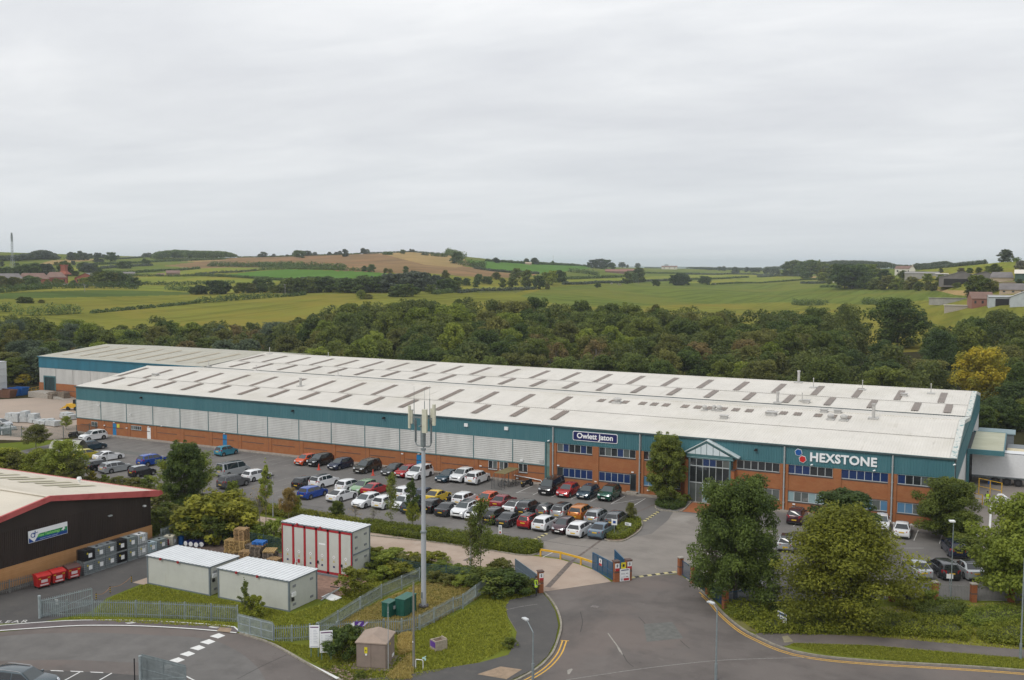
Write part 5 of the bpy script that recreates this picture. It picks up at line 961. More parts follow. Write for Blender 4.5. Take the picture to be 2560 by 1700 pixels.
for P_ in ([(1750,950),(1790,990),(1815,1020)],[(2160,1180),(2200,1220),(2250,1260)],[(1600,1320),(1640,1390),(1700,1440)],[(1180,900),(1200,1000),(1180,1100)]): ribbon(b,smooth_line([g('J',*p) for p in P_],.3),.05,.0128)
ribbon(b,smooth_line([g('I',120,1560),g('I',350,1440),g('I',560,1345)],.5),.05,.0128);struct('road_crack',b,[M('crack_tar',(.045,.042,.04),rough=.8,var=.2)])
# ---------------------------------------------------------------- brown industrial unit at the left
bu=empty('industrial_unit',(65.1,-57.4,0),0,'dark brown clad industrial unit with cream roof and faded red trim at the left edge','building');T0=Matrix.Translation((-65.1,57.4,0))
BRN=M('brown_cladding',(.032,.021,.016),rough=.55,var=.18,scale=.6,stretch=(1,1,.2));CREAM=M('cream_roof',(.62,.565,.47),rough=.6,var=.05,scale=.2);overlay(CREAM,(.50,.44,.34),.6,.5,(.55,.72),(.25,1,1),2);REDT=M('faded_red_trim',(.48,.10,.095),rough=.55,var=0,col2=(.38,.07,.065),scale=.8,thr=(.5,.62));overlay(REDT,(.20,.08,.06),.6,.6,(.62,.68),None,4);BUFF=brickmat('buff_brick',(.46,.24,.10),(.54,.30,.14),(.8,.78,.7))
X0=12
b=MB();b.T=T0;b.xprism([(-69.7,0),(-69.7,5.1),(-57.4,7.15),(-45.1,5.1),(-45.1,0)],X0,64.98);b.build('wall',[BRN],bu)
b=MB();b.T=T0;b.rib((65.0,-69.7,1.9),(0,1,0),(0,0,1),24.6,3.2,.2,.03);b.build('cladding',[BRN],bu)
b=MB();b.T=T0;b.box(64.98,-69.7,0,65.08,-45.05,1.9);b.build('brick_base',[BUFF],bu)
for ya,za,yb,zb in ((-45.9+1.7,5.3,-57.4,7.38),(-57.4,7.38,-70.6,5.25)):
    b=MB();b.T=T0;L_=math.hypot(yb-ya,zb-za);(b.rib((65.4,ya,za),(-1,0,0),(0,yb-ya,zb-za),65.4-X0,L_,.33,-.02));o=b.build('roof',[CREAM],bu)
b=MB();b.T=T0;b.box(X0,-57.6,7.4,65.4,-57.2,7.46);b.build('ridge_cap',[CREAM],bu)
b=MB();b.T=T0
pr=[(-43.9,5.0),(-44.1,5.38),(-44.6,5.48),(-57.4,7.5),(-71,5.3),(-71,4.8),(-57.4,7.0),(-44.6,4.85)];b.xprism(pr[::-1],65.3,65.55);b.box(X0,-44.3,5.0,65.3,-43.95,5.3);b.build('red_verge',[REDT],bu)
for x,y in ((56.5,-46.9),(55.0,-47.6),(53.0,-46.9),(51.4,-47.6),(48.9,-46.9),(47.2,-47.6),(44.8,-46.9),(43.1,-47.6)):
    b=MB();b.T=T0;s=(7.38-5.3)/(57.4-44.2);zz=lambda y_: 5.3+(-44.2-y_)*s+.05
    x=x+2;b.add([(x,y,zz(y)),(x+.8,y,zz(y)),(x+.8,y-4.2,zz(y-4.2)),(x,y-4.2,zz(y-4.2))],[(0,3,2,1)]);b.build('rooflight',[M('cream_rooflight',(.38,.35,.22),rough=.5,var=.1)],bu)
x_,z_=57.5,0
for (x,y,s) in ((55.6,-46.0,1),(37,-46,1.6)): b=MB();b.T=T0;b.cyl((x,y,5.4),(x,y,5.95*1),.12*s,.12*s,8);b.cyl((x,y,5.9),(x,y,6.15),.28*s,.2*s,10);b.build('roof_ventilator',[WHITE],bu)
b=MB();b.T=T0;b.box(65.05,-46.2,4.05,65.3,-45.95,4.2);b.build('security_camera',[WHITE],bu);b=MB();b.T=T0;b.box(65.05,-50.6,4.0,65.25,-50.2,4.12);b.build('wall_lamp',[PIPE],bu)
sg=empty('company_sign',(65.14,-57.5,4.08),R(90),'white, green and blue company board on the brown wall','sign');SGN=M('sign_green',(.012,.26,.075),rough=.4,var=.05);SBL=M('sign_blue',(.01,.06,.27),rough=.4,var=.05)
b=MB();b.box(-2.08,-.06,-.55,2.08,0,.55);b.build('panel',[SIGNW],sg)
b=MB();b.poly([(-.95,-.065,.13),(2.05,-.065,.13),(2.05,-.065,-.22),(-1.25,-.065,-.22)]);b.build('green_band',[SGN],sg);b=MB();b.poly([(-1.25,-.065,-.22),(2.05,-.065,-.22),(2.05,-.065,-.52),(-1.5,-.065,-.52)]);b.poly([(-2.05,-.065,-.05),(-1.5,-.065,-.52),(-2.05,-.065,-.52)]);b.build('blue_band',[SBL],sg)
put_text('lettering',text_mesh('New Technology',.34,.012,.003),M('sign_lime',(.25,.62,.2),var=0),sg,(.05,-.075,-.05));put_text('lettering',text_mesh('advanced recycling equipment',.16,0,.003),M('sign_pale',(.45,.6,.8),var=0),sg,(.05,-.075,-.36))
b=MB();[b.cyl((-1.62+.2*math.cos(i*.7),-.066,.12+.2*math.sin(i*.7)),(-1.62+.2*math.cos(i*.7+.7),-.07,.12+.2*math.sin(i*.7+.7)),.035,.035,6) for i in range(9)];b.cyl((-1.45,-.07,-.1),(-1.38,-.07,.48),.04,.04,6);b.cyl((-1.62,-.07,.22),(-1.12,-.07,.30),.03,.03,6);b.build('emblem',[SBL],sg)
b=MB();b.poly([(1.35,-.07,-.12),(1.5,-.07,-.02),(1.6,-.07,.16),(1.78,-.07,.3),(1.74,-.07,.08),(1.85,-.07,-.02),(1.68,-.07,-.08),(1.62,-.07,-.2),(1.52,-.07,-.12)][::-1]);b.build('bird_emblem',[SIGNW],sg)

# ---------------------------------------------------------------- storage cabins
CAB=M('cabin_panel',(.50,.51,.47),rough=.5,var=.05,scale=.7);overlay(CAB,(.38,.37,.30),.35,1.5,(.58,.75),(1,1,.2),4);CABR=M('cabin_roof',(.66,.68,.69),rough=.45,var=.04,scale=1);CABT=M('cabin_trim',(.16,.19,.21),rough=.5,var=.08);REDF=M('cabin_red',(.36,.025,.032),rough=.45,var=.1)
def cabin(x0,x1,y0,y1,z0,h,label,red=False,extra=True):
    r=empty('storage_cabin',(x0,y0,z0),0,label,'storage cabin');w,d=x1-x0,y1-y0
    q=MB();q.box(.04,.04,.02,w-.04,d-.04,h-.12);q.build('wall',[CAB],r)
    q=MB();q.rib((-.08,-.08,h-.02),(1,0,0),(0,1,.0),w+.16,d+.16,.46,.05,0,(.42,.46,.54,.58));q.build('roof',[CABR],r)
    q=MB()
    for a in ((0,0),(w-.14,0),(0,d-.14),(w-.14,d-.14)): q.box(a[0],a[1],0,a[0]+.14,a[1]+.14,h-.12)
    q.box(-.06,-.06,h-.14,w+.06,.05,h-.03);q.box(-.06,d-.05,h-.14,w+.06,d+.06,h-.03);q.box(-.06,.05,h-.14,.05,d-.05,h-.03);q.box(w-.05,.05,h-.14,w+.06,d-.05,h-.03);q.box(0.14,.0,0,w-.14,.035,.1);q.build('corner_frame',[CABT],r)
    q=MB();[q.box(w-.045,ya,za,w+.0,ya+.38,za+.2) for ya in (.5,d-.95) for za in ((.35,h-.75) if h < 3 else (.4,1.5,2.6,h-.8))];q.build('louvre',[M('louvre_grey',(.22,.23,.24),var=.1)],r)
    return r,w,d
r,w,d=cabin(74.85,82.35,-54.95,-51.3,0,2.62,'left pale grey storage cabin with white ribbed roof and red roof lugs')
def lug(r,x,y,z): q=MB();q.box(x-.05,y-.12,z-.1,x+.05,y,z+.12);q.box(x-.13,y-.1,z-.02,x+.13,y-.02,z+.05);q.build('lifting_lug',[REDF],r)
for x in (1.8,3.9): lug(r,x,-.06,2.5)
def cbox(r,x,z): q=MB();q.box(x,.25,z,x+.14,.75,z+.32);q.build('control_box',[WHITE],r);q=MB();q.box(x,.3,z-.4,x+.1,.55,z-.12);q.build('meter',[TRIM],r)
cbox(r,w,1.55)
r,w,d=cabin(83.25,91.05,-54.95,-51.2,0,2.65,'front pale grey storage cabin with control box on its end wall');[lug(r,x,-.06,2.53) for x in (2.2,4.5)];cbox(r,w,1.2)
r,w,d=cabin(82.4,90.5,-45.4,-42.5,.05,4.42,'tall two-tier storage cabin with red door frames and hazard labels')
q=MB();n=6;pw=w/n
for i in range(n+1): q.box(max(0,pw*i-.11),-.05,.1,min(w,pw*i+.11),.03,4.25)
q.box(.11,-.05,.1,w-.11,.03,.3);q.box(.11,-.05,4.05,w-.11,.03,4.25);q.build('red_frame',[REDF],r)
for i in range(n):
    q=MB();q.box(pw*i+.14,-.03,.32,pw*(i+1)-.14,.038,4.03);dd=q.build('door',[CAB],r);cx=pw*(i+.5)
    q=MB();q.poly([(cx-.17,-.04,1.75),(cx,-.04,1.58),(cx+.17,-.04,1.75),(cx,-.04,1.92)]);q.build('hazard_label',[WHITE],dd);q=MB();q.poly([(cx-.06,-.045,1.75),(cx,-.045,1.69),(cx+.06,-.045,1.75),(cx,-.045,1.81)]);q.build('hazard_symbol',[TRIM],dd)
    q=MB();q.poly([(cx-.12,-.04,1.25),(cx+.12,-.04,1.25),(cx,-.04,1.47)]);q.build('hazard_label',[M('label_yellow',(.45,.38,.12),var=.05)],dd);q=MB();q.box(cx-.1,-.045,.75,cx+.1,-.035,.92);q.build('label_plate',[NAVY],dd)
for x in (1.9,4.6): lug(r,x,-.07,4.35)
for x in (pw*3.1,pw*5.1): q=MB();q.box(x,-.14,.95,x+.16,-.05,1.2);q.build('lock_box',[TRIM],r)
q=MB();q.box(pw*3+.3,-.04,2.75,pw*4-.3,-.035,2.9);q.build('label_plate',[WHITE],r);q=MB();q.box(w-.01,-.02,2.12,w+.05,d+.03,2.24);q.box(.1,-.3,-.05,w,-.06,.1);q.build('mid_rail',[CABT],r)
q=MB();[q.box(1.1+i*.28,-.6,1.0,1.35+i*.28,-.55,1.35,i % 2) for i in range(3)];q.box(1.5,-.6,0,1.56,-.55,1.35,0);tag(q.build('warning_board',[REDF,WHITE]),'red and white striped board in front of the tall cabin','sign');bpy.data.objects[q and 'warning_board'].location=(83.2,-45.6,0)

# ---------------------------------------------------------------- antenna mast
MG=M('mast_paint',(.40,.42,.45),rough=.5,var=.06,scale=1.5,stretch=(1,1,.3));MS=M('mast_steel',(.22,.25,.26),rough=.5,metal=.3,var=.15);ANT=M('antenna_cream',(.58,.57,.46),rough=.5,var=.05)
mx_,my_=100.55,-49.2
r=empty('antenna_mast',(mx_,my_,0),0,'tall pale grey monopole mast with antenna panels at its head','mast')
b=MB();b.cyl((0,0,.35),(0,0,6.6),.21,.21,24);b.build('lower_pole',[MG],r);b=MB();b.cyl((0,0,6.6),(0,0,13.6),.18,.165,24);b.build('upper_pole',[MG],r);b=MB();b.cyl((0,0,6.5),(0,0,6.66),.26,.26,24);b.cyl((0,0,13.5),(0,0,13.62),.23,.23,24);b.build('collar',[MS],r)
b=MB();b.cyl((0,0,.05),(0,0,.12),.42,.42,16);b.cyl((0,0,.28),(0,0,.36),.42,.42,16);[b.cyl((.36*math.cos(i*.785),.36*math.sin(i*.785),0),(.36*math.cos(i*.785),.36*math.sin(i*.785),.46),.04,.04,6) for i in range(8)];b.build('base_flange',[M('flange',(.13,.12,.12),var=.3)],r)
b=MB();b.box(-.11,-.26,1.0,.02,-.2,1.5);b.build('access_hatch',[MS],r)
b=MB();b.box(-.18,-.16,13.75,.14,.16,16.3);[b.cyl((sx*.75,sy*.1,14.1),(sx*.75,sy*.1,16.0),.035,.035,6) for sx in (-1,1) for sy in (-1,1)]
for s in (-1,1): b.tube([(s*.75,0,14.1),(s*.68,0,13.88),(s*.5,0,13.8),(0,0,13.78)],.045,6);b.tube([(s*.95,0,16.2),(s*.75,0,15.8),(s*.75,0,14.1)],.045,6)
b.box(-.95,-.05,16.1,.0,.05,16.22);b.box(0,-.05,16.1,.9,.05,16.22);b.box(-.05,-.7,15.5,.05,.0,15.6);b.tube([(.1,-.15,13.7),(.12,-.2,15),(.1,-.2,16.1)],.06,6);b.build('headframe',[MS],r)
for (x,y,z0,z1,w,nm) in ((-1.35,0,15.2,17.1,.16,0),(-1.17,.05,15.6,16.75,.12,0),(.38,-.4,15.0,16.95,.42,0),(1.03,0,15.6,17.35,.22,0),(.78,.1,15.75,17.0,.2,0)): b=MB();b.box(x-w/2,y-.1,z0,x+w/2,y+.1,z1);b.box(x-w/2+.02,y+.1,z0+.3,x+w/2-.02,y+.16,z1-.4);b.build('antenna_panel',[ANT],r)
for x,z1 in ((-.9,17.65),(.12,17.55),(.62,17.8)): b=MB();b.cyl((x,0,15.5),(x,0,z1),.035,.03,6);b.cyl((x,0,z1),(x,0,z1+1.1),.012,.008,5);b.build('whip_aerial',[MS],r)
b=MB();b.cyl((-1.3,0,16.75),(-.9,0,16.75),.03,.03,6);b.cyl((-1.3,0,15.5),(-.9,0,15.7),.03,.03,6);b.cyl((.38,-.3,15.4),(.38,0,15.6),.04,.04,6);b.cyl((.62,0,16.0),(1.0,0,16.0),.03,.03,6);b.tube([(-1.3,0,15.2),(-1.2,0,14.95),(-.95,0,14.95),(-.8,0,15.2)],.02,5);b.build('bracket',[MS],r)
# cabinets
CG=M('cabinet_green',(.012,.085,.062),rough=.5,var=.1)
for (x0,y0,x1,y1,h,lb) in ((98.75,-52.75,99.5,-51.7,1.4,'smaller dark green equipment cabinet, left of the pair by the mast'),(99.55,-52.0,100.45,-50.2,1.62,'larger dark green equipment cabinet, right of the pair by the mast')):
    r=empty('equipment_cabinet',(x0,y0,0),0,lb,'cabinet');w,d=x1-x0,y1-y0;q=MB();q.box(0,0,.08,w,d,h-.06);q.build('body',[CG],r);q=MB();q.box(-.04,-.04,h-.06,w+.04,d+.04,h);q.build('lid',[M('cabinet_lid',(.03,.12,.09),rough=.5,var=.1)],r)
    q=MB();[q.box(w,a,.15,w+.02,a+d/2-.06,h-.14) for a in (.03,d/2+.03)];[q.box(a,-.02,.15,a+w/2-.05,0,h-.14) for a in (.03,w/2+.02)];q.build('door',[CG],r);q=MB();q.box(-.06,-.06,0,w+.06,d+.06,.08);q.build('plinth',[CONC],r)
q=MB();q.box(99.5,-52.2,.75,99.6,-52.0,1.0);tag(q.build('meter_box',[PIPE]),'small grey meter box between the two green cabinets','box')
# brown kiosk: built along its own axes
ka,kb,kc=np.array(g('W',738,735)),np.array(g('W',1150,762)),np.array(g('W',1325,590));kw=np.linalg.norm(kb-ka);kd=np.linalg.norm(kc-kb)*1.0;krz=math.atan2(*(kb-ka)[::-1])
KB=M('kiosk_brown',(.235,.185,.155),rough=.75,var=.08,scale=2);KR=M('kiosk_roof',(.33,.255,.205),rough=.75,var=.08,scale=2)
r=empty('substation_kiosk',(ka[0],ka[1],.1),krz,'brown electricity kiosk with hipped roof and yellow danger sign','kiosk')
q=MB();q.box(0,0,0,kw,kd,1.85);q.build('body',[KB],r);q=MB();q.box(-.35,-.35,-.12,kw+.3,kd+.2,0);q.build('plinth',[CONC if False else M('plinth_brown',(.16,.13,.11),var=.2)],r)
q=MB();z0,z1=1.85,2.28;e=.08;q.add([(-e,-e,z0),(kw+e,-e,z0),(kw+e,kd+e,z0),(-e,kd+e,z0),(kw/2,.55,z1),(kw/2,kd-.3,z1),(-e,-e,z0-.08),(kw+e,-e,z0-.08),(kw+e,kd+e,z0-.08),(-e,kd+e,z0-.08)],[(0,1,4),(1,2,5,4),(2,3,5),(3,0,4,5),(6,7,1,0),(7,8,2,1),(8,9,3,2),(9,6,0,3),(9,8,7,6)]);q.build('roof',[KR],r)
for a in (.04,kw/2+.015): q=MB();q.box(a,-.025,.05,a+kw/2-.055,0,1.74);q.build('door',[KB],r)
q=MB();q.box(kw*.33-.11,-.05,1.05,kw*.33+.11,-.028,1.5);dn=q.build('danger_sign',[SY],r);q=MB();q.poly([(kw*.33-.06,-.055,1.22),(kw*.33+.06,-.055,1.22),(kw*.33,-.055,1.36)]);q.build('symbol',[TRIM],dn);q=MB();q.box(kw*.33-.05,-.05,.9,kw*.33+.08,-.028,1.03);q.build('label_plate',[WHITE],r)
q=MB();q.box(kw,kd*.45,1.35,kw+.02,kd*.45+.12,1.5,0);q.build('label_plate',[SY],r);q=MB();q.box(kw,kd*.7,.2,kw+.02,kd*.7+.5,.42);q.build('notice_plate',[WHITE],r)
for i in range(2): pass
# sign boards
def board(p,w,z0,z1,rz,lb):
    r=empty('tenant_board',(p[0],p[1],0),rz,lb,'sign');q=MB();q.box(-w/2,-.04,z0,w/2,0,z1);q.build('panel',[SIGNW],r);[MBc(q2 := MB(),s,w,z1).build('post',[M('post_green',(.12,.2,.17),var=.1)],r) for s in (-1,1)]
    h=z1-z0;q=MB();q.box(-w*.42,-.048,z1-h*.10,w*.42,-.041,z1-h*.055);q.build('heading',[M('heading_purple',(.12,.02,.12),var=0)],r);q=MB()
    for i in range(9): q.box(-w*.38,-.048,z1-h*(.22+i*.072),-w*.30,-.041,z1-h*(.205+i*.072));q.box(-w*.1,-.048,z1-h*(.22+i*.072),w*(.2+.15*((i*7) % 3)/2),-.041,z1-h*(.205+i*.072))
    q.box(-w*.42,-.048,z0+h*.04,w*.4,-.041,z0+h*.065);q.build('text_lines',[M('board_text',(.42,.44,.5),var=0)],r);return r
def MBc(q,s,w,z1): q.box(s*w*.36-.03,.0,-.05,s*w*.36+.03,.06,z1-.1);return q
pa=g('W',150,600);pb=g('W',315,640)
board(pa,.72,.85,2.5,R(28),'left white tenant board on two posts, set slightly back');board(pb,.92,.7,2.3,R(40),'right white tenant board with a full list of lines on two posts')
# banner, pole, hoop, planter
PUR=M('banner_purple',(.12,.05,.30),rough=.5,var=.1)
fa,fc=g('I',1120,1182),g('I',1250,1176);r=empty('arrow_banner',(fa[0],fa[1]-.05,.75),math.atan2(fc[1]-fa[1],fc[0]-fa[0]),'purple banner with a white arrow tied to the palisade fence','banner');L_=math.dist(fa,fc)
q=MB();q.box(.3,-.02,0,L_,0,.45);q.build('panel',[PUR],r);q=MB();q.poly([(0,-.03,.22),(.4,-.03,.0),(.4,-.03,.45)]);q.build('arrow',[SIGNW],r);q=MB();q.poly([(.55,-.03,.1),(.75,-.03,.1),(.95,-.03,.38),(.75,-.03,.38)]);q.poly([(1.0,-.03,.06),(1.15,-.03,.06),(1.5,-.03,.38),(1.3,-.03,.4)]);q.build('stripes',[M('banner_pale',(.55,.5,.7),var=0)],r)
x,y=g('I',1690,1468);r=empty('wooden_pole',(x,y,0),0,'slim grey wooden pole standing right of the kiosk','pole');q=MB();q.cyl((0,0,-.1),(0,0,2.0),.105,.10,12);q.cyl((0,0,2.0),(0,0,6.3),.085,.065,12);q.build('shaft',[M('pole_wood',(.20,.195,.17),rough=.85,var=.2,stretch=(1,1,.1),scale=6)],r);q=MB();q.box(-.03,-.12,1.95,.03,-.1,2.05);q.build('tag_plate',[WHITE],r)
x,y=g('I',1463,1250,1.9);r=empty('thin_pole',(x,y-.0,0),0,'very thin grey pole rising behind the kiosk roof','pole');q=MB();q.cyl((0,0,0),(0,0,4.6),.03,.025,8);q.cyl((0,0,4.6),(0,0,4.95),.015,.01,6);q.build('shaft',[PIPE],r);q=MB();q.cyl((0,0,4.2),(0,0,4.23),.05,.05,8);q.build('collar',[PIPE],r)
pa,pb=g('W',1570,742),g('W',1668,752);r=empty('cycle_hoop',(pa[0],pa[1],0),math.atan2(pb[1]-pa[1],pb[0]-pa[0]),'small white metal hoop in the grass beside the wooden pole','hoop');L_=.55;q=MB();q.tube([(0,0,0),(0,0,.62),(.06,0,.7),(L_-.06,0,.7),(L_,0,.62),(L_,0,0)],.03,8);q.build('bar',[WHITE],r)
q=MB(); 
for k in range(7): a_=k*.9;q.cyl((.7+.08*math.cos(a_),.1*math.sin(a_),.75+.03*k),(.72+.14*math.cos(a_+1),.12*math.sin(a_+1),.86+.04*k),.06,.02,5)
o=q.build('plastic_bag',[M('bag_mint',(.42,.62,.58),rough=.3,var=.2)]);o.location=(pa[0],pa[1],0);tag(o,'pale green plastic bag caught at the white hoop','bag')
a,c,d2=np.array(g('W',1755,450)),np.array(g('W',1850,512)),np.array(g('W',2015,470));r=empty('stone_planter',(c[0],c[1],0),math.atan2(*(d2-c)[::-1]),'square concrete planter with a purple banner on its left side','planter');w=np.linalg.norm(d2-c);d_=.85
q=MB();t=.09;q.box(0,0,0,w,t,.8);q.box(0,d_-t,0,w,d_,.75);q.box(0,t,0,t,d_-t,.8);q.box(w-t,t,0,w,d_-t,.85);q.build('wall',[M('planter_stone',(.34,.29,.23),rough=.9,var=.2,scale=5)],r);q=MB();q.box(t,t,.1,w-t,d_-t,.6);q.build('soil',[SOIL],r);q=MB();q.box(-.02,.05,.3,-.002,d_-.1,.72);q.build('banner',[PUR],r)

# ---------------------------------------------------------------- bins, tanks, pallets, drums
BR=M('bin_red',(.42,.018,.016),rough=.45,var=.12)
def wheelie(x,y,rz,lb,lid=None,col=BR):
    r=empty('waste_bin',(x,y,0),rz,lb,'waste bin','red waste bins beside the palisade fence');q=MB();w,d=1.22,.95
    q.add([(-w/2+.08,-d/2+.1,.2),(w/2-.08,-d/2+.1,.2),(w/2-.08,d/2-.1,.2),(-w/2+.08,d/2-.1,.2),(-w/2,-d/2,1.08),(w/2,-d/2,1.08),(w/2,d/2,1.18),(-w/2,d/2,1.18)],[(0,3,2,1),(0,1,5,4),(1,2,6,5),(2,3,7,6),(3,0,4,7),(4,5,6,7)]);q.box(-w/2-.03,-d/2-.03,1.0,w/2+.03,-d/2+.02,1.1);q.build('body',[col],r)
    q=MB();q.xprism([(-d/2-.05,1.09),(-d/2-.05,1.13),(-d*.2,1.28),(d*.25,1.34),(d/2+.03,1.26),(d/2+.03,1.19)],-w/2-.03,w/2+.03);q.build('lid',[lid or col],r)
    for sx in (-1,1):
        for sy in (-1,1): q=MB();q.T=Matrix.Translation((sx*.45,sy*.33,.1));q.cyl((-.03,0,0),(.03,0,0),.1,.1,10);q.cyl((0,0,.06),(0,0,.14),.03,.03,6);q.build('wheel',[TYRE],r)
    q=MB();q.box(-.28,-d/2-.02+.05,.55,.3,-d/2+.07,.82);q.box(-.36,-d/2+.0,.30,.36,-d/2+.08,.40);q.build('label_plate',[M('bin_label',(.62,.5,.5),var=.1)],r)
    q=MB();q.box(-w/2+.1,-d/2-.01,.9,-w/2+.3,-d/2+.02,.96);q.box(w/2-.3,-d/2-.01,.9,w/2-.1,-d/2+.02,.96);q.build('sticker',[SY],r);return r
wheelie(67.5,-60.1,R(78),'red waste bin nearest the left edge of the row of three');wheelie(67.65,-58.7,R(80),'red waste bin in the middle of the row of three');wheelie(67.75,-57.15,R(80),'red waste bin with a dark lid beside the black and grey tanks',M('lid_brown',(.09,.045,.04),var=.1))
IBG=M('tank_grey',(.16,.18,.19),rough=.5,var=.12,scale=3);IBK=M('tank_black',(.016,.016,.018),rough=.45,var=.2);IBW=M('tank_white',(.60,.62,.62),rough=.45,var=.06);IBB=M('tank_pale_blue',(.42,.54,.58),rough=.45,var=.08);IBM_=M('tank_greygreen',(.18,.22,.215),rough=.5,var=.1);CAGE=M('tank_cage',(.30,.33,.34),rough=.4,metal=.4,var=.1)
def ibc(x,y,z,rz,mat,lb,cage=CAGE,s=1.0):
    r=empty('bulk_tank',(x,y,z),rz,lb,'tank','stacked bulk liquid tanks');r.scale=(s,s,s);w,d=1.15,1.0
    me=bm_bevel_mesh('body',[(sx*w/2*.96,sy*d/2*.96,zz) for zz in (.15,1.08) for sx,sy in ((-1,-1),(1,-1),(1,1),(-1,1))],[(0,3,2,1),(4,5,6,7),(0,1,5,4),(1,2,6,5),(2,3,7,6),(3,0,4,7)],[mat],[0]*6,.06,2,lambda e: True) if mat.name not in IBCM else IBCM[mat.name];IBCM[mat.name]=me;link('body',me,r)
    if 'cage' not in IBCM:
        q=MB()
        for zz in (.2,.38,.56,.74,.92,1.1): q.box(-w/2,-d/2-.01,zz-.012,w/2,-d/2+.012,zz+.012);q.box(-w/2,d/2-.012,zz-.012,w/2,d/2+.01,zz+.012);q.box(-w/2-.01,-d/2,zz-.012,-w/2+.012,d/2,zz+.012);q.box(w/2-.012,-d/2,zz-.012,w/2+.01,d/2,zz+.012)
        for k in range(7): xx=-w/2+w*k/6;q.box(xx-.012,-d/2-.014,.15,xx+.012,-d/2+.01,1.1);q.box(xx-.012,d/2-.01,.15,xx+.012,d/2+.014,1.1)
        for k in range(6): yy=-d/2+d*k/5;q.box(w/2-.01,yy-.012,.15,w/2+.014,yy+.012,1.1);q.box(-w/2-.014,yy-.012,.15,-w/2+.01,yy+.012,1.1)
        o=q.build('cage',[CAGE]);IBCM['cage']=o.data;bpy.data.objects.remove(o)
        q=MB();q.box(-w/2,-d/2,.1,w/2,d/2,.14);[q.box(-w/2,yy-.06,0,w/2,yy+.06,.1) for yy in (-d/2+.06,0,d/2-.06)];o=q.build('pallet_base',[CAGE]);IBCM['base']=o.data;bpy.data.objects.remove(o)
        q=MB();q.box(-.12,-d/2-.03,.42,.25,-d/2-.016,.8);q.box(w/2+.016,-.25,.4,w/2+.03,.12,.75);o=q.build('label_plate',[WHITE]);IBCM['label']=o.data;bpy.data.objects.remove(o);q=MB();q.cyl((0,0,1.08),(0,0,1.14),.12,.12,12);o=q.build('cap',[TRIM]);IBCM['cap']=o.data;bpy.data.objects.remove(o)
        q=MB();q.poly([(-.3,-d/2-.02,.75),(-.16,-d/2-.02,.75),(-.16,-d/2-.02,.89),(-.3,-d/2-.02,.89)]);q.poly([(w/2+.02,.2,.72),(w/2+.02,.36,.72),(w/2+.02,.36,.88),(w/2+.02,.2,.88)]);o=q.build('hazard_label',[SY]);IBCM['haz']=o.data;bpy.data.objects.remove(o)
    for nm,k in (('cage','cage'),('pallet_base','base'),('label_plate','label'),('cap','cap'),('hazard_label','haz')):
        o=link(nm,IBCM[k],r)
        if k == 'cage' and cage is not CAGE: o.material_slots[0].link='OBJECT';o.material_slots[0].material=cage
    return r
IBCM={}
for (y,zs) in ((-55.4,((0,IBG,CAGE,'grey bulk tank under the black one, nearest the red bins'),(1.14,IBK,IBK,'black bulk tank on top of a grey one, nearest the red bins'))),(-54.15,((0,IBG,CAGE,'lower grey bulk tank, second column from the red bins'),(1.14,IBG,CAGE,'upper grey bulk tank, second column from the red bins'))),
                (-52.9,((0,IBG,CAGE,'lower grey bulk tank left of the black column'),(1.14,IBG,CAGE,'upper grey bulk tank left of the black column'))),(-51.65,((0,IBK,IBK,'lower tank of the all black column'),(1.14,IBK,IBK,'upper tank of the all black column'))),
                (-50.35,((0,IBM_,CAGE,'lower grey green bulk tank right of the black column'),(1.14,IBM_,CAGE,'upper grey green bulk tank right of the black column'))),(-49.05,((0,IBW,CAGE,'lower white bulk tank of the white column'),(1.14,IBW,CAGE,'upper white bulk tank standing highest in the row'))),
                (-47.8,((0,IBB,CAGE,'single pale blue bulk tank beside the white column'),)),(-46.5,((0,IBM_,CAGE,'single grey green bulk tank at the far end of the row'),))):
    for z,m_,cg,lb in zs: ibc(67.55,y,z,R(88),m_,lb,cg,1.04)
x,y=g('Q',365,1395);r=ibc(x,y,0,R(20),M('tank_cream',(.62,.58,.45),var=.1),'cream bulk tank with a dark red front behind the left cabin');q=MB();q.box(-.45,-.56,.25,.2,-.53,.85);q.build('red_panel',[M('tank_red',(.18,.02,.03),var=.1)],r)
DRB=M('drum_blue',(.012,.10,.33),rough=.4,var=.1);DRN=M('drum_navy',(.02,.025,.11),rough=.4,var=.1)
def drum(x,y,z,lying,m_,lb,rz=0):
    r=empty('drum',(x,y,z),rz,lb,'drum','blue drums behind the cabins');q=MB();q.T=Matrix.Translation((0,0,.29)) @ Matrix.Rotation(R(90),4,'X') @ Matrix.Translation((0,0,-.44)) if lying else Matrix()
    for a,c in ((0,.28),(.3,.58),(.6,.88)): q.cyl((0,0,a),(0,0,c),.28,.28,14);q.cyl((0,0,c),(0,0,c+.02),.295,.295,14)
    q.build('body',[m_],r);q=MB();q.T=Matrix.Translation((0,0,.29)) @ Matrix.Rotation(R(90),4,'X') @ Matrix.Translation((0,0,-.44)) if lying else Matrix();q.cyl((0,0,.9),(0,0,.92),.24,.24,14);q.cyl((.12,0,.92),(.12,0,.95),.04,.04,8);q.build('lid',[WHITE if m_ is DRN and lying else m_],r)
x,y=g('Q',505,1375);drum(x,y,0,False,DRB,'bright blue drum standing left of the dark blue ones')
for i,(u,v,t) in enumerate(((600,1385,'leftmost of the dark blue lying drums'),(655,1392,'second from the left of the dark blue lying drums'),(712,1400,'third from the left of the dark blue lying drums, with white end'),(765,1395,'fourth from the left of the dark blue lying drums'))): x,y=g('Q',u,v);drum(x,y,0,True,DRN,t,R(10*i))
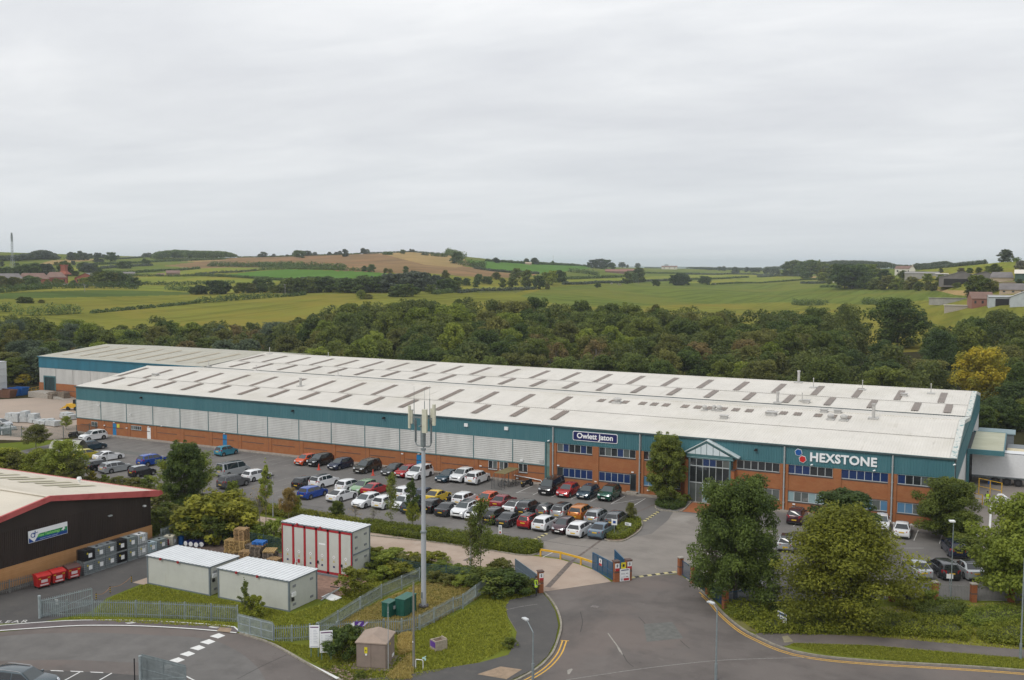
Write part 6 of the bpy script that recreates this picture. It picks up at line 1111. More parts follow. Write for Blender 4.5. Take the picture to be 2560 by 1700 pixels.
PWD=M('pallet_wood',(.34,.22,.105),rough=.85,var=.25,scale=4);PWY=M('pallet_new',(.40,.27,.11),rough=.8,var=.2,scale=4);PWG=M('pallet_grey',(.19,.155,.12),rough=.9,var=.25,scale=4);PWB=M('pallet_blue',(.02,.14,.45),rough=.6,var=.15)
PM_={}
def pallet(x,y,z,rz,m_,lb,tilt=0.0):
    r=empty('pallet',(x,y,z),rz,lb,'pallet','stacked wooden pallets behind the cabins');r.rotation_euler=(tilt,0,rz)
    if not PM_:
        q=MB();[q.box(-.6+i*.205,-.5,.12,-.6+i*.205+.145,.5,.142) for i in range(6)];o=q.build('deck',[PWD]);PM_['deck']=o.data;bpy.data.objects.remove(o)
        q=MB();[q.box(-.6,yy,.10,.6,yy+.1,.12) for yy in (-.5,-.05,.4)];[q.box(xx,yy,.022,xx+.14,yy+.1,.10) for xx in (-.6,-.07,.46) for yy in (-.5,-.05,.4)];[q.box(-.6,yy,0,.6,yy+.1,.022) for yy in (-.5,-.05,.4)];o=q.build('block_frame',[PWD]);PM_['block_frame']=o.data;bpy.data.objects.remove(o)
    for k in PM_: o=link(k,PM_[k],r);o.material_slots[0].link='OBJECT';o.material_slots[0].material=m_
rng_=random.Random(4)
PS=[('left stack of yellow pallets',74.6,-43.7,9,PWY,0),('stack of yellow pallets beside the leftmost',75.75,-43.5,9,PWY,0),('highest brown stack on the yellow pallets',75.5,-43.3,8,PWD,9),('low grey stack between the yellow and the dark stacks',76.9,-43.2,7,PWG,0),('low stack with light board top in front',77.3,-44.6,5,PWD,0),('dark stack under the blue pallets',78.4,-44.3,9,PWG,0),('stack with yellow top tilted at the right',79.9,-44.2,6,PWG,0),('lowest stack at the right by the tall cabin',81.0,-44.9,4,PWD,0)]
ORD=['lowest','second','third','fourth','fifth','sixth','seventh','eighth','ninth','tenth']
for lb,x,y,n,m_,z0 in PS:
    for k in range(n): pallet(x+rng_.uniform(-.04,.04),y+rng_.uniform(-.04,.04),(z0+k)*.144,R(rng_.uniform(-5,5)+8),m_,('%s pallet up in the %s' % (ORD[k],lb)) if k else 'bottom pallet in the '+lb)
pallet(79.9,-44.2,6*.144+.08,R(20),PWY,'new yellow pallet lying tilted on the right hand stack',R(9));[pallet(78.5,-44.1,9*.144+k*.144,R(15),(PWD,PWB,PWB)[k],('orange brown pallet just below the blue ones','lower blue pallet on the dark stack','top blue pallet on the dark stack')[k]) for k in range(3)]
q=MB();a=g('I',950,840);q.T=Matrix.Translation((a[0],a[1],.06)) @ Matrix.Rotation(R(-15),4,'Z') @ Matrix.Rotation(R(8),4,'X');q.box(-.8,-.4,0,.9,.5,.05);tag(q.build('metal_sheet',[WHITE]),'white metal sheet lying on the grass beside the front cabin','sheet')
for i,(u0,v0,u1,v1) in enumerate(((865,865,1060,760),(880,850,1070,752),(948,760,1030,770))): p0,p1_=g('I',u0,v0),g('I',u1,v1);q=MB();q.cyl((*p0,.08+.08*i),(*p1_,.25),.05,.05,6);tag(q.build('scrap_bar',[(PIPE,PIPE,TRIM)[i]]),('long pale scrap bar under the white sheet','second pale scrap bar beside the white sheet','short dark scrap bar behind the white sheet')[i],'bar')
# chained bollards
BY=M('bollard_yellow',(.52,.36,.03),var=.1)
bps=H_((1213,650),(1016,748),(888,812)); 
for (x,y),t in zip(bps,('at the corner of the grass','in the middle of the chain','nearest the palisade fence')):
    r=empty('chain_post',(x,y,0),0,'black and yellow chain post '+t,'post');q=MB();q.cyl((0,0,0),(0,0,.62),.04,.04,8);q.build('shaft',[BLACK],r);q=MB();[q.cyl((0,0,z),(0,0,z+.08),.044,.044,8) for z in (.1,.28,.46)];q.build('band',[BY],r)
q=MB()
for (x0,y0),(x1,y1) in zip(bps[:-1],bps[1:]): q.tube([(x0+(x1-x0)*t,y0+(y1-y0)*t,.55-.35*4*t*(1-t)*.8) for t in np.linspace(0,1,9)],.018,5)
tag(q.build('chain',[M('chain_orange',(.40,.2,.08),var=.1)]),'orange chain hanging between the striped posts','chain')

# ---------------------------------------------------------------- lamps, posts, notices, cones
LG=M('lamp_grey',(.25,.29,.30),rough=.45,metal=.3,var=.12);LHD=M('lamp_head',(.55,.57,.58),rough=.4,var=.05)
def street_lamp(p,h,lb,hd,pole=LG,arm=1.1,s=1.0):
    r=empty('street_lamp',(p[0],p[1],0),hd,lb,'street lamp','street lamps along the road');q=MB();q.cyl((0,0,-.1),(0,0,1.2),.10*s,.10*s,12);q.cyl((0,0,1.2),(0,0,h),.065*s,.05*s,12);q.build('pole',[pole],r)
    q=MB();q.cyl((0,0,h),(arm,0,h+arm*.75),.035*s,.03*s,8);q.build('arm',[pole],r);q=MB();q.T=Matrix.Translation((arm,0,h+arm*.75));q.box(-.1,-.12,-.05,.5,.12,.03);q.box(-.05,-.15,.0,.4,.15,.05);q.build('lamp_head',[LHD],r);return r
hl=math.pi-R(-26.9)*-1
street_lamp((115.0,-58.1),3.4,'street lamp with a bent arm in front of the left pavement',R(148),arm=.85);street_lamp((126.3,-52.2),5.0,'street lamp with a short arm in the lower right of the road',R(148),arm=.45); 
p=(145.2,-38.1);r=street_lamp(p,7.6,'tall street lamp at the right edge on the verge',R(60)); 
def post_lamp(p,h,lb,dark=True):
    r=empty('lamp_post',(p[0],p[1],0),R(200),lb,'lamp post','slim lamp posts in the car park');q=MB();q.cyl((0,0,0),(0,0,.9),.075,.075,10);q.cyl((0,0,.9),(0,0,h),.05,.04,10);q.build('pole',[PIPE if dark else LG],r);q=MB();q.box(-.1,-.22,h,.35,.22,h+.12);q.build('lamp_head',[BLACK if dark else WHITE],r);q=MB();q.box(.05,-.15,h-.03,.3,.15,h);q.build('lens',[WHITE],r)
post_lamp(g('Q',1630,1040),4.75,'slim lamp post left of the tall cabin');post_lamp(g('J',100,480),5.4,'slim lamp post beside the leafy tree right of the mast');post_lamp(g('O',1402,1262),2.6,'slim lamp post in front of the silver estate');post_lamp((139.7,-25.2),6.7,'slim pale lamp post with white head in the office car park',False)
def sign_post(p,z0,w,h,rz,lb,parts,ph=None):
    r=notice('post_sign',lb,p,z0,w,h,rz,parts);q=MB();q.cyl((0,.03,-z0),(0,.03,h),.03,.03,8);q.build('post',[LG],r);return r
sign_post(g('M',1980,960),1.3,.6,.62,R(15),'white square notice with a blue symbol at the hedge island',[(-.25,.3,.25,.75,SBL,'symbol')]);x,y=g('M',2185,870);sign_post((x,y),.6,.75,.32,R(-8),'small white name plate standing in the hedge island',[(-.38,.25,.1,.7,GT,'text_line')]);x,y=g('M',298,985);sign_post((x,y),.55,.35,.9,R(10),'tall narrow white notice with a red roundel at the hedge end',[(-.3,.45,.3,.9,GT,'symbol'),(-.25,.06,.25,.28,SR,'roundel')])
x,y=g('K',1850,470);sign_post((x,y-.3),1.0,.55,.4,R(10),'small white notice on the fence by the pale lamp post',[])
ra=g('K',700,735);r=notice('road_name_board','tilted white and blue board among the clipped shrubs',(ra[0],ra[1]),.35,1.05,.85,R(-38),[(-.45,.70,.45,.93,M('board_navy',(.03,.07,.16),var=0),'blue_band'),(-.4,.42,.42,.52,M('board_grey',(.2,.22,.28),var=0),'text_line'),(-.2,.18,-.02,.36,SBL,'symbol'),(0,.14,.12,.26,SR,'symbol')]);q=MB();[q.box(x_-.04,0,-.35,x_+.04,.08,.8) for x_ in (-.4,.4)];q.build('post',[PWD],r)
CO=M('cone_red',(.60,.07,.04),rough=.5,var=.08)
for p,t in ((g('N',572,322),'red traffic cone in front of the black crossover'),(g('N',1372,405),'red traffic cone in front of the charcoal saloon')): r=empty('traffic_cone',(p[0],p[1],.01),.3,t,'traffic cone');q=MB();q.cyl((0,0,.04),(0,0,.85),.17,.035,14);q.build('cone',[CO],r);q=MB();q.box(-.23,-.23,0,.23,.23,.04);q.build('base',[CO],r)

# ---------------------------------------------------------------- cycle shelter, bicycles, motorcycles, arched shelter
r=empty('cycle_shelter',(84.0,-6.2,0),0,'low cycle shelter with mesh end and mossy roof beside the white crossover','shelter');MSH=M('shelter_steel',(.07,.075,.08),rough=.6,var=.1)
q=MB();[q.cyl((x,y,0),(x,y,1.9),.03,.03,6) for x in (0,1.5) for y in (.8,1.9,3.0,4.1,5.0)];[q.tube([(x,0,0),(x,.15,1.1),(x,.5,1.65),(x,.9,1.92)],.03,6) for x in (0,1.5)];[q.cyl((x,.9,1.92),(x,5.0,1.92),.03,.03,6) for x in (0,1.5)];q.build('frame',[MSH],r)
q=MB();[q.box(x,.1,z,x+.02,.12,z+.0) for x in (0,) for z in (0,)];[q.cyl((x,.02+.1*(z0/1.0),z0),(x,.12,1.0),.008,.008,4) for x in np.linspace(0,1.5,16) for z0 in (0.02,)];[q.cyl((0,.05+z*.1,z),(1.5,.05+z*.1,z),.008,.008,4) for z in np.linspace(.1,1.1,10)];[q.cyl((x,.15,1.1),(x,.5,1.65),.008,.008,4) for x in np.linspace(0,1.5,16)];q.build('mesh_end',[MSH],r)
q=MB();q.add([(-.08,.85,1.98),(1.58,.85,1.98),(1.58,5.1,1.98),(-.08,5.1,1.98),(-.08,.85,1.94),(1.58,.85,1.94),(1.58,5.1,1.94),(-.08,5.1,1.94)],[(0,1,2,3),(4,7,6,5),(0,4,5,1),(1,5,6,2),(2,6,7,3),(3,7,4,0)]);q.build('roof',[M('mossy_roof',(.17,.14,.06),rough=.8,var=.25,scale=3)],r)
def bicycle(x,y,rz,lb,m_):
    r=empty('bicycle',(x,y,0),rz,lb,'bicycle','bicycles at the shelter')
    for s in (-.5,.5):
        q=MB();q.T=Matrix.Translation((s,0,.33));P_=[(.32*math.cos(i*math.pi/9),0,.32*math.sin(i*math.pi/9)) for i in range(19)];q.tube(P_,.02,5);[q.cyl((0,0,0),p_,.005,.005,3) for p_ in P_[::2]];q.build('wheel',[TYRE],r)
    q=MB();q.tube([(-.5,0,.33),(-.12,0,.3),(-.2,0,.8),(-.5,0,.33)],.02,6);q.tube([(-.2,0,.75),(.3,0,.8),(-.12,0,.3)],.02,6);q.cyl((.5,0,.33),(.28,0,.95),.018,.018,6);q.build('frame',[m_],r);q=MB();q.box(-.32,-.06,.82,-.08,.06,.87);q.build('saddle',[TRIM],r);q=MB();q.cyl((.28,-.28,.98),(.28,.28,.98),.015,.015,6);q.build('handlebar',[TRIM],r)
bicycle(85.2,-4.4,R(68),'grey bicycle nearest the mesh end of the shelter',IBG);bicycle(85.9,-3.4,R(75),'dark bicycle standing just right of the shelter',BLACK);bicycle(84.5,-4.0,R(80),'bicycle inside the cycle shelter',TRIM)
def motorbike(x,y,rz,lb,col,group='motorcycles in the car park'):
    r=empty('motorcycle',(x,y,0),rz,lb,'motorcycle',group)
    for s in (-.68,.68):
        q=MB();q.T=Matrix.Translation((s,0,.31));q.cyl((0,-.06,0),(0,.06,0),.31,.31,16);w_=q.build('wheel',[TYRE],r);q=MB();q.T=Matrix.Translation((s,0,.31));q.cyl((0,-.065,0),(0,.065,0),.18,.18,12);q.build('rim',[RIMD],w_)
    q=MB();q.box(-.3,-.13,.3,.28,.13,.62);q.cyl((-.68,.1,.31),(-.1,.1,.4),.05,.05,6);q.cyl((-.3,-.16,.3),(-.85,-.18,.42),.05,.06,8);q.build('engine',[TRIM],r)
    q=MB();q.xprism([(-.14,.62),(.14,.62),(.12,.88),(-.12,.88)],-.1,.38);q.T=Matrix.Translation((.55,0,0));q.xprism([(-.15,.6),(.15,.6),(.12,1.0),(-.12,1.0)],-.12,.14);q.build('fairing',[col],r);q=MB();q.xprism([(-.12,.72),(.12,.72),(.1,.82),(-.1,.82)],-.75,-.08);q.build('saddle',[TRIM],r)
    q=MB();q.cyl((.68,.09,.31),(.45,.08,1.0),.03,.03,6);q.cyl((.68,-.09,.31),(.45,-.08,1.0),.03,.03,6);q.cyl((.43,-.36,1.05),(.43,.36,1.05),.02,.02,6);q.build('fork',[STEEL],r);q=MB();q.box(-.9,-.1,.5,-.86,.1,.68);q.build('number_plate',[PY],r)
x,y=g('M',675,225);motorbike(x,y+.4,R(62),'black motorcycle beside the cycle shelter',BLACK);x,y=g('L',1035,1265);motorbike(x,y+.2,R(80),'dark motorcycle between the yellow coupe and a white hatchback',CHR);x,y=g('O',965,800);motorbike(x,y,R(20),'dark motorcycle left of the white crossover by the far fence',TRIM);x,y=g('O',330,1090);motorbike(x,y,R(30),'dark motorcycle under the spreading tree at the left',TRIM)
a,c=np.array(g('O',605,1010)),np.array(g('O',965,975));r=empty('arched_shelter',(a[0]+1,a[1]+.6,0),R(20),'half round grey shelter beside the yellow hatchback','shelter');ARC=M('shelter_sheet',(.36,.36,.31),rough=.5,var=.12,scale=1)
q=MB();n=12;P_=[(1.6*math.cos(math.pi*i/n),2.1*math.sin(math.pi*i/n)) for i in range(n+1)];q.add([(x_,y_,z_) for x_ in (0,4.6) for y_,z_ in P_],[(i,i+1,n+1+i+1,n+1+i) for i in range(n)]);q.build('canopy',[ARC],r);q=MB();q.add([(.02,y_*.98,z_*.98) for y_,z_ in P_],[tuple(range(n+1))]);q.build('end_panel',[M('shelter_end',(.10,.11,.11),var=.1)],r);q=MB();q.box(-.02,-.3,1.2,0,.1,1.6);q.box(-.02,.35,.6,0,.65,.95);q.build('notice_plate',[WHITE],r)

# ---------------------------------------------------------------- loading yard at the right
r=empty('loading_dock',(138.5,2,0),0,'teal edged loading canopy with a pale green roof on the right end of the warehouse','canopy');DR=M('dock_roof',(.47,.47,.36),rough=.7,var=0,col2=(.38,.38,.27),scale=.8,stretch=(.3,1,1));cx0=-137.3
TD=Matrix.Translation((-138.5,-2,0));q=MB();q.T=TD;q.box(138.9,24.5,4.95,142.75,41,5.05);q.build('roof',[DR],r);q=MB();q.T=TD;q.box(138.5,24.2,4.45,142.9,24.5,5.1);q.box(138.5,41,4.5,142.9,41.2,5.08);q.box(142.75,24.5,4.6,142.9,41,5.08);q.box(138.45,24.25,0,138.8,24.55,4.45);q.build('fascia',[TEAL],r)
q=MB();q.T=TD;q.box(138.42,25,0,138.9,40.8,4.9);q.build('dock_shelter',[BLACK],r)
TW=M('trailer_white',(.70,.71,.72),rough=.4,var=.04)
x,y=g('E',1480,880,1.15);r=empty('lorry_trailer',(138.7,27.4,0),R(1),'long white lorry trailer backed into the dock under the canopy','lorry trailer');q=MB();q.box(.3,0,1.15,14,2.5,4.35);q.build('body',[TW],r);q=MB();q.box(.3,-.02,1.05,14,.0,1.2);q.box(.3,-.01,4.27,14,.02,4.37);q.box(.3,.1,.9,14,.3,1.1);q.box(.3,2.2,.9,14,2.4,1.1);q.build('chassis',[IBG],r)
for xx in (3.2,4.55,5.9):
    for yy in (.15,2.1): q=MB();q.cyl((xx,yy-.15,.52),(xx,yy+.15,.52),.52,.52,20);w_=q.build('wheel',[TYRE],r);q=MB();q.cyl((xx,yy-.16,.52),(xx,yy+.16,.52),.26,.26,14);q.build('rim',[RIMD],w_)
q=MB();[q.box(6.8,-.05,z,12,0,z+.12) for z in (.45,.8)];q.build('side_guard',[STEEL],r)
r=empty('flat_trailer',(143.1,33.0,0),0,'pale lorry body with a cream and blue roof beyond the loading canopy','lorry');q=MB();q.box(0,0,.9,2.4,8,3.4);q.build('body',[M('trailer_old',(.42,.40,.38),var=.15)],r);q=MB();q.box(-.05,-.05,3.4,2.45,4.5,3.5,0);q.box(-.05,4.5,3.4,2.45,8.05,3.52,1);q.build('roof',[M('trailer_cream',(.62,.54,.36),var=.1),IBG],r);q=MB();q.box(.2,0,.5,2.2,7.8,.9);q.build('chassis',[M('chassis_red',(.25,.05,.04),var=.1)],r)
for yy in (1.2,6.6): q=MB();q.cyl((0,yy,.5),(.3,yy,.5),.5,.5,16);q.build('wheel',[TYRE],r)
r=empty('low_store',(139.2,43.6,0),0,'low blue grey roofed store behind the loading canopy','building');q=MB();q.box(0,0,0,4.6,4,4.5);q.build('wall',[IBG],r);q=MB();q.box(-.2,-.2,4.5,4.8,4.2,4.65);q.build('roof',[M('store_roof',(.22,.3,.32),var=.1)],r)
q=MB();q.box(0,0,0,30,.25,1.9);o=q.build('yard_wall',[M('yard_wall',(.24,.16,.13),var=.15)]);o.location=(149,44,0);tag(o,'low brown wall at the back of the loading yard','wall')
r=empty('dock_railing',(139.0,15.5,0),R(-35),'yellow steel railing with steps beside the warehouse corner','railing');yr=g('E',1430,960)
def rail_panel(name,x0,x1,y,z0,z1,n,par): q=MB();[q.box(x0+(x1-x0)*i/n-.04,y-.04,z0,x0+(x1-x0)*i/n+.04,y+.04,z1) for i in range(n+1)];[q.box(x0,y-.03,z,x1,y+.03,z+.07) for z in (z0+(z1-z0)*.5,z1-.07)];q.build(name,[YM],par)
rail_panel('rail_panel',-1.2,2.0,3.8,.2,2.3,2,r);rail_panel('rail_panel',-.8,2.2,0,0,1.25,2,r);q=MB();q.box(-1.2,.1,0,2.0,3.7,.2);q.build('deck',[CONC],r)
b=MB();ribbon(b,[g('E',1665,1080),g('E',1655,1250),g('E',1640,1465)],.22,.03);ribbon(b,[g('E',1550,1205),g('E',1535,1340)],.12,.03);[ribbon(b,[g('E',1650,v),g('E',1720,v+8)],.1,.03) for v in (1345,1400,1455)];ribbon(b,[g('E',1535,1345),g('E',1620,1400)],.08,.03);struct('road_marking',b,[LINEB])
r=empty('wrapped_pallet',(142.2,12.2,0),.1,'white shrink wrapped pallet load in the right yard','wrapped load');q=MB();q.box(-.1,0,.15,1.7,1.1,.8);q.box(-.05,.05,.85,1.6,1.05,1.35);q.build('load',[M('wrap_white',(.62,.60,.62),rough=.3,var=.15,scale=5)],r);q=MB();q.tube([(.3,.5,1.35),(.35,.5,1.75),(.8,.5,1.8),(1.3,.5,1.45)],.12,8);q.build('loose_wrap',[WHITE],r);q=MB();q.box(-.1,0,0,1.7,1.1,.14);q.build('pallet_base',[PWD],r)
q=MB();q.box(0,0,0,.9,.6,.5);q.cyl((.2,.3,.5),(.7,.3,.75),.12,.12,8);o=q.build('blue_stand',[DRB]);o.location=(*g('T',1240,200),0);tag(o,'small blue trolley beside the trailer wheels','trolley')

# ---------------------------------------------------------------- left yard things
def heap(name,lb,pts,mat,cat,rs,group=None):
    rr=random.Random(rs)
    for k,(zn,u,v,w,d,h,t) in enumerate(pts):
        x,y=g(zn,u,v);r=empty(name,(x,y,0),R(rr.uniform(-20,20)),lb+t,cat,group);q=MB();n=max(1,int(w/1.1))
        for i in range(n):
            hh=h*rr.uniform(.8,1.15);x0=w*i/n-w/2;q.T=Matrix.Translation((x0+w/n/2,0,.15)) @ Matrix.Rotation(R(rr.uniform(-6,6)),4,'Z');q.box(-w/n*.46,-d/2,0,w/n*.46,d/2,hh*.6);q.box(-w/n*.4,-d/2*.9,hh*.6+.02,w/n*.42,d/2*.86,hh)
        q.build('sacks',[mat],r);q=MB();q.box(-w/2,-d/2,0,w/2,d/2,.14);q.build('pallet_base',[PWG],r)
SK=M('sack_white',(.55,.57,.57),rough=.6,var=0,col2=(.38,.40,.40),scale=2.5)
heap('sack_pallets','white wrapped sacks on pallets in the concrete yard, ',[('O',190,600,3.2,1.6,1.4,'left end of the big stack'),('O',290,602,2.6,1.8,1.7,'middle of the big stack'),('O',395,605,3.2,1.8,1.7,'right end of the big stack'),('O',500,620,3.4,1.4,.7,'low row right of the big stack'),('O',590,645,3.4,1.5,.8,'low row nearer the green bush'),('O',700,650,3.6,1.6,.9,'beside the green bush'),('O',900,560,4,1.6,.9,'against the warehouse end wall'),('O',40,760,3,1.6,1.1,'at the left edge by the fence'),('O',130,692,4,1.2,.4,'flat row at the left')],SK,'sacks',5)
heap('timber_stack','dark stack of timber and metal racks before the annex ',[('O',640,290,5,1.5,1.1,'on the left'),('O',770,290,5.5,1.6,1.3,'on the right')],PWG,'stack',7)
for u,v,m_,t in ((60,280,M('skip_brown',(.16,.08,.05),var=.2),'brown skip at the left edge of the concrete yard'),(160,262,PWB,'small blue skip beside the brown one'),(255,250,PWB,'larger blue skip nearest the annex')):
    x,y=g('O',u,v);r=empty('skip',(x,y,0),R(10),t,'skip');q=MB();w=3.4 if u != 60 else 5;q.add([(-w/2+.4,-.9,.05),(w/2-.4,-.9,.05),(w/2-.4,.9,.05),(-w/2+.4,.9,.05),(-w/2,-1.1,1.7),(w/2,-1.1,1.7),(w/2,1.1,1.7),(-w/2,1.1,1.7)],[(0,3,2,1),(0,1,5,4),(1,2,6,5),(2,3,7,6),(3,0,4,7)]);q.build('tub',[m_],r);q=MB();q.box(-w/2-.05,-1.15,1.62,w/2+.05,-1.05,1.75);q.box(-w/2-.05,1.05,1.62,w/2+.05,1.15,1.75);q.build('rim',[m_],r)
x,y=g('O',925,455);r=empty('yellow_digger',(x-.5,y+1,0),R(15),'yellow machine bonnet showing past the warehouse corner','digger');q=MB();q.xprism([(-.8,.5),(.8,.5),(.8,1.3),(-.8,1.3)],-1,1.6);q.add([(-2.6,-.7,.15),(-1,-.7,.5),(-1,-.7,1.1),(-2.6,.7,.15),(-1,.7,.5),(-1,.7,1.1)],[(0,1,2),(3,5,4),(0,2,5,3),(0,3,4,1)]);q.build('body',[YM],r);q=MB();q.box(.2,-.35,1.3,.9,.35,2.1);q.build('seat',[BLACK],r)
for xx in (-.6,1.1): q=MB();q.cyl((xx,-.9,.4),(xx,-.6,.4),.4,.4,14);q.build('wheel',[TYRE],r)
for pa,pb,t in (((355,245),(530,205),'yellow guard rail on the left side of the annex ramp'),((530,235),(680,190),'yellow guard rail on the right side of the annex ramp')):
    a,c=g('O',*pa),g('O',*pb);r=empty('guard_rail',(*a,0),math.atan2(c[1]-a[1],c[0]-a[0]),t,'railing');rail_panel('rail_panel',0,min(8,math.dist(a,c)),0,0,1.3,3,r)
for u,v,w,d,h,t in ((0,300,5,4,5.5,'white tank like store at the far left edge beside dark hedging'),): 
    x,y=g('O',u,v);r=empty('pale_store',(x-6,y,0),R(5),t,'building');q=MB();q.box(-3,0,0,3,4,7.5);q.build('wall',[M('store_wall',(.55,.57,.56),var=.05)],r);q=MB();[q.box(-3.1,-.1,z,3.1,4.1,z+.08) for z in (1.5,3,4.5,6,7.5)];q.build('rail',[SK],r)
x,y=G(16,905);r=empty('distant_shed',(x,y,0),R(20),'pale grey corner of a shed rising above the trees at the left edge','building');q=MB();q.box(-12,0,0,0,12,9.6);q.build('wall',[M('shed_wall',(.50,.52,.53),var=.05)],r);q=MB();q.box(-12.2,-.2,9.6,.2,12.2,9.9);q.build('roof',[SK],r)

# ---------------------------------------------------------------- people
SKIN=M('skin',(.42,.25,.17),rough=.6,var=.05);HAIR=M('hair_dark',(.03,.02,.015),rough=.8,var=.1);HIV=M('vest_yellow',(.50,.72,.04),rough=.6,var=.06);CLD=M('cloth_dark',(.015,.016,.022),rough=.85,var=.1);HVS=M('reflective',(.6,.62,.55),rough=.3,var=0)
def person(x,y,rz,s,label,arms):
    r=empty('person',(x,y,0),rz,label,'person');r.scale=(s,s,s)
    bm=bmesh.new();J=[(0,0,.95,.13),(0,0,1.15,.125),(0,0,1.35,.155),(0,.0,1.48,.06),(0,.01,1.56,.05),(0,.02,1.64,.085),(0,.01,1.73,.075),
                          (-.09,0,.86,.095),(-.10,.02,.50,.065),(-.11,-.02,.10,.045),(-.12,.10,.04,.04),(.09,0,.86,.095),(.11,.03,.50,.065),(.12,0,.10,.045),(.13,.12,.04,.04),
                          (-.19,0,1.40,.06),arms[0][0],arms[0][1],(.19,0,1.40,.06),arms[1][0],arms[1][1]]
    E_=[(0,1),(1,2),(2,3),(3,4),(4,5),(5,6),(0,7),(7,8),(8,9),(9,10),(0,11),(11,12),(12,13),(13,14),(2,15),(15,16),(16,17),(2,18),(18,19),(19,20)]
    k=len(J)
    for hb,sd in ((17,-1),(20,1)):      # fingers and thumb
        b0=Vector(J[hb][:3]);fd=(b0-Vector(J[hb-1][:3])).normalized();J.append((*(b0+fd*.06),.028));pi_=len(J)-1;E_.append((hb,pi_))
        for f_ in range(4): e0=b0+fd*(.11+.008*(f_ in (1,2)))+Vector((0,(f_-1.5)*.018,0));J.append((*e0,.009));E_.append((pi_,len(J)-1));J.append((*(e0+fd*.035+Vector((-sd*.012,0,0))),.008));E_.append((len(J)-2,len(J)-1))
        J.append((*(b0+fd*.05+Vector((0,.04,0))),.010));E_.append((hb,len(J)-1))
    me=bpy.data.meshes.new('body');me.from_pydata([j[:3] for j in J],E_,[]);o=link('body',me,r);md=o.modifiers.new('skin','SKIN');sk=me.skin_vertices[0].data
    for i,j in enumerate(J): sk[i].radius=(j[3]*(1.25 if i in (0,1,2) else 1),j[3]*(.8 if i in (0,1,2) else 1));sk[i].use_root=i == 0
    o.modifiers.new('sub','SUBSURF').levels=1;o.modifiers['sub'].render_levels=1;dg=bpy.context.evaluated_depsgraph_get();dg.update();m2=bpy.data.meshes.new_from_object(o.evaluated_get(dg));o.modifiers.clear();o.data=m2
    m2.materials.clear();[m2.materials.append(q_) for q_ in (CLD,SKIN,TRIM)]
    hp=[Vector(J[17][:3]),Vector(J[20][:3])]
    for p in m2.polygons: c=p.center;p.material_index=1 if c.z > 1.5 or min((c-h_).length for h_ in hp) < .17 and c.z < 1.3 else (2 if c.z < .1 else 0);p.use_smooth=True
    q=MB();n=14   # vest: a shell round the chest
    prof=[(.84,.185,.135),(1.0,.19,.135),(1.2,.20,.145),(1.38,.215,.14),(1.47,.14,.10)]
    q.add([(a_*math.cos(2*math.pi*i/n),b_*math.sin(2*math.pi*i/n),z_) for z_,a_,b_ in prof for i in range(n)],[(j*n+i,j*n+(i+1) % n,(j+1)*n+(i+1) % n,(j+1)*n+i) for j in range(4) for i in range(n)]);q.build('vest',[HIV],r,smooth=True,angle=60)
    q=MB();q.add([(a_*math.cos(2*math.pi*i/n),b_*math.sin(2*math.pi*i/n),z_) for z_,a_,b_ in ((1.02,.197,.142),(1.07,.199,.143)) for i in range(n)],[(i,(i+1) % n,n+(i+1) % n,n+i) for i in range(n)]);q.build('reflective_band',[HVS],r)
    q=MB();q.add([(.092*math.cos(2*math.pi*i/10)*c_,.02-.012+.098*math.sin(2*math.pi*i/10)*c_,z_) for z_,c_ in ((1.66,1.0),(1.72,.98),(1.78,.75),(1.81,.3)) for i in range(10)],[(j*10+i,j*10+(i+1) % 10,(j+1)*10+(i+1) % 10,(j+1)*10+i) for j in range(3) for i in range(10)]+[tuple(range(30,40))]);q.build('hair',[HAIR],r,smooth=True,angle=70)
    q=MB();q.cyl((-.03,.095,1.665),(-.03,.112,1.665),.009,.009,6);q.cyl((.03,.095,1.665),(.03,.112,1.665),.009,.009,6);q.build('eyes',[TRIM],r);q=MB();q.add([(-.012,.10,1.62),(.012,.10,1.62),(0,.125,1.625),(0,.10,1.66)],[(0,1,2),(0,2,3),(1,3,2)]);q.build('nose',[SKIN],r)
    return r
person(107.5,-41.9,R(-70),1.02,'person in a yellow high visibility vest and dark trousers beside the dark gate pillar',(((-.26,.05,1.14,.045),(-.14,.24,1.12,.032)),((.26,.05,1.14,.045),(.12,.26,1.10,.032))))
person(141.35,14.0,R(190),1.0,'person in a yellow high visibility vest standing in the right yard',(((-.27,.0,1.14,.045),(-.25,.10,.92,.032)),((.27,.0,1.14,.045),(.18,.16,.98,.032))))

# gate at the lower edge of the picture
ga=g('B4',1668,362,2.0)[:2];gc=g('B4',2190,512,1.9)[:2];gate('road_gate','grey steel gate with fine bars at the bottom edge left of the crossing',ga,gc,1.95,LG,2,True,.07);gp=g('B4',1665,362,2.2)
for d_,t in ((0,'thick grey gate post of the steel gate at the bottom edge'),(-.55,'thin dark post left of the steel gate at the bottom edge')): q=MB();q.cyl((gp[0]+d_,gp[1]-.1,0),(gp[0]+d_,gp[1]-.1,2.15+d_*.6),.10 if d_ == 0 else .04,.10 if d_ == 0 else .04,10);q.cyl((gp[0]+d_,gp[1]-.1,2.15+d_*.6),(gp[0]+d_,gp[1]-.1,2.19+d_*.6),.12 if d_ == 0 else .05,.05,10);tag(q.build('gate_post',[GALV if d_ == 0 else TRIM]),t,'post')
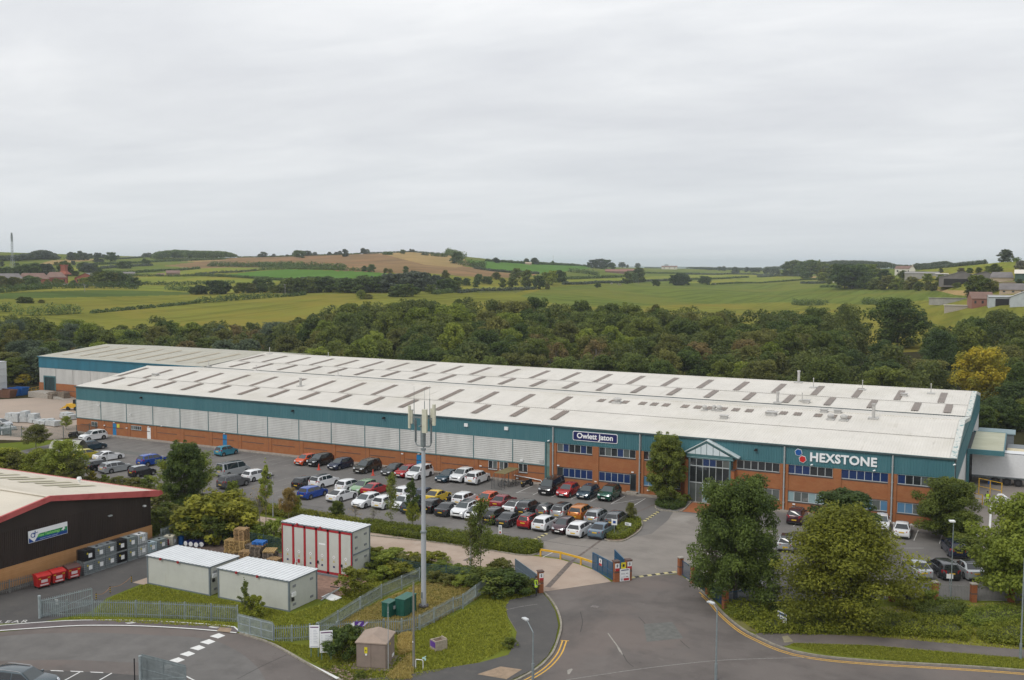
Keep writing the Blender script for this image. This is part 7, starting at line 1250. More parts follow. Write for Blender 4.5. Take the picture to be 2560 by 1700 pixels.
# ---------------------------------------------------------------- tree and shrub prototypes
rnd=random.Random(11)
for i,(k,nc,n,sz) in enumerate((('round',90,11000,.27),('oak',100,12000,.27),('round',70,9500,.28),('oak',120,12500,.25),('column',60,8000,.26),('round',110,11000,.25))):
    tree_proto('wood%d' % i,100+i,13,(5.6,6.4,5.2,6.2,3.9,5.8)[i],(2.4,3.0,1.8,2.2,1.5,1.4)[i],k,nc,n,sz,nlimb=8,inner=.6)
tree_proto('sparse',140,12,5.2,2.6,'round',34,2600,.26,nlimb=22,bark=BARKG,inner=.35)
for i in range(4): tree_proto('far%d' % i,200+i,11,(5.6,4.8,6.2,4.2)[i],(1.4,1.0,1.8,.8)[i],('oak','round','oak','round')[i],60,3400,.48,nlimb=6,inner=.6)
for i in range(3): tree_proto('bush%d' % i,300+i,2.2,(1.5,1.35,1.7)[i],.15,'dome',26,3600,.085,r0=.04,nlimb=8,flat=.9,inner=.45)
tree_proto('wildbush',310,2.8,1.5,.2,'dome',34,2600,.10,r0=.04,nlimb=24,bark=BARKG,flat=.9,inner=.25)
tree_proto('bigmaple',320,10,4.4,1.9,'oak',190,70000,.10,nlimb=30,inner=.35,flat=.8)
tree_proto('cherry',321,9.5,5.9,1.2,'cone',230,64000,.09,nlimb=50,inner=.2,flat=.6)
tree_proto('roundtree',322,7,3.5,1.2,'round',150,44000,.10,nlimb=24,inner=.4)
tree_proto('oval',323,8,2.6,1.0,'oak',110,34000,.10,nlimb=20,inner=.35)
tree_proto('poplar',324,6,.8,1.6,'column',60,3600,.07,r0=.045,nlimb=12,bark=BARKG,inner=.2)
tree_proto('birch',325,6,1.3,1.0,'column',56,3000,.075,r0=.05,nlimb=16,bark=BARKG,inner=.15)
tree_proto('bare',326,3.4,1.4,1.0,'round',30,260,.06,r0=.05,nlimb=34,bark=BARKG,inner=.2)
tree_proto('vase',327,6,2.4,1.8,'dome',84,12000,.09,r0=.09,nlimb=22,bark=BARKG,inner=.25)
def plant(key,name,zn,u,v,ytop,col,label,cat='tree',group=None,wide=1.0,xy=None,hz=None):
    b_=xy or g(zn,u,v);H=hgt(zn,u if hz is None else hz,ytop,b_);return put_tree(key,name,(b_[0],b_[1],0),max(.4,H),col,label,cat,group,wide)
LEAF['maple']=((0.062,0.096,0.025),(0.138,0.186,0.037));LEAF['cherry']=((0.166,0.179,0.025),(0.345,0.333,0.040));LEAF['fresh']=((0.152,0.198,0.030),(0.304,0.346,0.053));LEAF['oval']=((0.097,0.128,0.027),(0.207,0.237,0.043));LEAF['autumn']=((0.276,0.192,0.062),(0.469,0.320,0.112));LEAF['teal']=((0.083,0.115,0.069),(0.152,0.192,0.106))
plant('bigmaple','maple_tree','K',380,560,-290,'maple','big dark green tree inside the blue railing at the road corner',hz=500,wide=.8)
plant('cherry','cherry_tree','K',1125,705,-95,'cherry','wide yellow green tree above the clipped shrubs',hz=1000,wide=.9)
plant('oval','dark_tree','D',1930,1400,885,'dark','dark green tree behind the yellow green tree, in front of the offices',xy=(129.6,-18.5),wide=1.55)
plant('roundtree','round_tree','E',1290,1380,858,'oval','rounded mid green tree at the warehouse corner above the navy estate',wide=1.08)
plant('roundtree','ash_tree','K',2265,570,-170,'fresh','bright green tree at the right edge above the fence',wide=.9,hz=2360,xy=(145.6,-24.0))
plant('roundtree','ash_tree','K',2300,500,120,'fresh','lower bright green tree leaning over the fence right of the parked cars',wide=.8,hz=2100,xy=(143.4,-20.8))
plant('oval','entrance_tree','C',1985,985,398,'oval','narrow green tree on the planted island left of the glazed entrance',xy=(106.3,-2.6),wide=.86)
plant('vase','small_tree','M',2225,730,455,'olive','small open olive tree growing from the hedge island',wide=.75)
plant('oval','dark_tree','Q',560,960,130,'maple','tall dark tree with pale stems left of the silver van',wide=.92)
plant('bare','bare_tree','Q',545,960,430,'grey','pale leafless stems in front of the tall dark tree',wide=1.1)
plant('birch','birch_tree','Q',745,800,235,'fresh','lighter green slender tree just right of the tall dark tree',wide=1.5)
plant('birch','birch_tree','Q',765,830,330,'fresh','second light green slender tree with pale stem right of the tall dark tree',wide=1.3)
plant('birch','birch_tree','Q',300,900,330,'fresh','light green slender tree left of the tall dark tree',wide=1.0)
plant('poplar','poplar_tree','Q',1545,1170,365,'fresh','very slender columnar tree left of the tall cabin',wide=.85)
plant('bare','bare_tree','Q',1470,1170,640,'autumn','thin nearly leafless tree beside the slender columnar one',wide=.9)
plant('birch','poplar_tree','N',1650,1190,375,'oval','tall slender olive tree left of the mast',wide=.72)
plant('poplar','poplar_tree','N',1950,1190,440,'maple','dark slender tree top immediately left of the mast',wide=1.15)
plant('vase','young_tree','N',1960,1200,790,'lime','bright yellow green young tree under the slender one by the mast',wide=.62)
plant('roundtree','young_tree','N',840,1040,780,'oval','small rounded bright green tree behind the tall cabin',wide=.85)
plant('bare','bare_tree','N',1115,1075,830,'autumn','leafless small tree right of the small rounded green tree',wide=1.15)
plant('vase','young_tree','N',130,1080,590,'autumn','thin tree with brown and yellow leaves left of the tall cabin',wide=.7);plant('vase','young_tree','N',250,1060,700,'lime','small yellow green tree beside the brown leaved one',wide=.55)
plant('bare','bare_tree','N',1380,1150,850,'olive','sparse small tree between the bare tree and the slender olive tree',wide=.9)
plant('birch','young_tree','J',195,575,-230,'oval','leafy tree with pale stems in front of the black crossover',wide=.8,hz=215)
plant('birch','young_tree','J',120,560,-60,'olive','smaller sparse tree left of the leafy pale stemmed tree',wide=.7)
plant('vase','spreading_tree','O',480,965,640,'olive','spreading olive brown tree by the dark mesh fence at the left',wide=1.45)
plant('vase','bush_tree','O',870,700,525,'fresh','green bush standing against the mesh fence by the sack stacks',wide=1.0)
GS='wild shrubs between the brown unit and the car park'
k_=0
for (zn,u,v,yt,col,w,t) in (('O',80,1290,940,'lime',1.3,'at the far left above the cream roof'),('O',300,1290,1040,'lime',1.2,'in front of the dark motorcycle'),('O',520,1330,960,'lime',1.25,'below the half round shelter'),('O',700,1360,1010,'fresh',1.2,'above the roof ventilator'),
                                ('O',860,1390,840,'fresh',1.0,'covering the right end of the half round shelter'),('O',950,1420,1080,'olive',1.2,'left of the small yellow shrub'),('O',180,1300,1000,'olive',1.2,'second from the left edge')):
    plant('vase' if v < 1400 else 'vase','wild_shrub',zn,u,v+60,yt,col,'tall loose shrub '+t,'shrub',GS,w*1.15)
for (zn,u,v,yt,col,w,t) in (('O',1200,1400,1240,'gold',.8,'small yellow shrub behind the cream roof'),('O',1370,1420,1290,'fresh',.9,'green shrub right of the small yellow one'),('O',1560,1440,1310,'olive',1.3,'brownish shrub in front of the black hatchback'),('O',1760,1470,1330,'olive',1.3,'olive shrub above the red roof corner'),('O',1950,1490,1300,'fresh',1.1,'green shrub left of the slender tree'),
                                ('Q',220,1060,760,'olive',1.1,'olive shrub just right of the red roof corner'),('Q',350,1120,860,'oval',1.1,'dark shrub below the pale stems'),('Q',460,1180,900,'olive',1.2,'olive shrub under the tall dark tree'),('Q',250,1230,940,'oval',1.3,'dark shrub behind the palisade corner'),('Q',640,1180,860,'oval',1.1,'shrub right of the pale stems'),
                                ('Q',800,1290,790,'cherry',1.15,'broad yellow green shrub in the middle of the thicket'),('Q',950,1300,750,'cherry',1.1,'highest yellow green shrub of the thicket'),('Q',1080,1310,830,'cherry',1.1,'yellow green shrub at the right of the thicket'),('Q',620,1340,1000,'oval',1.2,'dark shrub behind the blue drums'),
                                ('Q',900,1370,1020,'oval',1.2,'dark shrub between the drums and the pallets'),('Q',1160,1290,1000,'fresh',1.2,'green shrub behind the pallet stacks'),('Q',1330,1290,1030,'fresh',1.2,'green shrub behind the blue pallets'),('Q',1140,860,600,'fresh',.7,'slim young shrub in front of the grey crossover'),('Q',1480,1360,1140,'fresh',1.2,'green shrub left of the tall cabin'),('Q',1640,1390,1080,'fresh',1.1,'green shrub touching the left side of the tall cabin')):
    plant('wildbush' if yt % 20 == 0 else 'bush%d' % (k_ % 3),'wild_shrub',zn,u,v,yt,col,t,'shrub',GS,w*1.05);k_ += 1
GB_='bramble shrubs along the access lane'
for (u,v,yt,col,w) in ((1350,520,384,'cherry',1.3),(1430,600,424,'fresh',1.2),(1520,520,392,'fresh',1.4),(1600,600,456,'olive',1.3),(1680,560,432,'cherry',1.3),(1420,680,568,'fresh',1.4),(1560,660,532,'cherry',1.3),(1850,560,432,'cherry',1.3),(1950,620,508,'fresh',1.4),(1950,520,448,'fresh',1.0),(2080,660,548,'fresh',1.5),(2180,700,588,'fresh',1.4),(2000,730,626,'olive',1.4),(2120,740,644,'fresh',1.3),(1880,700,596,'olive',1.2)):
    x,y=g('I',u,v);t=('at %s' % ('the corner of the tall cabin' if u < 1450 else 'the fence left of the mast' if u < 1720 else 'the fence right of the mast'));put_tree('bush%d' % (k_ % 3) if k_ % 4 else 'wildbush','bramble',(x,y,0),max(.7,hgt('I',u,yt,(x,y))),col,'green bramble shrub '+t,'shrub',GB_+' '+t,w*1.25);k_ += 1
for (u,v,yt,col,w,t) in ((300,700,470,'oval',1.5,'left end of the thicket beside the gate pillar'),(420,720,500,'maple',1.5,'second from the left in the thicket by the gate pillar'),(540,730,530,'maple',1.4,'middle of the thicket by the gate pillar'),(630,712,550,'oval',1.0,'right of the middle in the thicket by the gate pillar'),(390,640,385,'olive',.8,'taller loose shrub rising over the thicket by the gate pillar')):
    plant('bush%d' % (k_ % 3),'gate_shrub','J',u,v,yt,col,'green shrub, '+t,'shrub',None,w*1.1);k_ += 1
plant('wildbush','garden_shrub','I',1160,820,570,'cherry','loose yellow green shrub in front of the tall cabin corner','shrub',None,1.25)
plant('poplar','garden_shrub','H',2262,965,620,'oval','slim green shrub in front of the front cabin','shrub',None,1.2);plant('bush1','garden_shrub','I',275,1010,815,'lime','round yellow green shrub beside the slim one','shrub',None,.9)
plant('bush0','garden_shrub','W',540,600,175,'maple','dense dark bush between the tenant boards and the kiosk','shrub',None,1.1);plant('bush2','garden_shrub','W',640,560,200,'fresh','greener bush touching the left side of the kiosk','shrub',None,.8)
plant('bush2','garden_shrub','W',800,870,770,'oval','tiny green tuft on the soil in front of the kiosk','shrub',None,1.1);plant('bush1','garden_shrub','J',490,1250,1150,'oval','low green shrub at the pavement edge in the grass','shrub',None,1.3)
plant('bush0','garden_shrub','D',455,1000,925,'lime','small bright shrub at the end of the entrance island','shrub',None,1.0)
for (zn,u,v,yt,col,w,t) in (('T',800,1300,1010,'oval',1.3,'left of the two beyond the navy estate'),('T',980,1380,1060,'oval',1.4,'right of the two beyond the navy estate'),('T',620,1090,900,'maple',1.2,'under the round tree by the warehouse corner'),('K',250,520,330,'lime',.9,'behind the blue railing near the road corner'),('K',1560,590,460,'cherry',1.2,'small leaning shrub right of the yellow green tree'),('K',1720,600,480,'fresh',.8,'small shrub left of the lamp post by the fence')):
    plant('bush%d' % (k_ % 3),'car_park_shrub',zn,u,v,yt,col,'green shrub, '+t,'shrub',None,w*1.1);k_ += 1

for (zn,u,v,yt,col,w,t) in (('F',30,1000,790,'olive',1.2,'at the far left edge beside the pale store'),('F',95,1010,850,'oval',1.3,'second from the left edge by the skips'),('F',160,1015,930,'gold',1.3,'low and yellowish behind the blue skips'),('F',215,1000,900,'oval',1.2,'just left of the annex'),('F',60,930,800,'oval',1.3,'behind the others at the far left'),('F',140,930,860,'maple',1.3,'dark, behind the yellowish one'),('F',230,940,850,'maple',1.2,'dark, touching the annex corner'),('F',190,880,820,'oval',1.3,'farther off left of the annex'),('F',100,880,800,'olive',1.3,'farther off at the left, olive'),('F',20,880,780,'oval',1.3,'farther off at the very left edge')):
    plant('vase','yard_shrub',zn,u,v,yt,col,'tall shrub left of the annex, '+t,'shrub','shrubs left of the annex',w*1.3)
for (u,v,yt,col,w) in ((1530,440,250,'dark',1.3),(1590,450,220,'maple',1.2),(1650,440,240,'oval',1.3),(1720,440,200,'dark',1.3),(1790,440,230,'maple',1.3),(1860,445,260,'dark',1.3),(1930,450,220,'maple',1.3),(1560,400,180,'dark',1.2),(1680,395,160,'maple',1.2),(1820,400,170,'dark',1.2),(1950,400,160,'oval',1.2)):
    plant('wood%d' % (int(u) % 6),'wood_tree','E',u,v,yt,col,'dark green tree of the wood edge beyond the loading yard','tree','trees at the wood edge beyond the loading yard',w)
# ---------------------------------------------------------------- clipped hedges and ground-covering shrubs
def inpoly(x,y,P):
    c=False
    for i in range(len(P)):
        (x0,y0),(x1,y1)=P[i],P[(i+1) % len(P)]
        if (y0 > y) != (y1 > y) and x < (x1-x0)*(y-y0)/(y1-y0)+x0: c=not c
    return c
def hedge_mass(name,label,P,H,col,dens=420,size=.075,seed=1,cat='hedge',r=.33,bumpy=.12,group=None):
    rng=np.random.default_rng(seed);xs_=[p[0] for p in P];ys_=[p[1] for p in P];area=abs(sum(P[i][0]*P[(i+1) % len(P)][1]-P[(i+1) % len(P)][0]*P[i][1] for i in range(len(P))))/2
    cx,cy=sum(xs_)/len(P),sum(ys_)/len(P);C=[];n=max(14,int(area*9));E=[(np.array(P[i]),np.array(P[(i+1) % len(P)])) for i in range(len(P))]
    while len(C) < n:
        x,y=rng.uniform(min(xs_),max(xs_)),rng.uniform(min(ys_),max(ys_))
        if not inpoly(x,y,P): continue
        q=np.array((x,y));d=min(np.linalg.norm(q-(a+(c-a)*np.clip(np.dot(q-a,c-a)/np.dot(c-a,c-a),0,1))) for a,c in E)
        h=H*(1-bumpy*rng.random())*min(1,.55+.45*(d/(r*1.6))**.5);top=max(.1,h-r*.75);C.append((x,y,top))
        if d < r*1.4: C.append((x,y,top*.5));C.append((x,y,.1))
    for a,c in E:
        for t_ in np.arange(0,1,.22/max(.22,np.linalg.norm(c-a))): p_=a+(c-a)*t_+rng.normal(size=2)*.06;p_=p_+(np.array((cx,cy))-p_)*.03;C += [(*p_,H*.5*rng.uniform(.8,1.1)),(*p_,H*.2)]
    C=np.array(C);q,t=leaves(rng,C,np.full(len(C),r)*(.8+.4*rng.random(len(C))),int(area*dens),size,.85,.3,.6);ox,oy=cx,cy;q[:,:,0] -= ox;q[:,:,1] -= oy;q=q[q[:,:,2].max(1) > 0.0] if False else q
    core=MB();Pi=[(cx+(x-cx)*.8-ox,cy+(y-cy)*.8-oy) for x,y in P];core.prism(Pi,0,max(.1,H*.42));me=leafmesh(name,q,t[:len(q)],[leafmat('leaf_'+col,*LEAF[col]),M('hedge_core',(.06,.07,.02),rough=.9,var=.3)],core)
    o=link(name,me);o.location=(ox,oy,0);return tag(o,label,cat,group)
hedge_mass('box_hedge','long clipped hedge between the car park and the access lane',[(80,-30.9),(90,-31.0),(97,-31.0),(101.5,-30.9),(101.9,-29.5),(101.4,-27.7),(97,-27.9),(90,-28.2),(80,-28.6)],1.0,'hedge',700,.07,2)
hedge_mass('box_hedge','browner continuation of the hedge left of the tall cabin',[(60,-29.6),(70,-30.2),(79.6,-30.8),(79.6,-28.5),(70,-28.0),(60,-27.6)],.85,'cherry',520,.08,3)
hedge_mass('wild_hedge','low wild hedge along the lower edge of the left car park',[(20,-27.6),(34,-29.4),(48,-30.2),(59,-30.0),(59,-28.0),(48,-27.8),(34,-27.2),(20,-25.0)],.9,'olive',330,.10,4,bumpy=.5)
isl=[g('M',*p) for p in ((1885,985),(1960,1000),(2100,985),(2250,900),(2345,800),(2340,720),(2250,700),(2110,770),(2000,850),(1890,930))];hedge_mass('island_hedge','low clipped hedge on the kerbed island at the end of the car rows',isl,.62,'hedge',700,.07,5)
b=MB();isk=smooth_line([g('M',*p) for p in ((1840,1000),(1890,1022),(2080,1030),(2250,950),(2370,850),(2385,740),(2300,690),(2200,690))],.4);ribbon(b,isk,.15,.12,0,.12);struct('kerb',b,[KERB]);sheet('planting_bed',isk,.03,SOIL)
hedge_mass('entrance_shrub','wide low dome shrub in front of the narrow entrance tree',[g('D',*p) for p in ((165,1030),(230,1065),(340,1075),(425,1045),(435,1010),(400,985),(300,985),(200,995))],.78,'maple',700,.07,6,'shrub')
b=MB();k2=smooth_line([g('D',*p) for p in ((150,1040),(165,1072),(280,1092),(400,1095),(495,1010),(500,985))],.4);ribbon(b,k2,.15,.12,0,.12);ribbon(b,smooth_line([g('J',560,345),g('J',700,350),g('J',755,330),g('J',760,305)],.4),.15,.12,0,.12);ribbon(b,[g('I',1310,285),g('I',1800,335),g('J',0,252),g('J',560,345)],.15,.12,0,.12);struct('kerb',b,[KERB])
Kp=lambda *P_: [g('K',*p) for p in P_]
sheet('planting_bed',Kp((320,640),(420,745),(560,785),(900,790),(1300,808),(2000,868),(2361,905),(2361,560),(1700,590),(1300,600),(560,590),(340,600)),.03,M('bed_grass',(.20,.20,.04),rough=.95,var=0,col2=(.14,.12,.05),scale=.6))
for i,(P_,H,col,t) in enumerate((((( 335,640),(400,690),(500,700),(585,660),(590,600),(450,585),(340,600)),.95,'hedge','small clipped shrub mass beside the corner pillar'),
        (((500,740),(560,780),(800,785),(1000,785),(1230,780),(1240,740),(1100,700),(800,680),(580,690)),1.0,'hedge','long clipped shrub mass under the yellow green tree'),
        (((1280,740),(1350,785),(1700,810),(1960,830),(1985,780),(1900,720),(1700,700),(1450,700)),1.0,'hedge','clipped shrub mass in the middle of the verge'),
        (((2050,800),(2100,845),(2361,870),(2450,870),(2450,760),(2361,740),(2150,760)),1.0,'hedge','clipped shrub mass at the right edge of the verge'),
        (((1270,700),(1330,730),(1480,720),(1500,690),(1400,670),(1290,680)),.8,'fresh','small lighter shrub mass left of the middle one'),
        (((1620,640),(1680,680),(1850,680),(1960,630),(1900,590),(1720,590)),1.0,'oval','tall darker shrub mass near the blue fence'),
        (((1950,700),(2020,740),(2200,720),(2361,700),(2400,640),(2200,620),(2000,650)),.8,'fresh','mixed shrub mass below the right hand fence pillars'),
        (((640,640),(760,660),(900,660),(960,620),(800,600),(660,600)),.5,'maple','dark low shrubs behind the white and blue board'))):
    hedge_mass('verge_shrubs',t,Kp(*P_),H,col,560,.075,20+i,'shrub',.38,.3)
# tufts in rough grass
def tufts(name,P,n,h,cols,seed,label=None):
    rng=np.random.default_rng(seed);xs_=[p[0] for p in P];ys_=[p[1] for p in P];pts=[]
    while len(pts) < n:
        x,y=rng.uniform(min(xs_),max(xs_)),rng.uniform(min(ys_),max(ys_))
        if inpoly(x,y,P): pts.append((x,y))
    p=np.array(pts);k=5;base=np.repeat(p,k,0)+rng.normal(size=(n*k,2))*.05;a=rng.random(n*k)*6.28;hh=h*(.4+rng.random(n*k));w=.03+.03*rng.random(n*k);dx,dy=np.cos(a),np.sin(a);ln=rng.normal(size=(n*k,2))*hh[:,None]*.35
    z0=np.zeros(n*k);q=np.stack([np.stack([base[:,0]-dx*w,base[:,1]-dy*w,z0],1),np.stack([base[:,0]+dx*w,base[:,1]+dy*w,z0],1),np.stack([base[:,0]+ln[:,0]+dx*w*.4,base[:,1]+ln[:,1]+dy*w*.4,hh],1),np.stack([base[:,0]+ln[:,0]-dx*w*.4,base[:,1]+ln[:,1]-dy*w*.4,hh],1)],1)
    me=leafmesh(name,q,np.clip(np.repeat(rng.random(n),k)+rng.normal(size=n*k)*.1,0,1),[leafmat('tuft_'+cols,*LEAF[cols])]);o=link(name,me);o['kind']='stuff';return o
LEAF['grassy']=((.23,.25,.035),(.42,.42,.06));LEAF['strawy']=((.38,.30,.09),(.6,.47,.18));LEAF['weeds']=((.10,.14,.025),(.24,.27,.045))
GA=[(96.9,-60.6),(101,-62.6),(106.5,-63.4),(110.0,-57.4),(110.9,-52.8),(107.6,-47.8),(105.8,-44.2),(107.2,-42.0),(103.6,-42.6),(103.8,-47.5),(103.1,-52),(102.4,-55.2),(97.2,-59.4)]
tufts('rough_grass',GA,9000,.12,'grassy',1);tufts('rough_grass',[(90.9,-60.3),(96.5,-61.6),(101.5,-63.2),(100.5,-61.5),(97,-60.4),(94,-61),(91,-60.6)],1200,.14,'grassy',2)
tufts('rough_grass',[(75.2,-59),(77,-62.5),(80.8,-61.7),(88.8,-58.7),(91,-60.3),(94.3,-60.7),(96.6,-59),(95.6,-49),(95.8,-43),(92,-42.8),(92.5,-51),(91.6,-55.2),(75,-55.3)],9000,.10,'grassy',3)
tufts('rough_grass',[(80.4,-63.4),(89.4,-60.1),(88.9,-59.2),(81,-62.2),(76,-64.6)],900,.10,'grassy',4);tufts('dry_grass',[(96.9,-58.3),(102.2,-54.9),(103,-51),(103.2,-45),(102.4,-42.4),(97,-43),(96.3,-52)],9000,.2,'strawy',5);tufts('rough_grass',[(96.9,-58.3),(102.2,-54.9),(103,-51),(103.2,-45),(102.4,-42.4),(97,-43),(96.3,-52)],1800,.18,'weeds',6)
tufts('dry_grass',[g('W',*p) for p in ((1180,860),(1480,560),(1560,640),(1500,900),(1200,900))]+[],900,.2,'strawy',7);tufts('dry_grass',[g('W',*p) for p in ((1330,300),(1500,260),(1520,520),(1340,560))],900,.25,'strawy',8)
tufts('undergrowth',[(84,-37.4),(95,-38.4),(103,-39.2),(106.8,-42),(103.4,-42.2),(96,-42),(84,-41.6),(66,-39.5),(50,-38),(46,-34),(60,-36.2)],14000,.28,'weeds',9);tufts('undergrowth',[(10,-24),(30,-29.6),(58,-31),(58,-27.3),(30,-27.3),(12,-21)],5000,.25,'weeds',10)
tufts('undergrowth',[(15,-36),(40,-36),(64,-38),(64,-44),(15,-44)],9000,.3,'weeds',14)
tufts('rough_grass',Kp((560,800),(730,845),(1300,860),(1900,910),(2361,950),(2361,1020),(1500,965),(1000,920),(800,870)),5000,.08,'grassy',11);tufts('undergrowth',Kp((330,640),(560,780),(1300,800),(2361,900),(2361,570),(1700,600),(560,590)),4500,.12,'grassy',12)
rr=random.Random(3);bs=MB()
for _ in range(420):
    u,v=rr.uniform(350,1450),rr.uniform(560,940)
    x,y=g('W',u,v)
    if not (g('W',730,0)[0] < -1): s_=rr.uniform(.03,.09);bs.at((x,y,.02),rr.random()*3);bs.box(-s_,-s_*.7,0,s_,s_*.7,s_*.7)
sp=[g('W',*p) for p in ((240,740),(500,600),(700,640),(760,700),(1330,600),(1440,640),(1380,760),(1150,900),(1000,960),(500,930),(420,830))]
o=bs.build('rubble',[M('rubble',(.30,.23,.18),rough=.95,var=.4,scale=9)]);o['kind']='stuff'
tufts('rough_grass',sp,700,.10,'weeds',13)
dr=MB()
for _ in range(260): u,v=rr.uniform(100,760),rr.uniform(820,1010);x,y=g('Q',u,v);s_=rr.uniform(.05,.2);dr.at((x,y,.03),rr.random()*3);dr.box(-s_,-s_*.8,0,s_,s_*.8,s_*.8)
o=dr.build('rubble',[M('rubble_pale',(.42,.38,.33),rough=.9,var=.3,scale=9)]);o['kind']='stuff'

# ---------------------------------------------------------------- wood behind the warehouse
TOPY=np.array([(-200,795),(0,790),(60,775),(150,800),(240,812),(330,812),(390,796),(440,812),(560,795),(640,812),(720,800),(800,782),(850,752),(950,760),(1050,745),(1150,738),(1240,733),(1330,742),(1450,756),(1600,750),(1700,762),(1800,758),(1950,768),(2100,764),(2170,782),(2215,850),(2240,860),(2300,870),(2340,820),(2420,800),(2480,775),(2560,768),(2900,770)],float)
wr_=random.Random(77);cells=[];COLS=['maple','mid','oval','dark','olive','brown','fresh','teal','rust'];cnt=0
CN=dict(maple='dark green',mid='mid green',oval='green',dark='very dark green',olive='olive green',brown='brownish',fresh='light green',teal='blue green',rust='rusty brown',gold='golden')
for d in np.arange(222,345,8.6):
    for a in np.arange(-.60,.60,8.8/d):
        az=AZ0+a+wr_.uniform(-.3,.3)*8.8/d;dd=d+wr_.uniform(-3,3);x,y=CX+dd*math.sin(az),CY+dd*math.cos(az)
        if -55 < x < 141 and y < 70: continue
        if x >= 141 and y < 47: continue
        if x <= -55 and y < 36: continue
        z=float(land(x,y));u,v,w=proj((x,y,z))
        if u < -260 or u > 2850: continue
        yt=float(np.interp(u,TOPY[:,0],TOPY[:,1]))+wr_.uniform(-7,8)
        dq=ray(u,yt);t=math.hypot(x-CX,y-CY)/math.hypot(dq[0],dq[1]);Hmax=CH+dq[2]*t-z
        if Hmax < 3.0: continue
        H=min(Hmax,(8.5+5.5*(dd-236)/100+wr_.uniform(-2.2,2.0)) if u > 780 else (6.5+3*(dd-236)/100+wr_.uniform(-1.8,1.8)))
        if 2150 < u < 2330 and dd > 262: continue
        if abs(u-2450) < 62 and dd < 285: continue
        # colours drift over the wood as in the photograph
        r_=wr_.random()
        if u < 760: pal=['oval','olive','teal','maple','brown','oval','mid','fresh','olive']
        elif u < 1300: pal=['maple','oval','oval','maple','mid','fresh','olive']
        elif u < 2000: pal=(['olive','brown','oval','maple','mid','olive','oval','fresh'] if dd < 300 else ['maple','oval','olive','mid','maple'])
        else: pal=['dark','maple','maple','mid','olive','oval','mid']
        cells.append((x,y,z,H,pal[int(r_*len(pal))],dd,u))
wr_.shuffle(cells);cells.sort(key=lambda c: (c[5] > 300 and wr_.random() < .8,c[6]));rest=[];near=[]
for c in cells: (near if (c[5] < 318 or wr_.random() < .55) else rest).append(c)
wr_.shuffle(near);rest += near[298:];cells=near[:298];print('wood',len(cells),'rest',len(rest))
for x,y,z,H,c,dd,u in cells:
    key='sparse' if (c in ('brown','rust') and wr_.random() < .6) else 'wood%d' % wr_.randrange(6);wide=max(.9,min(1.5,9.6/H))*wr_.uniform(.9,1.1)
    side='left' if u < 760 else 'middle' if u < 1700 else 'right';put_tree(key,'wood_tree',(x,y,z-.2),H,c,'%s tree standing in the %s part of the wood behind the warehouse' % (CN[c],side),'tree','%s trees in the %s part of the wood' % (CN[c],side),wide,rnd=wr_)
for (u,v,H,c,t,key,w) in ((2450,1000,0,'yellow','bright yellow autumn tree at the right end of the wood','wood1',1.0),(2243,875,0,'maple','large dark oak standing alone at the gap in the wood','wood3',1.25)):
    if c == 'yellow': q_=ray(2455,900);t_=236/math.hypot(q_[0],q_[1]);x,y=CX+q_[0]*t_,CY+q_[1]*t_;z=0;H=hgt('Z',2450,868,(x,y))
    else: x,y,z=TG(2243,872);H=hgt('Z',2243,745,(x,y))-z
    put_tree(key,'autumn_tree' if c == 'yellow' else 'oak_tree',(x,y,z),H,c,t,'tree',None,w)
RC,RR=[],[]
for x,y,z,H,c,dd,u in rest:
    for k in range(16): t_=wr_.random();a_=wr_.random()*6.28;e_=math.sin(math.pi*min(1,.25+t_*.65))*H*.36;RC.append((x+e_*math.cos(a_),y+e_*math.sin(a_),z+H*(.15+.75*t_)));RR.append(H*.15)
if RC:
    RC=np.array(RC);q,t=leaves(np.random.default_rng(8),RC,np.array(RR),len(RC)*75,.34,.85,.4,.55);o=link('wood_canopy',leafmesh('wood_canopy',q,t,[leafmat('leaf_canopy',(.08,.105,.028),(.18,.20,.045))]));o['kind']='stuff'
# scrub filling the wood floor
def floor_scrub(n,seed):
    rng=np.random.default_rng(seed);C=[]
    while len(C) < n:
        d=rng.uniform(215,350);a=rng.uniform(-.6,.6);x,y=CX+d*math.sin(AZ0+a),CY+d*math.cos(AZ0+a)
        if (-52 < x < 139 and y < 66.5) or (x >= 139 and y < 46) or (x <= -52 and y < 34): continue
        u,v,w=proj((x,y,5))
        if 2190 < u < 2310 and d > 262: continue
        C.append((x,y,float(land(x,y))+rng.uniform(.3,3.4)))
    C=np.array(C);q,t=leaves(rng,C,np.full(n,1.9)*(.7+.6*rng.random(n)),n*60,.30,.8,.3,.6);me=leafmesh('undergrowth',q,t,[leafmat('leaf_scrub',(.075,.095,.025),(.18,.19,.045))]);o=link('undergrowth',me);o['kind']='stuff'
floor_scrub(2300,5)
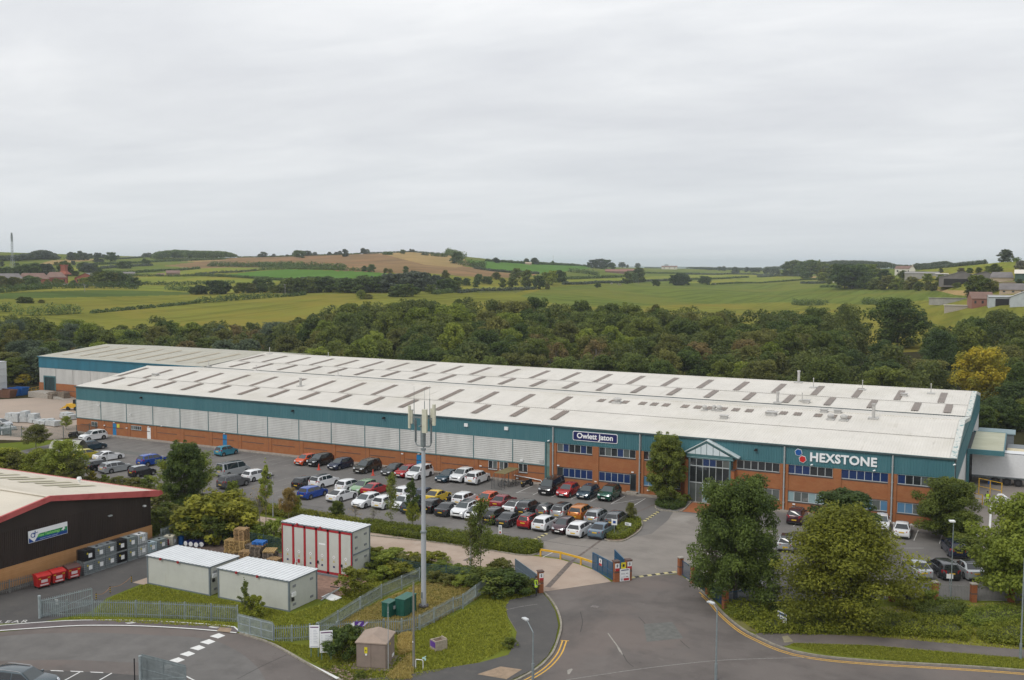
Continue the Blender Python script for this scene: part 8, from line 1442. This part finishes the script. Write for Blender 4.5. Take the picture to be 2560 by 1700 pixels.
# ---------------------------------------------------------------- far hedges, trees, woods
def far_hedge(label,zn,pts,h=2.4,w=2.6,col='ltdark',seed=0,group='field hedges'):
    P_=[tg(zn,*p) for p in pts];rng=np.random.default_rng(seed+7);C=[]
    for a,c in zip(P_[:-1],P_[1:]):
        a,c=np.array(a),np.array(c);L_=np.linalg.norm((c-a)[:2])
        if L_ > 900: continue
        n=max(2,int(L_/1.25));t=(np.arange(n)+rng.random(n)*.8)/n;xy=a[None,:2]+(c-a)[None,:2]*t[:,None]+rng.normal(size=(n,2))*w*.13;z=land(xy[:,0],xy[:,1]);hh=h*(.55+.55*rng.random(n))
        C += [(x,y,zz+k-.75) for (x,y),zz,k in zip(xy,z,hh)]+[(x,y,zz+k*.35) for (x,y),zz,k in zip(xy,z,hh)]
    if not C: return
    C=np.array(C);m=C.mean(0);d=math.hypot(m[0]-CX,m[1]-CY);q,t=leaves(rng,C-m,np.full(len(C),w*.62)*(.75+.5*rng.random(len(C))),min(42000,len(C)*22),.42 if d < 900 else .6,.9,.3,.6)
    o=link('field_hedge',leafmesh('field_hedge',q,t,[leafmat('leaf_'+col,*LEAF[col])]));o.location=m;return tag(o,label,'hedge')
HD=[('F',[(0,400),(110,388),(330,372),(560,368),(905,375)],3.2,'dark hedge below the red brick buildings'),('F',[(900,345),(1000,348),(1250,345),(1500,340),(1540,337)],2.4,'hedge along the lower edge of the second lime field'),
      ('F',[(1090,380),(1180,385),(1250,388)],3.0,'short hedge left of the round field trees'),('F',[(600,535),(800,515),(1000,496),(1200,478),(1300,467)],1.0,'thin grassy bank curving through the large near field'),('F',[(1300,468),(1420,460),(1500,452),(1660,440),(1780,432)],3.0,'bushy hedge in the middle of the near field'),('F',[(1780,430),(1900,425),(2000,412)],1.8,'hedge end running towards the tree belt'),
      ('F',[(0,528),(60,520)],3.5,'dark hedge end at the left edge'),('F',[(90,545),(200,548),(330,545),(440,538),(530,532)],3.5,'thick hedge in the near field at the left'),('F',[(820,295),(900,290),(1080,292),(1300,288),(1400,292),(1690,308),(1880,322)],1.8,'long hedge across the middle of the left slopes'),('F',[(1280,283),(1400,272),(1560,266),(1700,254)],1.8,'hedge above the bright green field on its left'),
      ('F',[(1700,252),(1880,244),(2100,248),(2361,256)],2.6,'hedge between the ploughed hill and the bright green field'),('F',[(1370,225),(1500,228),(1700,228),(1850,232),(2000,240),(2260,250)],4.2,'tall bushy hedge at the foot of the ploughed hill'),('F',[(640,262),(800,272),(900,268),(1100,255),(1310,240)],1.8,'hedge rising to the foot of the ploughed hill'),('F',[(660,242),(780,232),(900,225),(1000,222)],2.2,'hedge on the left slopes below the tan strip'),
      ('F',[(620,215),(760,210),(900,205),(1150,192),(1480,180)],2.2,'high hedge along the tan strip'),('F',[(760,180),(900,170),(1000,165)],1.5,'skyline hedge left of the hilltop wood'),('F',[(1560,168),(1700,158),(1880,152),(2200,145),(2361,140)],1.3,'skyline hedge along the left of the ploughed hill'),('U',[(160,130),(300,128),(420,126),(600,130),(720,142)],1.6,'skyline hedge along the hill top'),
      ('U',[(290,148),(340,150)],3.2,'clump of bushes under the hill top'),('U',[(530,150),(580,155)],3,'small clump right of the hill top'),('U',[(600,158),(700,165)],3.4,'bushes on the right shoulder of the hill'),('U',[(700,150),(760,165),(820,175)],6,'dark bushes on the right shoulder beside a tree'),('U',[(780,215),(860,228),(950,232)],5,'bushes running down the right flank of the hill'),
      ('U',[(880,240),(1000,258),(1100,266),(1300,276)],2,'hedge below the right flank of the hill'),('U',[(960,192),(1060,198),(1200,208),(1400,215),(1560,222),(1640,228)],2.6,'skyline hedge right of the hill'),('U',[(1500,262),(1600,272),(1690,285)],4,'bushy hedge in the middle distance'),('U',[(1480,310),(1600,306),(1760,300),(1850,297)],2.4,'hedge along the rough strip in the middle distance'),
      ('U',[(1460,345),(1600,344),(1860,335),(2000,325),(2300,315)],1.8,'long hedge above the right hand meadow'),('U',[(1700,240),(1860,262),(2000,272),(2361,276)],1.8,'hedge in the right distance'),('U',[(780,402),(900,388),(1100,384),(1280,376)],1.6,'low hedge above the near trees'),('U',[(620,410),(760,396)],2.5,'hedge under the central trees'),
      ('V',[(0,292),(120,292),(340,290),(500,292),(640,296)],2.0,'far hedge at the right, upper of two'),('V',[(30,330),(200,325),(400,316),(470,312)],1.8,'far hedge at the right, middle of three'),('V',[(530,310),(640,306),(740,300),(850,304)],2.6,'thick hedge left of the tan patch'),('V',[(220,362),(420,352),(640,345),(860,328),(960,326)],1.2,'low hedge across the right hand field'),('V',[(830,352),(1000,352)],1.6,'short hedge below the tan patch'),('V',[(970,380),(1100,384)],1.4,'faint hedge at the edge of the right hand scrub'),
      ('V',[(780,500),(900,505),(1010,500)],3.2,'hedge just behind the wood at the right'),('V',[(1260,495),(1330,498),(1400,490)],3.2,'hedge just left of the lone oak'),('V',[(1640,258),(1800,246),(2000,222),(2100,212)],2.5,'hedge climbing the small hill at the right'),('V',[(2230,192),(2300,198),(2330,202)],2.2,'dark hedge beside the hilltop tree at the right')]
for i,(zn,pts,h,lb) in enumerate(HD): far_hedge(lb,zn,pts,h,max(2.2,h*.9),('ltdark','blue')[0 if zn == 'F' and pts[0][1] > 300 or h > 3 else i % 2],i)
def far_tree(zn,u,v,hpx,col,label,group,wide=1.0,name='field_tree'):
    p=tg(zn,u,v);s=ZF[zn][0];d=math.hypot(p[0]-CX,p[1]-CY);H=hpx/s/FPX*d;put_tree('far%d' % rnd.randrange(4),name,(p[0],p[1],p[2]-.3),H*1.05,col,label,'tree',group,wide)
def far_set(zn,rows,label,group,wide=1.25): [far_tree(zn,u,v,h,c,label,group,wide*rnd.uniform(.85,1.15)) for u,v,h,c in rows]
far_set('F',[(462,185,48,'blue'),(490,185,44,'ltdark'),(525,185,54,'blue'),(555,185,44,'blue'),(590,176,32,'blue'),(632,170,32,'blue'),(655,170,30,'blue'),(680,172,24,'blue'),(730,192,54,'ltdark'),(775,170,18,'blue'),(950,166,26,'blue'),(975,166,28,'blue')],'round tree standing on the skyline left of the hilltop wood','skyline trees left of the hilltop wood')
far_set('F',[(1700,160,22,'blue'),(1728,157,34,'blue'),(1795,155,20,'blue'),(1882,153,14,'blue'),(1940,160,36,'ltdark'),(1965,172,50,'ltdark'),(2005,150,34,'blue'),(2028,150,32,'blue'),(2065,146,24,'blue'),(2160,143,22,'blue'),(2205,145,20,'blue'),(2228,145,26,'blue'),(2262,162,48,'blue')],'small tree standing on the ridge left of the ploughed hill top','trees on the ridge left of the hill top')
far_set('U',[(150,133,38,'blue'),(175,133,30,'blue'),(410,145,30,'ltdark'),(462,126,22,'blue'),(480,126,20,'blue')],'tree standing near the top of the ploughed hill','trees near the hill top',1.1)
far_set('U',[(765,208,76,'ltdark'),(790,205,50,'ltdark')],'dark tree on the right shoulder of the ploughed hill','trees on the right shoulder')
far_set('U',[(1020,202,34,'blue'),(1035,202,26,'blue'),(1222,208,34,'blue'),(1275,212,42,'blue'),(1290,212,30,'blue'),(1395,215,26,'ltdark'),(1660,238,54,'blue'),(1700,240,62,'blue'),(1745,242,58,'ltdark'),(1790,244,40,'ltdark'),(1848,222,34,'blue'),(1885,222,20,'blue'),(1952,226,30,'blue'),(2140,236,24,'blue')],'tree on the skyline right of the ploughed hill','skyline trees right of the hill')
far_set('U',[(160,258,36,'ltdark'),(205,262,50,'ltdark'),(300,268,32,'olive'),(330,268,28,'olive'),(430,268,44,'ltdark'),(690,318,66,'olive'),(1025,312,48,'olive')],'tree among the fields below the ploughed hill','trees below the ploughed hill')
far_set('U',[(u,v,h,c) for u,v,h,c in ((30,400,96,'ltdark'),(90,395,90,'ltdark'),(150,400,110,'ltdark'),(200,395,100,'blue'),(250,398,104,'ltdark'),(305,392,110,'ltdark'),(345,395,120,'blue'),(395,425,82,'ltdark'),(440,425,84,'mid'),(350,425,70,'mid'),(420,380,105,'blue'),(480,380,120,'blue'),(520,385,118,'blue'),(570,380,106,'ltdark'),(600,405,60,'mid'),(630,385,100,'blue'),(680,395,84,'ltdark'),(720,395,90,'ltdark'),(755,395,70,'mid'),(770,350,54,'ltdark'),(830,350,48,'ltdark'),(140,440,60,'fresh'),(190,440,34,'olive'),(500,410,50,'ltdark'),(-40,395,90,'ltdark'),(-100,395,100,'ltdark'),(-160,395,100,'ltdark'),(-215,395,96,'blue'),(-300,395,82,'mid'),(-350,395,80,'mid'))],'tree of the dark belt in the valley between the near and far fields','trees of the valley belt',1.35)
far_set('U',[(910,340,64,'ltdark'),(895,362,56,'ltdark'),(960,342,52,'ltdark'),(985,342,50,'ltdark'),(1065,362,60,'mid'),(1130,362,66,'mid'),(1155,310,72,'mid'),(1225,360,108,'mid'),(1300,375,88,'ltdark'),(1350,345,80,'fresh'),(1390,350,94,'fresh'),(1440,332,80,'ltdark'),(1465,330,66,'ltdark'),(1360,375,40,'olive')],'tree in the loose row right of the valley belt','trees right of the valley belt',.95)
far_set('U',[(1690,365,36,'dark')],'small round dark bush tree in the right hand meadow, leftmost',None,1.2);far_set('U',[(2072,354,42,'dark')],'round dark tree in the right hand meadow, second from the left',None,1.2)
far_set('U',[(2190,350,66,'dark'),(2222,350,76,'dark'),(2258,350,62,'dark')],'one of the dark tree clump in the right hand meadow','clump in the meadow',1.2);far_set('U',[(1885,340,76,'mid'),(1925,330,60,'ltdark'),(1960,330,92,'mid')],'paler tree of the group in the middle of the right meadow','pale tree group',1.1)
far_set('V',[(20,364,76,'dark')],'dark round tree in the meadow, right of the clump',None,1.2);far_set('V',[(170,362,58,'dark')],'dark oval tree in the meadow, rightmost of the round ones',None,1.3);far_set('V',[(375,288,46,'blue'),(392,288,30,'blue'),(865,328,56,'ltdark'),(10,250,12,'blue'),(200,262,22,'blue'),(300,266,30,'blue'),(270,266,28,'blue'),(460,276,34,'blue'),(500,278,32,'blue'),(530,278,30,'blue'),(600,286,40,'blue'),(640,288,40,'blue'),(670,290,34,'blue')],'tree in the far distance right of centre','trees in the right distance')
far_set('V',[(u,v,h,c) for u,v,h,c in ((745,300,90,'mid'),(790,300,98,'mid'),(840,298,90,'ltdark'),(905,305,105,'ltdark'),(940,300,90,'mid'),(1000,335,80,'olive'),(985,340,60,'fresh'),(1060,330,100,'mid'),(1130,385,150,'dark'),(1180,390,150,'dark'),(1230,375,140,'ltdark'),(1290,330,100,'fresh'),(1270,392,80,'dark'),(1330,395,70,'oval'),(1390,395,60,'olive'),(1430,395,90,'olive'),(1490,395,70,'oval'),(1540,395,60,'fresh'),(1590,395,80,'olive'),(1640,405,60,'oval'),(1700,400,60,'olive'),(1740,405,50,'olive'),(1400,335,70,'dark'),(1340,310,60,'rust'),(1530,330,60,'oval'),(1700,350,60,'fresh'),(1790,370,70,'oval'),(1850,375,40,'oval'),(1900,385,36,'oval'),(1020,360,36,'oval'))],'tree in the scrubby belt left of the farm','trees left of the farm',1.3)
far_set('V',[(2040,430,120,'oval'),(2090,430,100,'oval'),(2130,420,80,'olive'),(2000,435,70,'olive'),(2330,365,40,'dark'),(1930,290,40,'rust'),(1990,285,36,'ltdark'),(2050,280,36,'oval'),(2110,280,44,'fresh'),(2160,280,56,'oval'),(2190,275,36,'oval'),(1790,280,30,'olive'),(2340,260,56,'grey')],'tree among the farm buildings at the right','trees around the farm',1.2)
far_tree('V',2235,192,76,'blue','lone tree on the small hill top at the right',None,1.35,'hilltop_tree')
far_set('Y',[(500,684,130,'ltdark'),(540,690,90,'ltdark'),(1250,470,130,'ltdark'),(1190,460,110,'blue'),(1320,480,130,'blue'),(1400,470,100,'ltdark'),(1460,475,70,'ltdark'),(1640,420,20,'blue'),(1830,420,100,'ltdark'),(1780,415,70,'ltdark'),(1430,340,80,'blue'),(1500,340,60,'blue'),(2130,380,100,'ltdark'),(2180,380,80,'ltdark'),(960,380,70,'ltdark'),(830,375,50,'olive'),(30,390,70,'blue'),(250,400,60,'ltdark'),(1080,370,60,'blue')],'tree on the slopes around the brick buildings','trees on the left slopes',1.25)
far_set('Y',[(u,530,h,c) for u,h,c in ((250,120,'ltdark'),(310,140,'ltdark'),(370,150,'ltdark'),(430,150,'ltdark'),(490,170,'ltdark'),(550,150,'ltdark'),(610,160,'blue'),(670,160,'blue'),(730,150,'blue'),(60,110,'ltdark'),(120,120,'ltdark'),(0,110,'ltdark'),(950,190,'mid'),(1050,80,'oval'),(1110,70,'oval'))],'dark tree behind the brick buildings','trees behind the brick buildings',1.2)
far_set('Y',[(30,700,150,'olive'),(110,700,120,'oval'),(200,700,140,'olive'),(270,690,120,'olive'),(420,670,130,'ltdark'),(530,680,120,'ltdark'),(700,680,90,'olive'),(830,685,110,'olive'),(900,680,90,'oval'),(1080,690,90,'dark'),(1250,670,110,'fresh'),(1330,670,120,'dark'),(1430,680,190,'oval'),(1500,690,190,'mid'),(1570,680,200,'oval'),(1640,690,200,'mid'),(1700,690,190,'olive'),(1770,690,200,'ltdark'),(1830,690,170,'ltdark'),(1970,700,140,'ltdark'),(1920,695,120,'ltdark')],'tree in front of the brick buildings at the left','trees before the brick buildings',1.15)
far_set('F',[(140,466,40,'oval'),(180,466,38,'oval'),(205,466,30,'oval'),(272,465,22,'olive')],'low bush in the near field at the left','bushes in the near field',1.6)
far_set('F',[(1270,410,50,'dark'),(1300,410,60,'dark'),(1330,408,54,'dark'),(1395,408,86,'dark'),(1440,408,86,'dark'),(1480,405,70,'dark')],'dark round tree at the edge of the near field, left of the belt','dark round field trees',1.15)
far_set('F',[(1570,400,66,'oval'),(1620,400,66,'oval'),(1650,400,60,'olive'),(1700,395,88,'ltdark'),(1740,395,86,'ltdark'),(1800,400,50,'oval'),(1850,400,60,'mid'),(1900,402,98,'mid'),(1960,402,98,'mid'),(2020,400,95,'mid'),(800,240,46,'ltdark'),(840,238,44,'ltdark')],'tree at the left end of the valley belt','trees at the left end of the valley belt',1.25)
def wood_mass(label,zn,pts,hpx,col,seed,depth=60,cat='wood'):
    rng=np.random.default_rng(seed);C=[];Rr=[];s=ZF[zn][0]
    for (u0,v0,h0),(u1,v1,h1) in zip(pts[:-1],pts[1:]):
        n=max(3,int(abs(u1-u0)/4))
        for k in range(n):
            t=(k+rng.random())/n;p=np.array(tg(zn,u0+(u1-u0)*t,v0+(v1-v0)*t));d=math.hypot(p[0]-CX,p[1]-CY);H=(h0+(h1-h0)*t)/s/FPX*d;dr_=(p[:2]-np.array([CX,CY]))/d
            for j in range(4):
                o=dr_*depth*rng.random();x,y=p[:2]+o;Z=max(float(land(x,y)),p[2]-6);r=H*.24*(.8+.5*rng.random());C.append((x,y,Z+H*(.8-.15*rng.random())-r*.3));Rr.append(r);C.append((x+rng.normal()*2,y+rng.normal()*2,Z+H*.42));Rr.append(r*1.2)
    C=np.array(C);m=C.mean(0);Rr=np.array(Rr);q,t=leaves(rng,C-m,Rr,min(60000,len(C)*85),.75,.85,.5,.6);o=link('distant_wood',leafmesh('distant_wood',q,t,[leafmat('leaf_'+col,*LEAF[col])]));o.location=m;o['kind']='stuff';return o
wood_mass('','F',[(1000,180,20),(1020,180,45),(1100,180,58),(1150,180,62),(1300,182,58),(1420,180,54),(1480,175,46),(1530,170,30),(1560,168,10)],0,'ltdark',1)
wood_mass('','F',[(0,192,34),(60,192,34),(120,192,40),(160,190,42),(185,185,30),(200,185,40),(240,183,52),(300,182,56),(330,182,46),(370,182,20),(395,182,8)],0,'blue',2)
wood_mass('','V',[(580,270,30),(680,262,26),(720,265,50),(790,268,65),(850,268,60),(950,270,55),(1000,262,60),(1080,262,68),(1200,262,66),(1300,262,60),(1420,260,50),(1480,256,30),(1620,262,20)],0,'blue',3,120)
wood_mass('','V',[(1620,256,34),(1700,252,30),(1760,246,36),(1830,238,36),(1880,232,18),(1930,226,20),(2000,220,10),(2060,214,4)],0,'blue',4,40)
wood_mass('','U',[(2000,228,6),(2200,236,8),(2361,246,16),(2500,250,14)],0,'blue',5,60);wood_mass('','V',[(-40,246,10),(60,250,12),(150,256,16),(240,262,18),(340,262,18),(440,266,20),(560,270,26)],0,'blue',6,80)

# ---------------------------------------------------------------- far buildings
RB=M('far_red_brick',(.30,.10,.065),rough=.9,var=.12,scale=.3);TR=M('far_tile',(.20,.125,.10),rough=.9,var=.15,scale=.3);SL=M('far_slate',(.17,.155,.15),rough=.8,var=.15,scale=.3);CW=M('render_white',(.66,.62,.55),rough=.8,var=.06,scale=.5);FGY=M('farm_grey',(.30,.29,.27),rough=.8,var=.15,scale=.4);FDK=M('farm_dark',(.022,.02,.02),rough=.9,var=.1);WIN=glassmat('far_window',(.03,.035,.04),.2);FTN=M('farm_tan',(.42,.33,.24),rough=.9,var=.15)
def house(name,label,zn,u0,u1,v,ev,rg,depth,wall,roof,hip=0.0,rz=0,win=0,axis='x',opening=None,chim=False):
    """u0,u1: left and right foot of the near wall; ev, rg: eave and ridge height in picture units of that zoom"""
    p=np.array(tg(zn,(u0+u1)/2,v));d=math.hypot(p[0]-CX,p[1]-CY);s=ZF[zn][0]*FPX/d;W=(u1-u0)/s;E_=ev/s;Rg=rg/s;az=math.atan2(p[0]-CX,p[1]-CY);r=empty(name,(p[0],p[1],p[2]-.4),-az+R(rz),label,'building');h=W/2;E_ += .4;Rg += .4
    q=MB()
    if axis == 'x':
        q.xprism([(0,-1),(0,E_),(depth/2,Rg-.05),(depth,E_),(depth,-1)][::-1] if not hip else [(0,-1),(depth,-1),(depth,E_),(0,E_)],-h,h);q.build('wall',[wall],r);q=MB();hx_=h*hip
        q.add([(-h-.3,-.4,E_-.1),(h+.3,-.4,E_-.1),(h+.3,depth+.4,E_-.1),(-h-.3,depth+.4,E_-.1),(-h-.3+hx_,depth/2,Rg),(h+.3-hx_,depth/2,Rg)],[(0,1,5,4),(2,3,4,5)]+([(1,2,5),(3,0,4)] if hip else []));q.build('roof',[roof],r)
    else:
        q.add([(-h,0,-1),(h,0,-1),(h,0,E_),(0,0,Rg-.05),(-h,0,E_),(-h,depth,-1),(h,depth,-1),(h,depth,E_),(0,depth,Rg-.05),(-h,depth,E_)],[(0,1,2,3,4),(5,9,8,7,6),(0,4,9,5),(1,6,7,2)]);q.build('wall',[wall],r);q=MB()
        k_=.6/h if h else 0;q.add([(-h-.5,-.4,E_-(Rg-E_)*k_*.8),(0,-.4,Rg),(h+.5,-.4,E_-(Rg-E_)*k_*.8),(-h-.5,depth+.4,E_-(Rg-E_)*k_*.8),(0,depth+.4,Rg),(h+.5,depth+.4,E_-(Rg-E_)*k_*.8)],[(0,1,4,3),(1,2,5,4)]);q.build('roof',[roof],r)
    for i in range(win): x=-h+W*(i+.5)/win;q=MB();q.box(x-W/win*.14,-.06,E_*.45,x+W/win*.14,.02,E_*.75);q.build('window',[WIN],r)
    if opening: q=MB();q.box(-h*opening,-.1,0,h*opening,-.01,E_*.8);q.build('doorway',[FDK],r)
    if chim: q=MB();q.box(h-1,depth/2-.4,Rg-.6,h-.2,depth/2+.4,Rg+1.2);q.build('chimney',[wall],r)
    return r
house('school_building','long low red brick building with grey tiled roof at the far left','Y',-60,300,640,60,130,16,RB,SL,.3,win=6);house('school_building','red brick wing with brown tiled roof left of the tower','Y',300,690,650,70,145,16,RB,TR,.35,win=5)
house('school_building','red brick block with pyramid roof under the square tower','Y',690,960,655,95,165,18,RB,TR,.5,win=4);house('school_building','red brick gabled building right of the tower','Y',1120,1400,650,85,150,22,RB,SL,axis='y',win=3,rz=-15)
p=np.array(tg('Y',805,640));d=math.hypot(p[0]-CX,p[1]-CY);s=5.9*FPX/d;r=empty('brick_tower',(p[0],p[1]+8,p[2]),R(20),'square red brick tower rising from the brick buildings','tower');q=MB();w=32/s;q.box(-w,-w,0,w,w,235/s);q.build('shaft',[RB],r);q=MB();q.box(-w-.4,-w-.4,235/s,w+.4,w+.4,250/s);q.add([(-w-2,-w-2,120/s),(w+2,-w-2,120/s),(w+2,w+2,120/s),(-w-2,w+2,120/s),(0,0,200/s)],[(0,1,4),(1,2,4),(2,3,4),(3,0,4)]);q.build('roof',[RB,TR],r)
p=np.array(tg('Y',190,510));d=math.hypot(p[0]-CX,p[1]-CY);s=5.9*FPX/d;r=empty('lattice_mast',tuple(p),0,'tall grey lattice mast at the far left','mast');Hm=515/s;LT=M('lattice',(.32,.35,.38),rough=.6,var=.05);q=MB();wb,wm=34/s,10/s;hm=Hm*.5
for sx in (-1,1):
    for sy in (-1,1): q.tube([(sx*wb,sy*wb,0),(sx*wm,sy*wm,hm),(sx*wm*.9,sy*wm*.9,Hm)],.09,5)
n=16
for i in range(n):
    z0,z1=Hm*i/n,Hm*(i+1)/n;f=lambda z: wb+(wm-wb)*min(1,z/hm)
    for sx,sy,tx,ty in ((-1,-1,1,-1),(1,-1,1,1),(1,1,-1,1),(-1,1,-1,-1)): q.cyl((sx*f(z0),sy*f(z0),z0),(tx*f(z1),ty*f(z1),z1),.035,.035,4);q.cyl((tx*f(z0),ty*f(z0),z0),(sx*f(z1),sy*f(z1),z1),.035,.035,4)
q.build('lattice',[LT],r);q=MB();[q.cyl((0,0,Hm*z-1),(0,0,Hm*z+2),.6,.6,8) for z in (.88,.96,1.0)];q.build('antenna',[LT],r)
house('farmhouse','cream gabled farmhouse with brown tiled roof on the right horizon','X',250,500,300,85,130,9,CW,TR,win=3,rz=-20,chim=True);house('farmhouse_wing','small cream gable at the right end of the farmhouse','X',480,570,290,70,120,8,CW,TR,axis='y')
house('farm_shed','long grey shed with white roof edge in front of the farmhouse','X',440,930,375,85,110,24,FGY,SL,win=0);house('farm_shed','small pale roofed link between the long shed and the big barn','X',930,1100,365,65,75,10,FGY,CW);house('barn','large open fronted dark barn with shallow gable roof','X',1020,1640,470,110,195,40,SL,FGY,axis='y',opening=.78)
house('barn','second dark barn behind the big open one','X',1560,1860,400,90,130,30,SL,SL,axis='y');house('farm_shed','low brown roofed shed at the right of the farm','X',1840,2150,420,60,140,14,FTN,SL,.2);house('farm_shed','white roofed green shed at the right edge of the farm','X',2240,2500,410,110,165,14,M('farm_green',(.05,.09,.07),var=.1),CW)
house('farm_wall','tan wall and yard in front of the brown roofed shed','X',1850,2180,460,30,32,3,FTN,FTN);house('cottage','stone cottage with dark roof in the lower right farmyard','X',2000,2361,620,60,150,9,FTN,SL,win=3,chim=False)
house('brick_barn','red brick barn with tiled roof at the lower right farm','X',1530,1830,830,120,215,9,M('barn_brick',(.27,.12,.085),var=.15,scale=.4),TR,win=3,rz=12);house('tin_shed','open pale tin lean-to right of the brick barn','X',1820,2180,810,125,150,8,M('tin',(.42,.45,.47),var=.12,scale=.4),FGY,opening=.5,rz=5);house('tin_shed','pale metal roofed shed at the right edge of the farm yard','X',2180,2600,830,140,230,12,M('tin',(.42,.45,.47)),M('tin_roof',(.45,.43,.41),var=.1),axis='y')
house('yard_wall','long low weathered fence wall left of the brick barn','X',860,1530,760,66,67,1.2,FGY,FGY);house('yard_wall','pale concrete yard wall below the brick barn','X',1090,1500,890,75,78,3,M('farm_pale',(.36,.32,.27),var=.15),CW)
house('field_barn','small brown barn in the middle of the left slopes','F',1095,1175,288,20,34,14,M('fb',(.26,.18,.13),var=.1),TR);house('field_barn','low dark sheds on the left slopes right of the brick buildings','F',800,880,283,12,20,10,FGY,SL);house('field_barn','little brown roofed shed left of the small barn','F',1030,1075,290,10,18,8,TR,TR)
house('distant_farm','low red roofed farm in the centre right distance','U',1740,1880,270,12,26,20,TR,M('far_roof_dull',(.24,.12,.09),rough=.9,var=.15,scale=.3));house('distant_farm','red roofed barn right of the low farm in the distance','U',1850,1990,262,9,20,16,TR,M('far_roof_dull',(.24,.12,.09)),rz=8);house('distant_house','white houses on the horizon right of centre','U',2110,2210,244,14,22,12,CW,TR,win=3);house('distant_house','tan house on the ridge right of the hill','U',1215,1255,214,8,16,8,FTN,FTN);house('gable_shed','small white gabled hut left of the scrubby belt','V',1050,1085,345,8,24,6,CW,CW,axis='y')
for k,(u,v) in enumerate(((985,680),(1160,682),(1240,680),(890,680),(1410,672),(745,678))):
    p=tg('Y',u,v);car('hatch',('white','silver','white','grey','white','silver')[k],p[0],p[1],30+40*k,'small pale car parked before the brick buildings','cars at the brick buildings');o=[o_ for o_ in bpy.data.objects if o_.name.startswith('parked_car') and o_.parent is None][-1]
for o in bpy.data.objects:
    if o.parent is None and o.get('group') == 'cars at the brick buildings': o.location.z=float(land(o.location.x,o.location.y))+.15
for k,(zn,u,v,h) in enumerate((('F',1870,415,70),('U',633,408,40),('U',1398,215,60),('Y',1250,760,90))):
    p=tg(zn,u,v);d=math.hypot(p[0]-CX,p[1]-CY);H=h/ZF[zn][0]/FPX*d;r=empty('power_pole',tuple(p),R(20),('timber power pole in front of the valley belt at the left','timber power pole below the central trees','thin aerial on the skyline right of the hill','timber pole in the dark green strip at the left')[k],'pole');q=MB();q.cyl((0,0,0),(0,0,H),.16,.12,6);q.build('shaft',[FGY],r);q=MB();q.box(-.9,-.06,H*.94,.9,.06,H*.94+.14);q.build('crossarm',[FGY],r)
def cow(p,rz,m_,t):
    r=empty('cow',tuple(p),rz,t,'cow','cows in the right hand meadow');bm=[((-.75,0,1.05),.33),((0,0,1.0),.38),((.6,0,1.05),.33),((.95,0,1.1),.2),((1.3,0,.75),.14),((1.5,0,.5),.09)];q=MB()
    for (a,ra),(c,rc) in zip(bm[:-1],bm[1:]): q.cyl(a,c,ra,rc,8)
    for x in (-.7,.6):
        for y in (-.2,.2): q.cyl((x,y,.9),(x+.05,y,.45),.11,.07,6);q.cyl((x+.05,y,.45),(x,y,0),.06,.05,6)
    q.build('body',[m_],r);return r
cw=M('cow_hide',(.5,.45,.38),rough=.8,var=0,col2=(.04,.03,.025),scale=1.2,thr=(.48,.52))
for k,(zn,u,v) in enumerate((('U',1778,345),('U',1825,350),('U',1840,352),('V',240,362),('U',1958,342))): cow(tg(zn,u,v),k*1.3,cw,'small cow grazing in the right hand meadow')

# ---------------------------------------------------------------- air
def haze():
    b=MB();b.box(-9500,-1500,-40,6500,11000,98);m=bpy.data.materials.new('haze');m.use_nodes=True;nt=m.node_tree;nt.nodes.clear();o=nt.nodes.new('ShaderNodeOutputMaterial');v=nt.nodes.new('ShaderNodeVolumePrincipled')
    v.inputs['Color'].default_value=(.80,.88,1.0,1);v.inputs['Density'].default_value=.00011;v.inputs['Anisotropy'].default_value=.3;nt.links.new(v.outputs[0],o.inputs['Volume']);ob=b.build('haze',m);ob['kind']='stuff'
haze()
